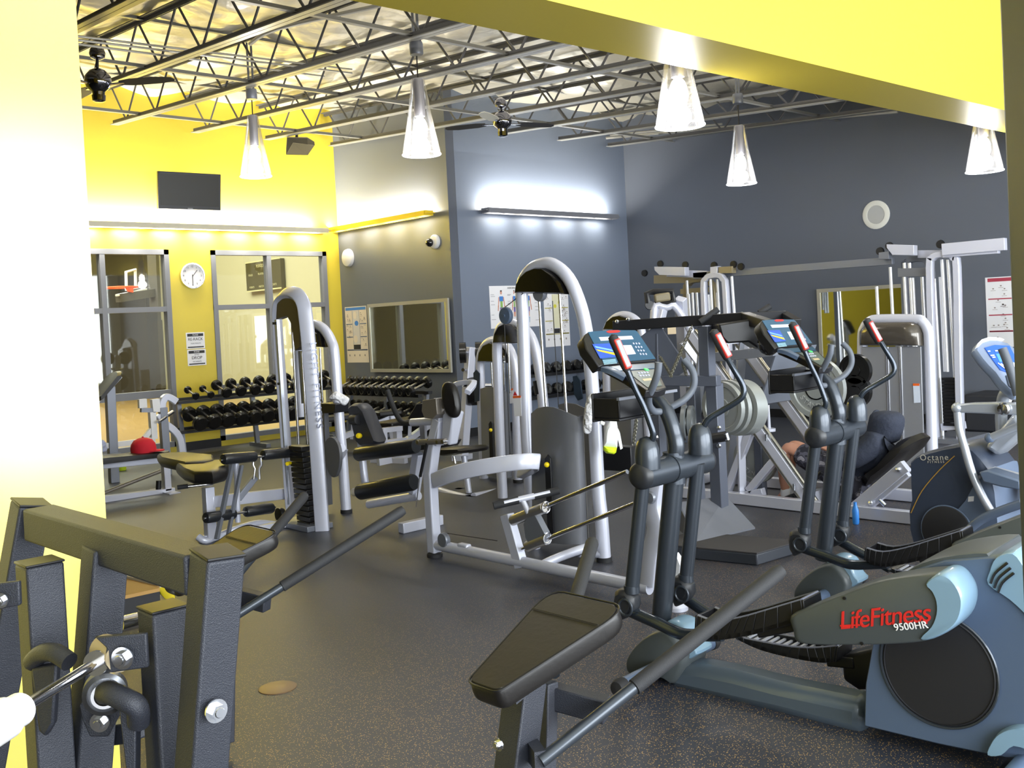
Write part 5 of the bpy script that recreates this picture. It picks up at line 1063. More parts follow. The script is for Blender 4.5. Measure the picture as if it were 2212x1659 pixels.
def rack(label, o, d, n, L, tiers, front, deep=.3):
    """o: floor point at the start of the front edge, d: unit vector along, front: unit vector to the user"""
    o = V(o); d = V(d); fr = V(front); t = thing('dumbbell_rack', label, 'dumbbell rack', o + d * L / 2)
    for z in tiers:
        mb = MB()
        for s_ in (.02, .2): mb.beam(o - fr * s_ + U0 * (z - .03 + .12 * s_), o - fr * s_ + d * L + U0 * (z - .03 + .12 * s_), .06, .03)
        obj('tray_rail', MB().beam(o - fr * .02 + U0 * (z - .03), o - fr * .02 + d * L + U0 * (z - .03), .07, .04), BLK, t); obj('tray_rail', MB().beam(o - fr * .2 + U0 * (z - .0), o - fr * .2 + d * L + U0 * (z - .0), .07, .04), BLK, t)
    for q in [.1 + (L - .2) * i / max(1, n - 1) for i in range(n)]:
        obj('upright', MB().beam(o + d * q - fr * .12, o + d * q - fr * .22 + U0 * (max(tiers) + .02), .05, .06, d), SILD, t); obj('foot', MB().beam(o + d * q + fr * .18 + U0 * .025, o + d * q - fr * .3 + U0 * .025, .07, .05), SILD, t)
    return t
# rack against the yellow wall
a = onY(384, 858, 12.85); z1 = .76; z0 = .36; xs = a.x; L1_ = 8.3 - xs
rack('two tier dumbbell rack under the windows of the yellow wall', (xs - .06, 12.72, 0), (1, 0, 0), 3, L1_, (z0, z1), (0, -1, 0))
grpA = 'dumbbells on the yellow wall rack'
pxs = [390, 423, 455, 488, 517, 545]; 
names = ['smallest dumbbell at the left end of the upper yellow wall rack', 'second smallest dumbbell on the upper yellow wall rack']
words_ = ['first', 'second', 'third', 'fourth', 'fifth', 'sixth', 'seventh', 'eighth', 'ninth', 'tenth', 'eleventh', 'twelfth', 'thirteenth', 'fourteenth', 'fifteenth']
for i in range(12):
    x = xs + .1 + i * .215; r = (.05, .048, .074, .078, .08, .082)[i] if i < 6 else .084
    if x > 8.2: break
    dumbbell((x, 12.64, z1 + .05 + r * .8), (0, -1, -.34), r, .28 if i < 2 else .36, '%s black dumbbell from the left on the upper tier under the windows' % words_[i], grpA)
for i in range(13):
    x = xs + .12 + i * .2
    if x > 8.2: break
    dumbbell((x, 12.64, z0 + .06 + .085), (0, -1, -.34), .104, .42, '%s large dumbbell from the left on the lower tier under the windows' % words_[i], grpA)
# rack against the short grey wall
yA, yB = 12.9, 10.85
rack('long dumbbell rack below the framed mirror', (8.42, yB, 0), (0, 1, 0), 3, yA - yB, (.3, .66), (-1, 0, 0))
for i in range(11):
    y = yA - .1 - i * .185; dumbbell((8.5, y, .66 + .09), (-1, 0, -.34), .084, .38, '%s dumbbell from the yellow corner on the mirror rack upper tier' % words_[i], 'dumbbells on the mirror rack')
    dumbbell((8.5, y, .3 + .09), (-1, 0, -.34), .086, .38, '%s dumbbell from the yellow corner on the mirror rack lower tier' % words_[i], 'dumbbells on the mirror rack')
# rack at the blue-grey wall, seen through the centre machine
rack('short dumbbell rack at the blue-grey wall behind the centre machine', (9.75, 10.2, 0), (1, 0, 0), 2, 1.7, (.5, .82), (0, -1, 0))
for i in range(8): dumbbell((9.85 + i * .21, 10.12, .9), (0, -1, .1), .075, .3, '%s dumbbell from the left on the rack behind the centre machine' % words_[i], 'dumbbells at the blue-grey wall')
for i in range(8): dumbbell((9.85 + i * .21, 10.12, .59), (0, -1, .1), .08, .3, '%s lower dumbbell from the left on the rack behind the centre machine' % words_[i], 'dumbbells at the blue-grey wall')
# plate tree left of the arched machines
def plate(name, c, ax, r, th, m_, label, cat, group=None, letters=None, hole=.026, parent=None):
    c = V(c); ax = V(ax).normalized()
    t = thing(name, label, cat, c - U0 * r, group) if parent is None else parent
    obj('disc', MB().lathe(c - ax * th / 2, ax, [(hole, 0), (r * .35, 0), (r * .36, th * .2), (r * .8, th * .2), (r * .83, 0), (r, 0), (r, th), (r * .83, th), (r * .8, th * .8), (r * .36, th * .8), (r * .35, th), (hole, th)], 40), m_, t)
    if letters:
        n = len(letters); u = ax.cross(U0).normalized(); w = u.cross(ax)
        if w.z < 0: w = -w
        if (u.dot(ax.cross(w))) < 0: pass
        for i, ch in enumerate(letters):
            a_ = PI * 1.18 + PI * .64 * i / (n - 1); pos = c + ax * (-th * .33) + u * math.cos(a_) * r * .6 * -1 * -1 + w * math.sin(a_) * r * .6
            text('raised_letter', ch, r * .24, mat('pale_cast_letter', (196, 198, 196), .4, .4), pos - ax * .004, u * -math.sin(a_) * -1 * -1 + w * math.cos(a_), -(u * math.cos(a_) + w * math.sin(a_)), t, ext=.003)
    return t
pt_ = thing('plate_tree', 'leaning silver weight plate stand left of the arched machines', 'weight plate stand', P(1000, 985, 11.2))
obj('main_post', MB().beam(P(1017, 750, 11.2), P(1000, 985, 11.2), .1, .08, UY), SILV, pt_, bev=.006)
for (x, y), (x2, y2) in (((996, 762), (1036, 760)), ((1000, 799), (1020, 799)), ((1000, 832), (1066, 832))): obj('plate_peg', MB().cyl(P(x, y, 11.1), P(x2, y2, 11.3), .02, n=10), STEEL, pt_)
plate('weight_plate', P(1000, 762, 11.05), R0, .115, .07, DBM, 'small black weight plate on the upper peg of the plate stand', 'weight plate', 'black plates on the stand')
plate('weight_plate', P(1034, 760, 11.3), R0, .115, .07, DBM, 'black weight plate on the upper right peg beside the glossy dome', 'weight plate', 'black plates on the stand')
plate('weight_plate', P(1020, 845, 11.2), R0, .16, .1, DBM, 'large black weight plate on the lower peg of the plate stand', 'weight plate', 'black plates on the stand')
obj('stand_foot', MB().beam(P(985, 990, 11.0), P(1012, 985, 11.4), .1, .06), SILV, pt_)
# ---- flat bench and press station at the left
bs = thing('bench_press_station', 'silver flat bench station with black pad beside the yellow pillar', 'weight bench', (3.9, 10.05, 0))
YB = 10.05; B_ = lambda x, y, dy=0.: onY(x, y, YB) + UY * dy
obj('bench_pad', MB().slab([B_(x, y) for x, y in ((150, 992), (215, 985), (300, 978), (362, 973), (366, 984), (300, 992), (215, 1002), (150, 1010))], UY * .3, ins=.2), VIN, bs)
obj('pad_rail', MB().beam(B_(150, 1013), B_(345, 994), .06, .06), SILV, bs, bev=.005)
obj('base_rail', MB().beam(B_(120, 1092), B_(375, 1060), .08, .07), SILV, bs, bev=.005)
obj('end_post', MB().beam(B_(357, 1000), B_(361, 1060), .07, .08, UY), SILV, bs, bev=.005)
obj('diagonal_brace', MB().cyl(B_(222, 1066), B_(346, 1018), .02, n=10), mat('brown_grey_bracket', (126, 120, 112), .4, .4), bs)
obj('foot_plate', MB().beam(B_(360, 1064, -.2), B_(360, 1064, .3), .12, .03), SILV, bs); obj('rubber_bumper', MB().cyl(B_(343, 1038), B_(342, 1064), .028, n=12), BLK, bs)
obj('cross_base', MB().beam(B_(262, 1012, 1.1), B_(352, 1003, 1.1), .06, .1), SILD, bs)
ps = thing('incline_press_rack', 'silver press rack with uprights and leaning black pad by left window', 'weight rack', (4.2, 11.4, 0))
YP = 11.3; Q_ = lambda x, y, dy=0.: onY(x, y, YP) + UY * dy
def dn(p): return V((p.x, p.y, 0))
obj('incline_pad', MB().slab([Q_(x, y) for x, y in ((200, 861), (206, 855), (248, 803), (258, 801), (260, 808), (208, 868), (200, 872))], UY * .3, ins=.15), VIN, ps)
obj('pad_frame', MB().beam(Q_(204, 872), Q_(259, 812), .06, .05), SILV, ps, bev=.004)
obj('rear_post', MB().beam(Q_(237, 835), dn(Q_(243, 980)), .1, .08, UY), SILD, ps, bev=.005)
obj('upright', MB().beam(Q_(351, 880), dn(Q_(358, 972)), .09, .08, UY), SILD, ps, bev=.005)
obj('curved_upright', MB().tube(smooth_path([Q_(350, 890), Q_(350, 870), Q_(358, 858), Q_(368, 860), Q_(380, 868)], 3), .04, sq=(.08, .07), up=UY), SILV, ps)
obj('curved_upright', MB().tube(smooth_path([Q_(342, 895), Q_(355, 914), Q_(375, 930), Q_(388, 950), Q_(393, 985)], 3), .04, sq=(.08, .07), up=UY), SILV, ps)
obj('bar_catch', MB().beam(Q_(307, 862), Q_(308, 881), .09, .05, UY), WHT, ps); obj('bar_catch', MB().beam(Q_(334, 862), Q_(337, 890), .09, .07, UY), WHT, ps)
obj('cross_link', MB().beam(Q_(304, 886), Q_(332, 886), .05, .05), SILD, ps); obj('catch_post', MB().beam(Q_(328, 890), Q_(332, 948), .07, .07, UY), WHT, ps)
obj('chrome_bar_end', MB().cyl(Q_(334, 911, -.1), Q_(377, 890, .05), .022, n=12), STEEL, ps)
obj('floor_link', MB().beam(Q_(212, 965), Q_(334, 950), .05, .06), WHT, ps); obj('floor_brace', MB().beam(Q_(310, 948), Q_(332, 922), .05, .05), WHT, ps)
# red cap on the bench
cp = B_(312, 977, .02); R_ = .125
cap = thing('baseball_cap', 'bright red baseball cap resting on the black bench pad', 'cap', cp)
RC = mat('red_cap_cotton', (206, 26, 46), .8, bump=(200, .3, .002))
obj('crown', MB().lathe(cp, U0, [(R_ * .98, 0), (R_ * 1.02, .04), (R_ * .95, .085), (R_ * .72, .125), (R_ * .35, .145), (.012, .15), (.001, .152)], 24), RC, cap)
bq = [cp + R0 * x + F0 * y + U0 * z for x, y, z in ((.09, -.085, .012), (.15, -.07, .012), (.2, -.04, .012), (.215, 0, .014), (.2, .04, .012), (.15, .07, .012), (.09, .085, .012))]
obj('brim', MB().slab(bq, U0 * .012, ins=.1), RC, cap); obj('top_button', MB().ball(cp + U0 * .153, .01), RC, cap)
tag(obj('small_rag', MB().ball(B_(257, 968, .5), .07, (1, .6, .9), n=10).ball(B_(262, 976, .5), .05, (1.2, .6, .8), n=8), mat('pale_blue_rag', (176, 184, 214), .8, bump=(30, 1., .02))), 'small pale blue rag hanging at the rear post of the press rack', 'rag')
g = G(263, 1018); tag(obj('yellow_cup', MB().lathe(G(263, 1016) , U0, [(.05, 0), (.055, .01), (.055, .12), (.05, .13), (.001, .13)], 18), mat('lime_plastic', (196, 220, 40), .4)), 'lime yellow cup on the floor below the flat bench', 'cup')
# ---- adjustable benches in the free weight area
def bench(x, y, ang, label, flat=True):
    u = V((math.cos(ang), math.sin(ang), 0)); v = V((-u.y, u.x, 0)); o = V((x, y, 0)); t = thing('adjustable_bench', label, 'weight bench', o, 'adjustable benches near the dumbbells')
    obj('seat_pad', MB().box(o + u * .42 + U0 * .45, .34, .28, .07, u, v, U0), VIN, t, bev=.02)
    bu = (u * -math.cos(.9) + U0 * math.sin(.9)) if not flat else -u; bn = bu.cross(v)
    obj('back_pad', MB().box(o + u * .22 + U0 * .45 + bu * .42, .82, .28, .07, bu, v, bn), VIN, t, bev=.02)
    obj('spine_rail', MB().beam(o - u * .5 + U0 * .12, o + u * .55 + U0 * .4, .06, .07), SILV, t); obj('front_post', MB().beam(o + u * .45 + U0 * .4, o + u * .5 + U0 * .03, .06, .07), SILV, t)
    for s_ in (-.5, .5): obj('cross_foot', MB().beam(o + u * s_ * 1.05 - v * .25 + U0 * .03, o + u * s_ * 1.05 + v * .25 + U0 * .03, .07, .06), SILV, t)
    obj('support_link', MB().beam(o - u * .1 + U0 * .15, o - u * .05 + U0 * .45, .04, .04), SILV, t)
    return t
bench(7.45, 9.75, .3, 'flat adjustable bench half hidden behind the oval chest pad'); bench(7.5, 11.0, -.2, 'flat adjustable bench in front of the mirror rack')
tag(obj('curl_stand_frame', MB().beam(P(824, 930, 10.4), P(866, 925, 10.6), .06, .05).beam(P(826, 930, 10.4), P(829, 985, 10.4), .07, .07, UY).beam(P(858, 928, 10.6), P(861, 975, 10.6), .07, .07, UY).beam(P(830, 956, 10.4), P(874, 950, 10.6), .06, .05).beam(P(829, 985, 10.4), P(831, 1003, 10.4), .16, .05, UY), SILV), 'low silver bar rack standing behind the roller pads', 'weight rack')
ph = thing('preacher_bench', 'black angled arm pad bench beside the dumbbells of the mirror rack', 'weight bench', G(925, 985))
obj('arm_pad', MB().slab([P(x, y, d) for x, y, d in ((880, 905, 10.6), (900, 872, 10.4), (935, 868, 10.6), (930, 905, 10.7))], F0 * .08, ins=.2), VIN, ph); obj('support_post', MB().beam(P(912, 890, 10.6), G(918, 985), .06, .06, UY), SILV, ph)
obj('base_plate', MB().beam(G(845, 998) + U0 * .03, G(890, 985) + U0 * .03, .08, .06), SILV, ph)
# ================================================================ right half: squat frame, leg press with a person, cable towers
# ---- black hip squat frame with platform
sf = thing('hip_squat_machine', 'black plate loaded squat frame with rubber platform behind nearest elliptical', 'exercise machine', G(1560, 1180))
def Q(x, y, d): return P(x, y, d)
DG = mat('charcoal_powdercoat', (92, 97, 110), .45, .2)
A_, B2, C2 = G(1400, 1198), G(1636, 1222), G(1729, 1194); D2 = A_ + (C2 - B2)
hh_ = .072; up = U0 * hh_
obj('platform_base', MB().hexa([A_, B2, C2, D2], [p + up for p in (A_, B2, C2, D2)]), mat('charcoal_platform', (56, 60, 68), .5, .1), sf, bev=.008)
cA, cB = A_ + up, B2 + up
obj('platform_mat', MB().hexa([A_ + up, B2 + up, C2 + up, D2 + up], [p + up + U0 * .008 for p in (A_ + (B2 - A_) * .01, B2, C2, D2)]), mat('dark_grip_mat', (58, 56, 58), .7, bump=(300, .6, .003)), sf)
w0, w1, w2, w3 = G(1466, 1085, .27), G(1568, 1071, .27), G(1631, 1139, .082), G(1504, 1169, .082)
obj('wedge_ramp', MB().hexa([w0, w1, w2, w3], [p - U0 * .012 for p in (w0, w1, w2, w3)]), mat('grey_grip_plate', (112, 115, 124), .6, .1, bump=(260, .5, .002)), sf)
obj('wedge_side', MB().prism([w3, w0, V((w0.x, w0.y, hh_)), V((w3.x, w3.y, hh_))], R0 * .01), DG, sf)
def bm(nm, a, b, w, h, m_=DG, up=None, bev=.005): return obj(nm, MB().beam(Q(*a), Q(*b), w, h, up or U0), m_, sf, bev=bev)
def post(nm, a, d, w=.09, m_=DG): p = Q(a[0], a[1], d); return obj(nm, MB().beam(p, V((p.x, p.y, .02)), w, w, UY), m_, sf, bev=.005)
post('upright', (1543, 828), 7.05); post('upright', (1497, 835), 7.6, .08); post('upright', (1418, 828), 7.3, .08); post('upright', (1635, 835), 8.3, .07)
bm('cross_beam', (1415, 822, 7.3), (1553, 822, 7.0), .08, .075); bm('front_post', (1525, 705, 7.05), (1529, 812, 7.05), .085, .085, DG, UY)
bm('guide_post', (1418, 720, 7.3), (1420, 822, 7.3), .07, .07, DG, UY); bm('side_panel', (1400, 715, 7.3), (1465, 812, 7.2), .02, .2, DG)
bm('lever_beam', (1327, 704, 7.4), (1609, 686, 6.9), .07, .075, BLK); bm('lever_beam', (1609, 686, 6.9), (1668, 705, 6.5), .07, .075, BLK); bm('lever_beam', (1615, 684, 7.1), (1690, 680, 7.4), .07, .06, BLK); bm('lever_beam', (1690, 680, 7.4), (1722, 698, 7.2), .07, .06, BLK)
obj('shoulder_yoke_tray', MB().prism([Q(x, y, 6.9) for x, y in ((1543, 700), (1609, 690), (1662, 715), (1665, 740), (1650, 757), (1625, 750), (1607, 738), (1562, 741), (1550, 728))], F0 * .28), BLK, sf, bev=.012)
obj('yoke_pad', MB().ball(Q(1660, 742, 6.6), .075, (1, 1, 1.1)), BLKG, sf)
obj('angled_grip', MB().cyl(Q(1512, 696, 7.0), Q(1551, 668, 7.0), .022, n=14), FOAM, sf); obj('angled_grip', MB().cyl(Q(1640, 676, 7.3), Q(1664, 661, 7.3), .022, n=14), FOAM, sf)
for x, y, d in ((1333, 695, 7.35), (1357, 690, 7.3), (1603, 678, 6.9), (1634, 685, 6.75), (1652, 697, 6.6), (1660, 712, 6.5)): obj('chrome_bolt', MB().ball(Q(x, y, d), .016, n=8), BOLT, sf)
def chain(a, b, n, d0, d1):
    mb = MB()
    for i in range(n):
        s_ = (i + .5) / n; p = Q(a[0] + (b[0] - a[0]) * s_, a[1] + (b[1] - a[1]) * s_, d0 + (d1 - d0) * s_); s2 = (i + 1.3) / n; p2 = Q(a[0] + (b[0] - a[0]) * s2, a[1] + (b[1] - a[1]) * s2, d0 + (d1 - d0) * s2)
        dd = (p2 - p).normalized(); sd = (R0 if i % 2 else F0); sd = (sd - dd * sd.dot(dd)).normalized()
        mb.tube([p + dd * .016 * math.cos(k * PI / 4) + sd * .01 * math.sin(k * PI / 4) for k in range(8)], .0035, 5, closed=True)
    return obj('link_chain', mb, mat('dark_zinc_chain', (140, 138, 124), .35, .9), sf)
chain((1494, 706), (1448, 812), 30, 7.0, 7.0); chain((1425, 770), (1450, 812), 14, 7.05, 7.0); chain((1375, 905), (1368, 960), 14, 6.9, 6.9); chain((1474, 785), (1482, 808), 8, 7.1, 7.1)
bm('foot_lever', (1300, 985, 6.9), (1372, 990, 6.7), .09, .16, BLK); bm('plate_arm', (1470, 950, 7.0), (1570, 943, 6.8), .05, .05, DG); obj('plate_sleeve', MB().cyl(Q(1524, 950, 6.8), Q(1570, 942, 6.75), .035, n=16), BLK, sf)
for x, y in ((1553, 924), (1553, 963), (1418, 945)): obj('chrome_bolt', MB().ball(Q(x, y, 6.97), .018, n=8), BOLT, sf)
obj('sleeve_clip', MB().cyl(Q(1567, 936, 6.74), Q(1571, 950, 6.74), .02, n=10), BOLT, sf)
bm('spray_base', (1296, 1000, 6.9), (1350, 1003, 6.8), .1, .08, BLK)
# plates on the frame and leg press
GP = 'iron plates on the loaded machines'
for i, (x, y, d, r) in enumerate(((1462, 915, 6.9, .1), (1474, 912, 6.95, .105))):
    plate('weight_plate', Q(1480 + i * 14, 914, 7.0 + i * .06), R0 * .93 - F0 * .35, .125, .026, IRON, ('small grey iron plate with ribbed rim, inner one on squat frame', 'small grey iron plate, outer one on squat frame')[i], 'weight plate', GP)
axp = (R0 * .8 + F0 * .6)
for i, (x, r, d) in enumerate(((1562, .19, 7.35), (1574, .205, 7.45), (1592, .215, 7.6), (1600, .215, 7.66), (1607, .215, 7.7))):
    plate('weight_plate', Q(x, 880, d), axp, r, .04 if i < 2 else .045, mat('pale_cast_iron', (158, 162, 160), .4, .4), ('smallest of the big grey plates, nearest the black upright', 'second large grey plate beside the black upright', 'third large grey plate of the loaded stack', 'fourth large grey plate of the loaded stack', 'outermost large grey plate above the sliding rail')[i], 'weight plate', GP)
# ---- leg press
lpm = thing('leg_press_machine', 'silver inclined leg press with a person lying in its seat', 'exercise machine', (7.2, 4.2, 0))
LP = Fr((6.86, 4.67, 0), -PI / 2)
def LS(x, y, v=.1): return LP.S(x, y, v)
ra, rb = LS(1494, 722, .12), LS(1758, 1096, .12); n_ = (rb - ra).normalized()
LW = .62
obj('slide_rail', MB().beam(ra, rb, .05, .075), SILV, lpm, bev=.004); obj('slide_rail', MB().beam(ra + UX * LW, rb + UX * LW, .05, .075), SILV, lpm, bev=.004)
ru = n_.cross(UX).normalized(); ru = ru if ru.z > 0 else -ru
for k in (0, LW): obj('chrome_track', MB().cyl(ra + ru * .052 + UX * k, rb + ru * .052 + UX * k, .018, n=12), BRUSH, lpm); obj('chrome_track', MB().cyl(ra - ru * .052 + UX * k, rb - ru * .052 + UX * k, .018, n=12), BRUSH, lpm)
for s_ in (.05, .95): obj('rail_tie', MB().beam(ra.lerp(rb, s_), ra.lerp(rb, s_) + UX * LW, .06, .08), SILV, lpm)
for (x, y) in ((1655, 938), (1715, 1045), (1645, 900)): obj('safety_peg', MB().cyl(LS(x, y, .07), LS(x, y + 14, .07), .012, n=10), BOLT, lpm)
g0, g1 = LP.L(-.9, .06, .05), LP.L(2.4, .06, .05)
obj('base_rail', MB().beam(g0, g1, .07, .09), SILV, lpm, bev=.005); obj('base_rail', MB().beam(g0 + UX * .78, g1 + UX * .78, .07, .09), SILV, lpm, bev=.005)
for u in (-.88, .5, 1.5, 2.35): obj('cross_rail', MB().beam(LP.L(u, .06, .05), LP.L(u, .84, .05), .07, .08), SILV, lpm, bev=.005)
for (x, y), (x2, y2) in (((1624, 925), (1566, 1075)), ((1618, 1060), (1690, 975)), ((1650, 1062), (1560, 1078)), ((1600, 925), (1604, 1080))): obj('frame_brace', MB().beam(LS(x, y, .14), LS(x2, y2, .14), .06, .06), SILV, lpm, bev=.004)
for v_ in (.14, .74): obj('rear_mast', MB().beam(LP.L(-.62, v_, .05), LP.S(1520, 735, .14) + UX * (v_ - .14), .07, .08), SILD, lpm)
obj('mast_beam', MB().beam(LS(1540, 772, .1), LS(1675, 758, .1), .08, .08), SILD, lpm, bev=.004)
fp = [LS(1637, 877, .16), LS(1676, 755, .16)]; fpx = UX * .6
obj('foot_plate', MB().hexa([fp[0], fp[1], fp[1] + fpx, fp[0] + fpx], [p + V((0, -.02, .008)) for p in (fp[0], fp[1], fp[1] + fpx, fp[0] + fpx)]), mat('brushed_foot_plate', (120, 126, 138), .35, .2), lpm, bev=.003)
obj('plate_support', MB().cyl(LS(1659, 875, .2), LS(1662, 925, .2), .012, n=8), SILV, lpm); obj('support_foot', MB().cyl(LS(1662, 925, .2), LS(1662, 931, .2), .05, n=14), SILV, lpm)
obj('carriage', MB().beam(LS(1728, 868, .1), LS(1765, 860, .1), .1, .08), SILV, lpm, bev=.004)
plate('weight_plate', LP.S(1765, 838, .02), UX, .23, .05, mat('pale_cast_iron', (158, 162, 160), .4, .4), 'large lettered iron plate on the leg press carriage behind the second elliptical', 'weight plate', GP, letters='STANDARD', hole=.09)
plate('weight_plate', LP.S(1632, 992, .3), UX, .2, .05, mat('pale_cast_iron', (158, 162, 160), .4, .4), 'lettered iron plate stored low under the leg press rail', 'weight plate', GP, letters='STANDARD')
plate('weight_plate', LP.S(1848, 845, .5), UX, .13, .05, DBM, 'black plate on the far side of the leg press', 'weight plate', GP)
plate('weight_plate', LP.S(1848, 800, .5), UX, .13, .05, DBM, 'black plate just above another on the far leg press side', 'weight plate', GP)
# seat
sa, sb2 = LS(1862, 1040, .25), LS(1975, 948, .25)
obj('back_pad', MB().slab([LS(x, y, .45) for x, y in ((1868, 1035), (1905, 1008), (1960, 945), (1990, 935), (2002, 944), (1985, 968), (1930, 1015), (1880, 1052))], UX * .42, ins=.15), VIN, lpm)
obj('seat_pad', MB().slab([LS(x, y, .45) for x, y in ((1800, 1040), (1815, 1030), (1870, 1040), (1868, 1056), (1810, 1062))], UX * .42, ins=.15), VIN, lpm)
for v_ in (.1, .66): obj('seat_rail', MB().beam(LS(1850, 1096, v_), LS(1958, 1006, v_), .06, .09), SILV, lpm, bev=.004); obj('seat_rail', MB().beam(LS(1862, 1108, v_), LS(1962, 1022, v_), .05, .05), SILV, lpm, bev=.004)
obj('seat_gusset', MB().prism([LS(x, y, .1) for x, y in ((1852, 1088), (1888, 1068), (1890, 1076), (1856, 1094))], UX * .03), WHT, lpm); obj('side_bolt', MB().ball(LS(1940, 1014, .06), .02, n=8), BOLT, lpm); obj('side_bolt', MB().ball(LS(1881, 1086, .06), .02, n=8), BOLT, lpm)
obj('adjust_lever', MB().cyl(LS(1900, 1080, .08), LS(1912, 1092, .08), .016, n=10), BOLT, lpm)
obj('hand_lever', MB().cyl(LS(1738, 1058, .08), LS(1775, 1020, .08), .018, n=10), BLK, lpm)
# ---- person lying in the leg press
def skin_body(name, verts, edges, radii, m_, parent=None, sub=2, root=0):
    me = bpy.data.meshes.new(name); off = V(); q = parent
    while q is not None: off += q.location; q = q.parent
    me.from_pydata([tuple(V(v) - off) for v in verts], edges, []); o = bpy.data.objects.new(name, me); COL.objects.link(o); o.parent = parent; me.materials.append(m_)
    mo = o.modifiers.new('skin', 'SKIN'); mo.use_smooth_shade = True
    for i, d in enumerate(me.skin_vertices[0].data): d.radius = radii[i] if isinstance(radii[i], tuple) else (radii[i], radii[i]); d.use_root = (i == root)
    s_ = o.modifiers.new('sub', 'SUBSURF'); s_.levels = sub; s_.render_levels = sub
    return o
SK = mat('skin', (196, 142, 118), .55); HOOD = mat('navy_sweatshirt', (44, 50, 66), .85, bump=(40, .6, .01)); 
CAM_ = mat('grey_camouflage_cloth', (50, 50, 62), .85)
def camo(m):
    nt = m.node_tree; b = nt.nodes['Principled BSDF']; tc = nt.nodes.new('ShaderNodeTexCoord'); n = nt.nodes.new('ShaderNodeTexNoise'); n.inputs['Scale'].default_value = 16; n.inputs['Detail'].default_value = 1
    cr = nt.nodes.new('ShaderNodeValToRGB'); cr.color_ramp.interpolation = 'CONSTANT'; e = cr.color_ramp.elements; e[0].color = (*lin((36, 36, 48)), 1); e[1].position = .46; e[1].color = (*lin((78, 78, 92)), 1)
    k = e.new(.54); k.color = (*lin((52, 52, 64)), 1); k = e.new(.6); k.color = (*lin((140, 138, 148)), 1); nt.links.new(tc.outputs['Object'], n.inputs['Vector']); nt.links.new(n.outputs[0], cr.inputs[0]); nt.links.new(cr.outputs[0], b.inputs['Base Color'])
camo(CAM_)
v0 = .45
def pv(x, y, v=v0): return LP.S(x, y, v)
hipL, hipR = pv(1840, 1045, v0 - .1), pv(1840, 1045, v0 + .1); pel = pv(1842, 1040)
kneeL = pv(1700, 962, v0 - .16); kneeR = pv(1712, 958, v0 + .16)
ankL = pv(1697, 1064, v0 - .13); ankR = pv(1712, 1058, v0 + .15)
chest = pv(1884, 975); neck = pv(1903, 942); head = pv(1910, 928)
person = thing('person', 'person in dark hooded sweatshirt and camouflage shorts seated in the leg press', 'person', V((pel.x, pel.y, pel.z - .15)))
kl = kneeL - (kneeL - hipL).normalized() * .0
elL, elR = pv(1832, 1000, v0 - .27), pv(1832, 1000, v0 + .27); shL, shR = pv(1888, 962, v0 - .19), pv(1888, 962, v0 + .19); waL, waR = pv(1796, 975, v0 - .2), pv(1796, 975, v0 + .2)
vs = [pel, pv(1862, 1008), chest, neck, head, hipL, kneeL, pv(1692, 1012, v0 - .15), ankL, hipR, kneeR, pv(1706, 1005, v0 + .155), ankR, shL, elL, waL, shR, elR, waR, pv(1680, 1082, v0 - .13), pv(1694, 1074, v0 + .15)]
ed = [(0, 1), (1, 2), (2, 3), (3, 4), (0, 5), (5, 6), (6, 7), (7, 8), (0, 9), (9, 10), (10, 11), (11, 12), (2, 13), (13, 14), (14, 15), (2, 16), (16, 17), (17, 18), (8, 19), (12, 20)]
rd = [.13, .13, .14, .055, .055, .09, .062, .052, .036, .09, .062, .052, .036, .05, .042, .034, .05, .042, .034, .03, .03]
obj_ = skin_body('body', vs, ed, rd, SK, person)
# sweatshirt with hood, shorts, socks, shoes, hands
skin_body('sweatshirt', [pv(1848, 1034), pv(1864, 1006), chest, pv(1900, 950), shL, elL, waL, shR, elR, waR], [(0, 1), (1, 2), (2, 3), (2, 4), (4, 5), (5, 6), (2, 7), (7, 8), (8, 9)], [.155, .16, .175, .13, .11, .075, .055, .11, .075, .055], HOOD, person)
hd_ax = (head - neck).normalized()
fwd_ = (LP.u * -.75 - U0 * .35).normalized()
hc = pv(1916, 908)
ho = skin_body('hood', [pv(1903, 950), pv(1911, 930), pv(1917, 907), pv(1916, 886)], [(0, 1), (1, 2), (2, 3)], [(.16, .14), (.14, .135), (.15, .145), (.13, .12)], HOOD, person)
obj('hood_opening_rim', MB().tube([hc + fwd_ * .11 + LP.v * .085 * math.cos(a_) + (U0 - fwd_ * .2).normalized() * (.12 * math.sin(a_) - .01) for a_ in [2 * PI * k / 20 for k in range(20)]], .018, 8, closed=True), HOOD, person)
fc = hc + fwd_ * .035 - U0 * .02; obj('face', MB().ball(fc, .085, (.9, .78, 1.15), ax=(LP.u, LP.v, U0), n=18), SK, person)
fr2 = LP.v
for s_ in (-1, 1):
    obj('eye', MB().ball(fc + fwd_ * .07 + LP.v * .03 * s_ + U0 * .012, .012, n=8), mat('dark_eye', (30, 24, 22), .2), person)
obj('nose', MB().ball(fc + fwd_ * .088 - U0 * .01, .018, (.8, .8, 1.4), n=8), SK, person); obj('mouth', MB().ball(fc + fwd_ * .074 - U0 * .045, .02, (.4, 1.3, .35), ax=(fwd_, LP.v, U0), n=8), mat('lip_tone', (150, 84, 80), .5), person)
tkL = hipL.lerp(kneeL, .86); tkR = hipR.lerp(kneeR, .86)
skin_body('shorts', [pel, hipL, hipL.lerp(kneeL, .5), tkL, hipR, hipR.lerp(kneeR, .5), tkR], [(0, 1), (1, 2), (2, 3), (0, 4), (4, 5), (5, 6)], [.15, .115, .11, .1, .115, .11, .1], CAM_, person)
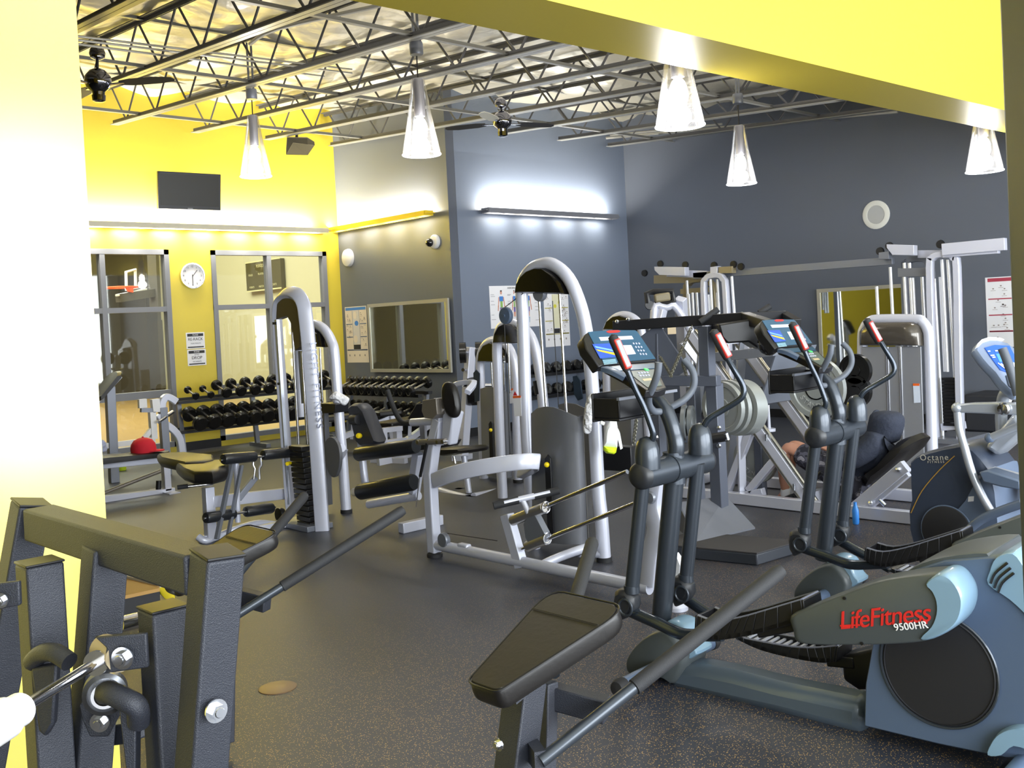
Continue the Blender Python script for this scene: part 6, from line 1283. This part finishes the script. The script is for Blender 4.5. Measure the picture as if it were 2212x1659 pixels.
def shoe(a, v):
    s_ = skin_body('sock', [pv(a[0], a[1] - 16, v), pv(a[0] - 1, a[1], v), pv(a[0] - 3, a[1] + 12, v)], [(0, 1), (1, 2)], [.05, .042, .046], mat('white_sock', (228, 228, 232), .8), person)
    c = pv(a[0] - 4, a[1] + 18, v); sh = obj('shoe', MB().slab([c + LP.u * x + U0 * z for x, z in ((.12, -.035), (.125, .02), (.08, .07), (.0, .055), (-.09, .02), (-.145, .0), (-.15, -.035))], LP.v * .1, ins=.25), mat('black_shoe', (30, 30, 34), .5), person)
    obj('shoe_sole', MB().slab([c + LP.u * x + U0 * z for x, z in ((.125, -.05), (.125, -.03), (-.15, -.03), (-.15, -.05))], LP.v * .105, ins=.1), mat('grey_sole', (90, 88, 84), .6), sh)
shoe((1698, 1066), v0 - .13); shoe((1714, 1060), v0 + .15)
def hand(w, fdir, side, nm):
    fdir = fdir.normalized(); s_ = LP.v * side; u_ = fdir.cross(s_).normalized(); vs = [w, w + fdir * .05, w + fdir * .09]; ed = [(0, 1), (1, 2)]; rd = [(.026, .018), (.036, .016), (.036, .014)]
    for k, (o_, l_) in enumerate(((-.03, .06), (-.01, .07), (.01, .066), (.03, .05))):
        b_ = len(vs); vs += [w + fdir * .1 + s_ * o_, w + fdir * (.1 + l_ * .5) + s_ * o_ * 1.1 - u_ * .008, w + fdir * (.1 + l_) + s_ * o_ * 1.1 - u_ * .028]; ed += [(2, b_), (b_, b_ + 1), (b_ + 1, b_ + 2)]; rd += [.0095, .009, .0075]
    b_ = len(vs); vs += [w + fdir * .04 + s_ * .04, w + fdir * .075 + s_ * .062]; ed += [(1, b_), (b_, b_ + 1)]; rd += [.011, .009]
    return skin_body(nm, vs, ed, rd, SK, person)
hand(waL, (pv(1772, 962, v0 - .2) - waL), 1, 'hand'); hand(waR, (pv(1772, 962, v0 + .2) - waR), -1, 'hand')
# ---- grey shrouded machine behind the leg press
XM = 9.2; MM = lambda x, y, dx=0.: onX(x, y, XM) + UX * dx
sm = thing('shrouded_weight_machine', 'silver weight machine with tall grey shroud behind the seated person', 'exercise machine', (XM, MM(1940, 1010).y, 0))
fr3 = [MM(2015, 1010), MM(2012, 900), MM(2007, 740), MM(2003, 712), MM(1993, 696), MM(1978, 690), MM(1900, 690), MM(1880, 694), MM(1868, 708), MM(1863, 735), MM(1865, 850), MM(1868, 1000)]
for q_ in (0, -1): fr3[q_].z = .02
obj('arch_tube', MB().tube(smooth_path(fr3, 4), .05, 18), SILV, sm)
cw = [MM(x, y, -.05) for x, y in ((1866, 746), (1866, 715), (1876, 702), (1890, 695), (1978, 695), (1990, 703), (1996, 720), (1998, 746))]; cc_ = sum(cw, V()) / 8
obj('top_cowl', MB().ring_loft([[cc_ + (p - cc_) * e_ - UX * x for p in cw] for x, e_ in ((-.1, 1), (0, 1), (.05, .97), (.09, .85), (.11, .6))]), mat('smoked_bronze_plastic', (84, 78, 70), .2, .3, coat=.4), sm)
for xa, xb in ((1869, 1922), (1926, 1950), (1954, 1996)): obj('shroud_panel', MB().prism([MM(xa, 748, -.06), MM(xb, 748, -.06), MM(xb + 8, 1004, -.06), MM(xa + 8, 1004, -.06)], UX * .02), mat('pale_shroud', (150, 152, 158), .35, .4), sm, bev=.003)
for xa in (1924, 1952): obj('shroud_seam', MB().cyl(MM(xa, 748, -.075), MM(xa + 8, 1004, -.075), .012, n=8), STEEL, sm)
st = obj('warning_sticker', MB().prism([MM(x, y, -.075) for x, y in ((1980, 828), (1994, 828), (1996, 868), (1982, 869))], UX * .002), mat('pale_blue_label', (206, 216, 232), .5), sm); obj('sticker_heading', MB().prism([MM(x, y, -.077) for x, y in ((1980, 827), (1994, 827), (1994, 832), (1980, 832))], UX * .002), YRF, st)
st = obj('side_sticker', MB().prism([MM(x, y, -.08) for x, y in ((1872, 828), (1877, 828), (1878, 862), (1873, 862))], UX * .002), PAPER, sm); obj('sticker_heading', MB().prism([MM(x, y, -.082) for x, y in ((1872, 827), (1877, 827), (1877, 832), (1872, 832))], UX * .002), RED, st)
# ---- cable crossover towers along the dark wall
XC = 11.4; CC = lambda x, y, dx=0.: onX(x, y, XC) + UX * dx
cr_ = thing('cable_crossover_machine', 'wide silver cable crossover with two towers joined by overhead beam', 'exercise machine', (XC, 6.8, 0))
def uarch(cx0, cx1, ytop, dx, px_bot0, px_bot1, r=.045, m_=SILV):
    a, b = CC(cx0, ytop + 30, dx), CC(cx1, ytop + 30, dx); top = CC((cx0 + cx1) / 2, ytop, dx).z
    fa, fb = CC(px_bot0, 925, dx), CC(px_bot1, 925, dx); fa = V((fa.x, fa.y, .03)); fb = V((fb.x, fb.y, .03)); k = (cx1 - cx0) * .18
    return obj('tower_arch', MB().tube(smooth_path([fa, CC(cx0 + (px_bot0 - cx0) * .5, 780, dx), a, CC(cx0 + k * .6, ytop + 9, dx), CC(cx0 + k * 1.6, ytop + 2, dx), CC(cx1 - k * 1.6, ytop + 1, dx), CC(cx1 - k * .6, ytop + 9, dx), b, CC(cx1 + (px_bot1 - cx1) * .5, 780, dx), fb], 3), r, sq=(.07, .09), up=UX), m_, cr_)
uarch(1535, 1582, 594, -.15, 1552, 1597); uarch(1459, 1520, 604, .25, 1478, 1538, m_=mat('tan_grey_paint', (150, 138, 108), .4, .3))
uarch(2030, 2088, 549, -.25, 2042, 2095); uarch(1938, 1995, 558, .2, 1950, 2010, m_=SILD)
obj('overhead_beam', MB().beam(CC(1500, 596), CC(1930, 563), .07, .09), SILD, cr_, bev=.004)
obj('end_beam', MB().beam(CC(1443, 590), CC(1530, 593), .07, .1), SILV, cr_, bev=.004); obj('pulley_block', MB().prism([CC(x, y, -.12) for x, y in ((1429, 576), (1495, 577), (1496, 596), (1440, 594), (1430, 584))], UX * .1), SILV, cr_, bev=.004)
obj('tan_boom', MB().beam(CC(1392, 604, .25), CC(1470, 602, .25), .07, .12), mat('tan_grey_paint', (150, 138, 108), .4, .3), cr_); obj('tan_crossbar', MB().beam(CC(1463, 630, .1), CC(1520, 626, .1), .06, .07), mat('tan_grey_paint', (150, 138, 108), .4, .3), cr_)
for a, b in ((1548, 1563), (1566, 1595)): obj('pulley_block', MB().prism([CC(a, 577, -.1), CC(b, 575, -.1), CC(b, 590, -.1), CC(a, 590, -.1)], UX * .1), (SILV if a == 1548 else mat('tan_grey_paint', (150, 138, 108), .4, .3)), cr_, bev=.003)
for x, y in ((1436, 570), (1490, 572), (1552, 573), (1594, 571), (1610, 576), (1402, 590), (1910, 543), (1930, 532), (2040, 528)): obj('cable_pulley', MB().lathe(CC(x, y, -.1), -UX, [(.045, -.02), (.05, 0), (.045, .02), (.001, .02)], 16), BLK, cr_)
obj('pulley_block', MB().prism([CC(x, y, -.12) for x, y in ((1929, 528), (1988, 530), (1988, 552), (1942, 551), (1930, 536))], UX * .1), SILV, cr_, bev=.004); obj('end_beam', MB().beam(CC(1985, 549), CC(2062, 549), .07, .09), SILV, cr_, bev=.004)
obj('pulley_block', MB().prism([CC(x, y, -.1) for x, y in ((1910, 546), (1932, 543), (1932, 560), (1910, 560))], UX * .08), SILD, cr_, bev=.003)
obj('outer_beam', MB().beam(CC(2062, 540, -.3), CC(2196, 528, -.3), .08, .13), SILV, cr_, bev=.004); obj('lower_beam', MB().beam(CC(2062, 550, -.28), CC(2180, 541, -.28), .07, .07), SILV, cr_, bev=.004); obj('cross_tie', MB().beam(CC(1950, 589, -.1), CC(2026, 587, -.1), .06, .1), SILD, cr_, bev=.004)
for x0, y0, y1, dx, lean in ((1484, 606, 900, 0, .062), (1488, 635, 690, 0, .06), (1498, 632, 700, -.02, .05), (1505, 632, 700, 0, .05), (1542, 636, 680, -.12, .05), (1549, 603, 682, -.15, .05), (1559, 632, 690, -.1, .05), (1561, 603, 690, -.12, .05), (1590, 597, 900, -.1, .07),
                             (1962, 568, 588, -.1, .05), (1973, 568, 588, -.1, .05), (1962, 597, 686, -.1, .05), (1975, 600, 900, -.1, .05), (1980, 600, 900, -.1, .05), (2000, 598, 690, -.1, .05), (2026, 602, 940, -.1, .055), (2048, 598, 800, -.2, .05), (2053, 561, 800, -.22, .05), (2066, 561, 812, -.22, .06), (1923, 577, 690, 0, .05), (1885, 619, 690, .1, .05)):
    obj('chrome_guide_rod', MB().cyl(CC(x0, y0, dx), CC(x0 + (y1 - y0) * lean, y1, dx), .02, n=10), mat('polished_guide_rod', (244, 246, 250), .28, .45), cr_)
for x0, x1, y0, y1, dx in ((2054, 2089, 812, 915, -.2), (2000, 2030, 850, 935, .1), (1540, 1580, 820, 900, .1)):
    a = CC(x0, y0, dx); b = CC(x1, y0, dx); c_ = CC(x0 + 3, y1, dx)
    for i in range(14):
        z = a.z + (c_.z - a.z) * (i + .5) / 14; obj('weight_plate_slab', MB().box(((a.x + b.x) / 2, (a.y + b.y) / 2, z), .1, abs(a.y - b.y), abs(a.z - c_.z) / 14 * .85), BLK, cr_)
obj('tower_base', MB().beam(CC(2052, 918, -.2), CC(2100, 914, -.2), .08, .08), SILV, cr_); obj('base_plate', MB().bx(XC - .4, XC + .35, CC(2110, 925).y, CC(1935, 925).y, 0, .05), SILD, cr_); obj('base_plate', MB().bx(XC - .3, XC + .35, CC(1600, 900).y, CC(1480, 900).y, 0, .05), SILD, cr_)
# silver pull-up style unit left of the towers
pu_ = thing('assisted_dip_station', 'silver framed station with black pads left of the cable towers', 'exercise machine', G(1440, 960))
DP = 11.6
obj('frame_tube', MB().tube(smooth_path([P(1408, 735, DP), P(1412, 690, DP), P(1416, 660, DP), P(1440, 664, DP), P(1455, 660, DP), P(1478, 690, DP), P(1500, 730, DP)], 3), .045, 12), SILV, pu_); obj('frame_tube', MB().beam(P(1430, 668, DP), P(1418, 720, DP), .1, .1, UY), SILV, pu_, bev=.01)
obj('main_post', MB().beam(P(1470, 645, DP), G(1488, 945), .1, .12, UY), SILV, pu_, bev=.006)
obj('black_yoke', MB().tube([P(1400, 655, DP), P(1397, 634, DP), P(1410, 630, DP), P(1452, 629, DP), P(1455, 650, DP), P(1447, 655, DP), P(1414, 657, DP)], .035, 8), BLK, pu_); obj('arm_pad', MB().beam(P(1413, 645, DP), P(1447, 640, DP), .1, .1), mat('tan_vinyl', (128, 118, 92), .5), pu_, bev=.02)
obj('wheel_pulley', MB().lathe(P(1403, 659, DP), -F0, [(.05, -.02), (.055, 0), (.05, .02), (.001, .02)], 18), BLK, pu_)
obj('label_plate', MB().beam(P(1442, 713, DP), P(1460, 712, DP), .02, .1), mat('beige_label', (196, 176, 140), .5), pu_)
obj('inner_channel', MB().beam(P(1480, 735, DP), P(1530, 800, DP), .12, .14), SILV, pu_)
tag(obj('dark_storage_bench', MB().bx(12.1, 12.7, onX(2160, 900, 12.4).y - .3, onX(2105, 900, 12.4).y, 0, .45), mat('charcoal_vinyl', (40, 42, 48), .6), bev=.03), 'dark low bench against the right wall beyond the cable towers', 'bench')
# ================================================================ third trainer with the curved silver arms, far right
XO = 6.2; OO = lambda x, y, dx=0.: onX(x, y, XO) + UX * dx
oc = thing('cross_trainer', 'dark cross trainer with curved silver arms and blue screen at far right', 'elliptical trainer', (XO + .2, OO(2046, 1180).y, 0))
OB = mat('deep_navy_plastic', (50, 58, 74), .4, coat=.2); OG = mat('slate_blue_plastic', (92, 106, 128), .38, coat=.2); OS = mat('pale_silver_tube', (178, 184, 194), .3, .4, coat=.4)
def osl(pts, x0, x1, r=.06):
    a = [OO(x, y, 0) for x, y in pts]; c = sum(a, V()) / len(a); rings = []
    for s_, e_ in ((0, 1 - r), (.06, 1 - r * .4), (.2, 1), (.8, 1), (.94, 1 - r * .4), (1, 1 - r)): rings.append([c + (p - c) * e_ + UX * (x0 + (x1 - x0) * s_) for p in a])
    return MB().ring_loft(rings)
hs = ((1963, 997), (1975, 986), (1990, 979), (2034, 967), (2078, 959), (2103, 968), (2120, 985), (2141, 1012), (2150, 1060), (2157, 1110), (2158, 1142), (2103, 1205), (2040, 1225), (1975, 1200), (1962, 1150), (1960, 1107), (1966, 1080), (1964, 1045))
sh_ = obj('drive_housing', osl(hs, 0, .42), OB, oc)
obj('housing_wing', osl(((2050, 1120), (2085, 1080), (2112, 1030), (2141, 1012), (2152, 1060), (2160, 1140), (2130, 1175), (2103, 1200), (2095, 1160)), -.012, .43), OG, sh_)
obj('accent_line', MB().tube(smooth_path([OO(1968, 1108, -.002), OO(1992, 1060, -.002), OO(2030, 1015, -.002), OO(2062, 985, -.002)], 4), .003, 6), mat('amber_accent', (170, 130, 50), .4), sh_)
dc = OO(2047, 1146, -.01); obj('side_disc', MB().lathe(dc, -UX, [(.155, 0), (.155, .012), (.148, .016), (.001, .014)], 44), mat('black_disc_plastic', (30, 30, 34), .6), sh_); obj('disc_rim', MB().tube(arc(dc - UX * .006, UY, U0, .158, 0, 2 * PI, 40)[:-1], .005, 6, closed=True), OG, sh_)
tdir = OO(2047, 991, 0) - OO(1990, 992, 0)
text('brand_lettering', 'Octane', .052, mat('pale_gold_lettering', (176, 172, 160), .4), OO(2018, 988.5, -.004), tdir, U0, sh_, ext=.001, space=1.2); text('small_lettering', 'FITNESS', .02, mat('pale_gold_lettering', (176, 172, 160), .4), OO(2022, 998, -.004), tdir, U0, sh_, ext=.001, space=1.6)
obj('white_label', MB().prism([OO(x, y, -.014) for x, y in ((2094, 1072), (2106, 1071), (2105, 1082), (2093, 1083))], UX * .002), PAPER, sh_)
obj('boom', MB().hexa([OO(2109, 972, .1), OO(2141, 992, .1), OO(2206, 935, .1), OO(2176, 893, .1)], [p + UX * .14 for p in (OO(2109, 972, .1), OO(2141, 992, .1), OO(2206, 935, .1), OO(2176, 893, .1))]), OS, oc, bev=.03)
obj('upper_arm_cover', MB().prism([OO(x, y, -.05) for x, y in ((2070, 877), (2074, 872), (2110, 868), (2160, 867), (2215, 869), (2215, 894), (2165, 892), (2120, 890), (2090, 889), (2076, 887))], UX * .07), OS, oc, bev=.012)
obj('arm_pivot', MB().lathe(OO(2182, 880, -.09), -UX, [(.035, 0), (.038, .01), (.03, .03), (.012, .034), (.001, .034)], 24), STEEL, oc)
ca = obj('curved_arm', MB().tube(smooth_path([OO(2078, 874, -.07), OO(2080, 900, -.07), OO(2083, 925, -.07), OO(2093, 960, -.07), OO(2108, 1012, -.07), OO(2128, 1060, -.07), OO(2154, 1106, -.07)], 4), .024, 16), OS, oc)
obj('arm_end_ball', MB().ball(OO(2078, 879, -.07), .034), OS, ca)
obj('foot_link', MB().tube(smooth_path([OO(2086, 1156, -.12), OO(2106, 1140, -.12), OO(2135, 1116, -.12), OO(2175, 1098, -.12), OO(2225, 1080, -.12)], 3), [.006, .012, .018, .022, .026, .028, .028, .028, .028, .028, .028, .028, .028], 14), OG, oc)
obj('silver_lever', MB().cyl(OO(2138, 946, .0), OO(2216, 914, .0), .024, n=14), OS, oc); obj('lever_cap', MB().ball(OO(2138, 946, 0), .03), OG, oc)
pl = obj('pedal', MB().prism([OO(x, y, -.05) for x, y in ((2131, 1014), (2150, 1010), (2220, 1032), (2220, 1052), (2180, 1046), (2140, 1036))], UX * .14), OG, oc, bev=.01)
obj('tread_plate', MB().hexa([OO(2140, 1018, -.04), OO(2215, 1038, -.04), OO(2215, 1038, .07), OO(2140, 1018, .07)], [p + U0 * .02 for p in (OO(2140, 1018, -.04), OO(2215, 1038, -.04), OO(2215, 1038, .07), OO(2140, 1018, .07))]), mat('tread_grey', (150, 152, 160), .45), pl)
pl = obj('pedal', MB().prism([OO(x, y, .3) for x, y in ((2150, 1046), (2220, 1062), (2220, 1110), (2190, 1090))], UX * .14), OB, oc, bev=.01)
tg = MB()
for i in range(7): tg.beam(OO(2166 + i * 7, 1056 + i * 5.5, .2), OO(2176 + i * 7, 1054 + i * 5.5, .36), .01, .012)
obj('tread_grille', tg, mat('tread_grey', (150, 152, 160), .45), pl)
obj('pivot_rod', MB().cyl(OO(2118, 1030, -.02), OO(2132, 1028, .2), .012, n=8), STEEL, oc)
obj('rear_deck', MB().beam(V((XO + .2, OO(2080, 1190).y, .05)), V((XO + .2, .6, .05)), .3, .1), OB, oc, bev=.02)
obj('console_post', MB().hexa([OO(2128, 820, .3), OO(2165, 812, .3), OO(2128, 905, .3), OO(2110, 908, .3)], [p + UX * .05 for p in (OO(2128, 820, .3), OO(2165, 812, .3), OO(2128, 905, .3), OO(2110, 908, .3))]), WHT, oc, bev=.01)
obj('console_stem', MB().tube(smooth_path([OO(2136, 940, .2), OO(2135, 900, .2), OO(2150, 855, .15), OO(2185, 850, .1)], 4), .035, 14), OS, oc)
# console
on_ = (V((0, -1, 0)) * .72 - UX * .35 + U0 * .6).normalized(); op = OO(2170, 790, .05)
def OC(x, y, l=0.): return onPl(x, y, op, on_) + on_ * l
oo_ = [(2106, 754), (2109, 744), (2118, 735), (2134, 731), (2156, 732), (2178, 738), (2192, 748), (2206, 775), (2218, 812), (2212, 855), (2196, 856), (2180, 842), (2164, 826), (2150, 806), (2134, 790), (2120, 774)]
ob_ = obj('console', MB().slab([OC(x, y, -.03) for x, y in oo_], on_ * .06, ins=.2), mat('grey_blue_console', (120, 134, 160), .35, coat=.3), oc)
obj('white_crest', MB().prism([OC(x, y, -.001) for x, y in ((2107, 752), (2110, 744), (2119, 735), (2135, 730), (2157, 731), (2168, 735), (2140, 735), (2122, 741), (2113, 750))], on_ * .02), mat('bright_white_paint', (235, 238, 245), .35), ob_)
sc_ = obj('screen_face', MB().prism([OC(x, y, .003) for x, y in ((2126, 752), (2148, 746), (2180, 748), (2194, 775), (2202, 802), (2178, 806), (2160, 800), (2142, 776))], on_ * .004), mat('royal_blue_panel', (38, 84, 176), .3, emis=((40, 90, 200), .5)), ob_)
obj('display_window', MB().prism([OC(x, y, .006) for x, y in ((2150, 766), (2174, 763), (2182, 780), (2158, 783))], on_ * .003), mat('bright_blue_display', (60, 120, 240), .3, emis=((60, 120, 255), 1.2)), sc_)
dp = MB()
for x0, y0, x1, y1 in ((2148, 760, 2168, 758), (2132, 761, 2137, 760), (2138, 770, 2146, 769), (2142, 774, 2148, 773), (2154, 786, 2172, 800), (2160, 787, 2176, 799), (2182, 786, 2184, 800), (2188, 785, 2190, 799)): dp.beam(OC(x0, y0, .009), OC(x1, y1, .009), .008, .002, on_)
obj('panel_marks', dp, PAPER, sc_)
obj('lower_panel', MB().prism([OC(x, y, .003) for x, y in ((2172, 812), (2206, 806), (2214, 830), (2210, 850), (2196, 850), (2178, 834))], on_ * .004), OB, ob_); obj('start_key', MB().ball(OC(2198, 826, .006), .025, (1.4, 1, .4)), PAPER, ob_)
obj('handle_horn', MB().tube(smooth_path([OO(2182, 750, -.12), OO(2192, 775, -.12), OO(2204, 810, -.12), OO(2216, 850, -.12)], 4), .026, 14), mat('grey_rubber_grip', (88, 94, 104), .55), oc)
# small blue bottle by the second trainer
bt = G(1849, 1128); tag(obj('water_bottle', MB().lathe(G(1849, 1132), U0, [(.02, 0), (.024, .01), (.024, .1), (.012, .14), (.012, .16), (.001, .16)], 16), mat('blue_bottle_plastic', (60, 140, 230), .3)), 'small bright blue bottle beside the second elliptical post', 'bottle')
# low step and yellow cloth behind the left frame
stp = thing('step_platform', 'low tan topped platform with pale edge seen through the upright frame', 'platform', G(300, 1300))
g = [G(235, 1235, .12), G(345, 1262, .12), G(345, 1274, .12), G(262, 1292, .12), G(200, 1290, .12)]
obj('platform_top', MB().prism(g, U0 * .02), mat('tan_rubber', (176, 136, 72), .6), stp); obj('pale_edge', MB().beam(G(235, 1238, .13), G(345, 1264, .13), .03, .03), mat('pale_edge_trim', (190, 184, 166), .5), stp)
obj('platform_side', MB().hexa([G(200, 1292, .11), G(262, 1293, .11), G(345, 1275, .11), G(300, 1240, .11)], [V((p.x, p.y, 0)) for p in (G(200, 1292, .11), G(262, 1293, .11), G(345, 1275, .11), G(300, 1240, .11))]), BLK, stp)
yb = P(362, 1284, 4.0); tag(obj('yellow_rag', MB().slab([P(x, y, 5.95) for x, y in ((338, 1262), (352, 1266), (372, 1274), (378, 1292), (372, 1300), (356, 1288), (344, 1276))], F0 * .05 + U0 * .03, ins=.3), mat('mustard_cloth', (200, 180, 20), .8)), 'mustard yellow cloth lying beside the low tan platform', 'cloth')
tag(obj('chrome_rail', MB().cyl(P(255, 1350, 3.6), P(305, 1338, 3.7), .03, n=14), STEEL), 'short bright chrome rail end behind the upright frame', 'rail')
# ================================================================ light
W = bpy.data.worlds.new('World'); SC.world = W; W.use_nodes = True
bg = W.node_tree.nodes['Background']; bg.inputs[0].default_value = (.72, .86, 1, 1); bg.inputs[1].default_value = 2.0
# daylight entering the four storefront windows behind the photographer
for x, w in ((-2.15, 3.0), (1.85, 4.2), (6.25, 3.8), (10.45, 3.8)):
    area('daylight_window', (x, yF + .02, 2.05), (0, 1, 0), w, 3.5, 118 * w, (.93, .97, 1))
# unseen area fills added inside the workout room, no fixtures at these spots
area('gym_fill', (7.5, 8.5, 4.0), (0, 0, 1), 8, 7, 55, (1, .97, .9))
area('gym_fill', (8, 7.2, 4.25), (0, 0, -1), 7, 6, 45, (1, .97, .92))
area('lobby_fill', (2.5, -1, 4.5), (0, 0, -1), 6, 4, 60, (.88, .94, 1))  # unseen fill light just below the lobby ceiling
# the sports hall behind the interior windows
area('hall_light', (6.5, 20, 6.5), (0, 0, -1), 6, 10, 2600, (1, .97, .85))
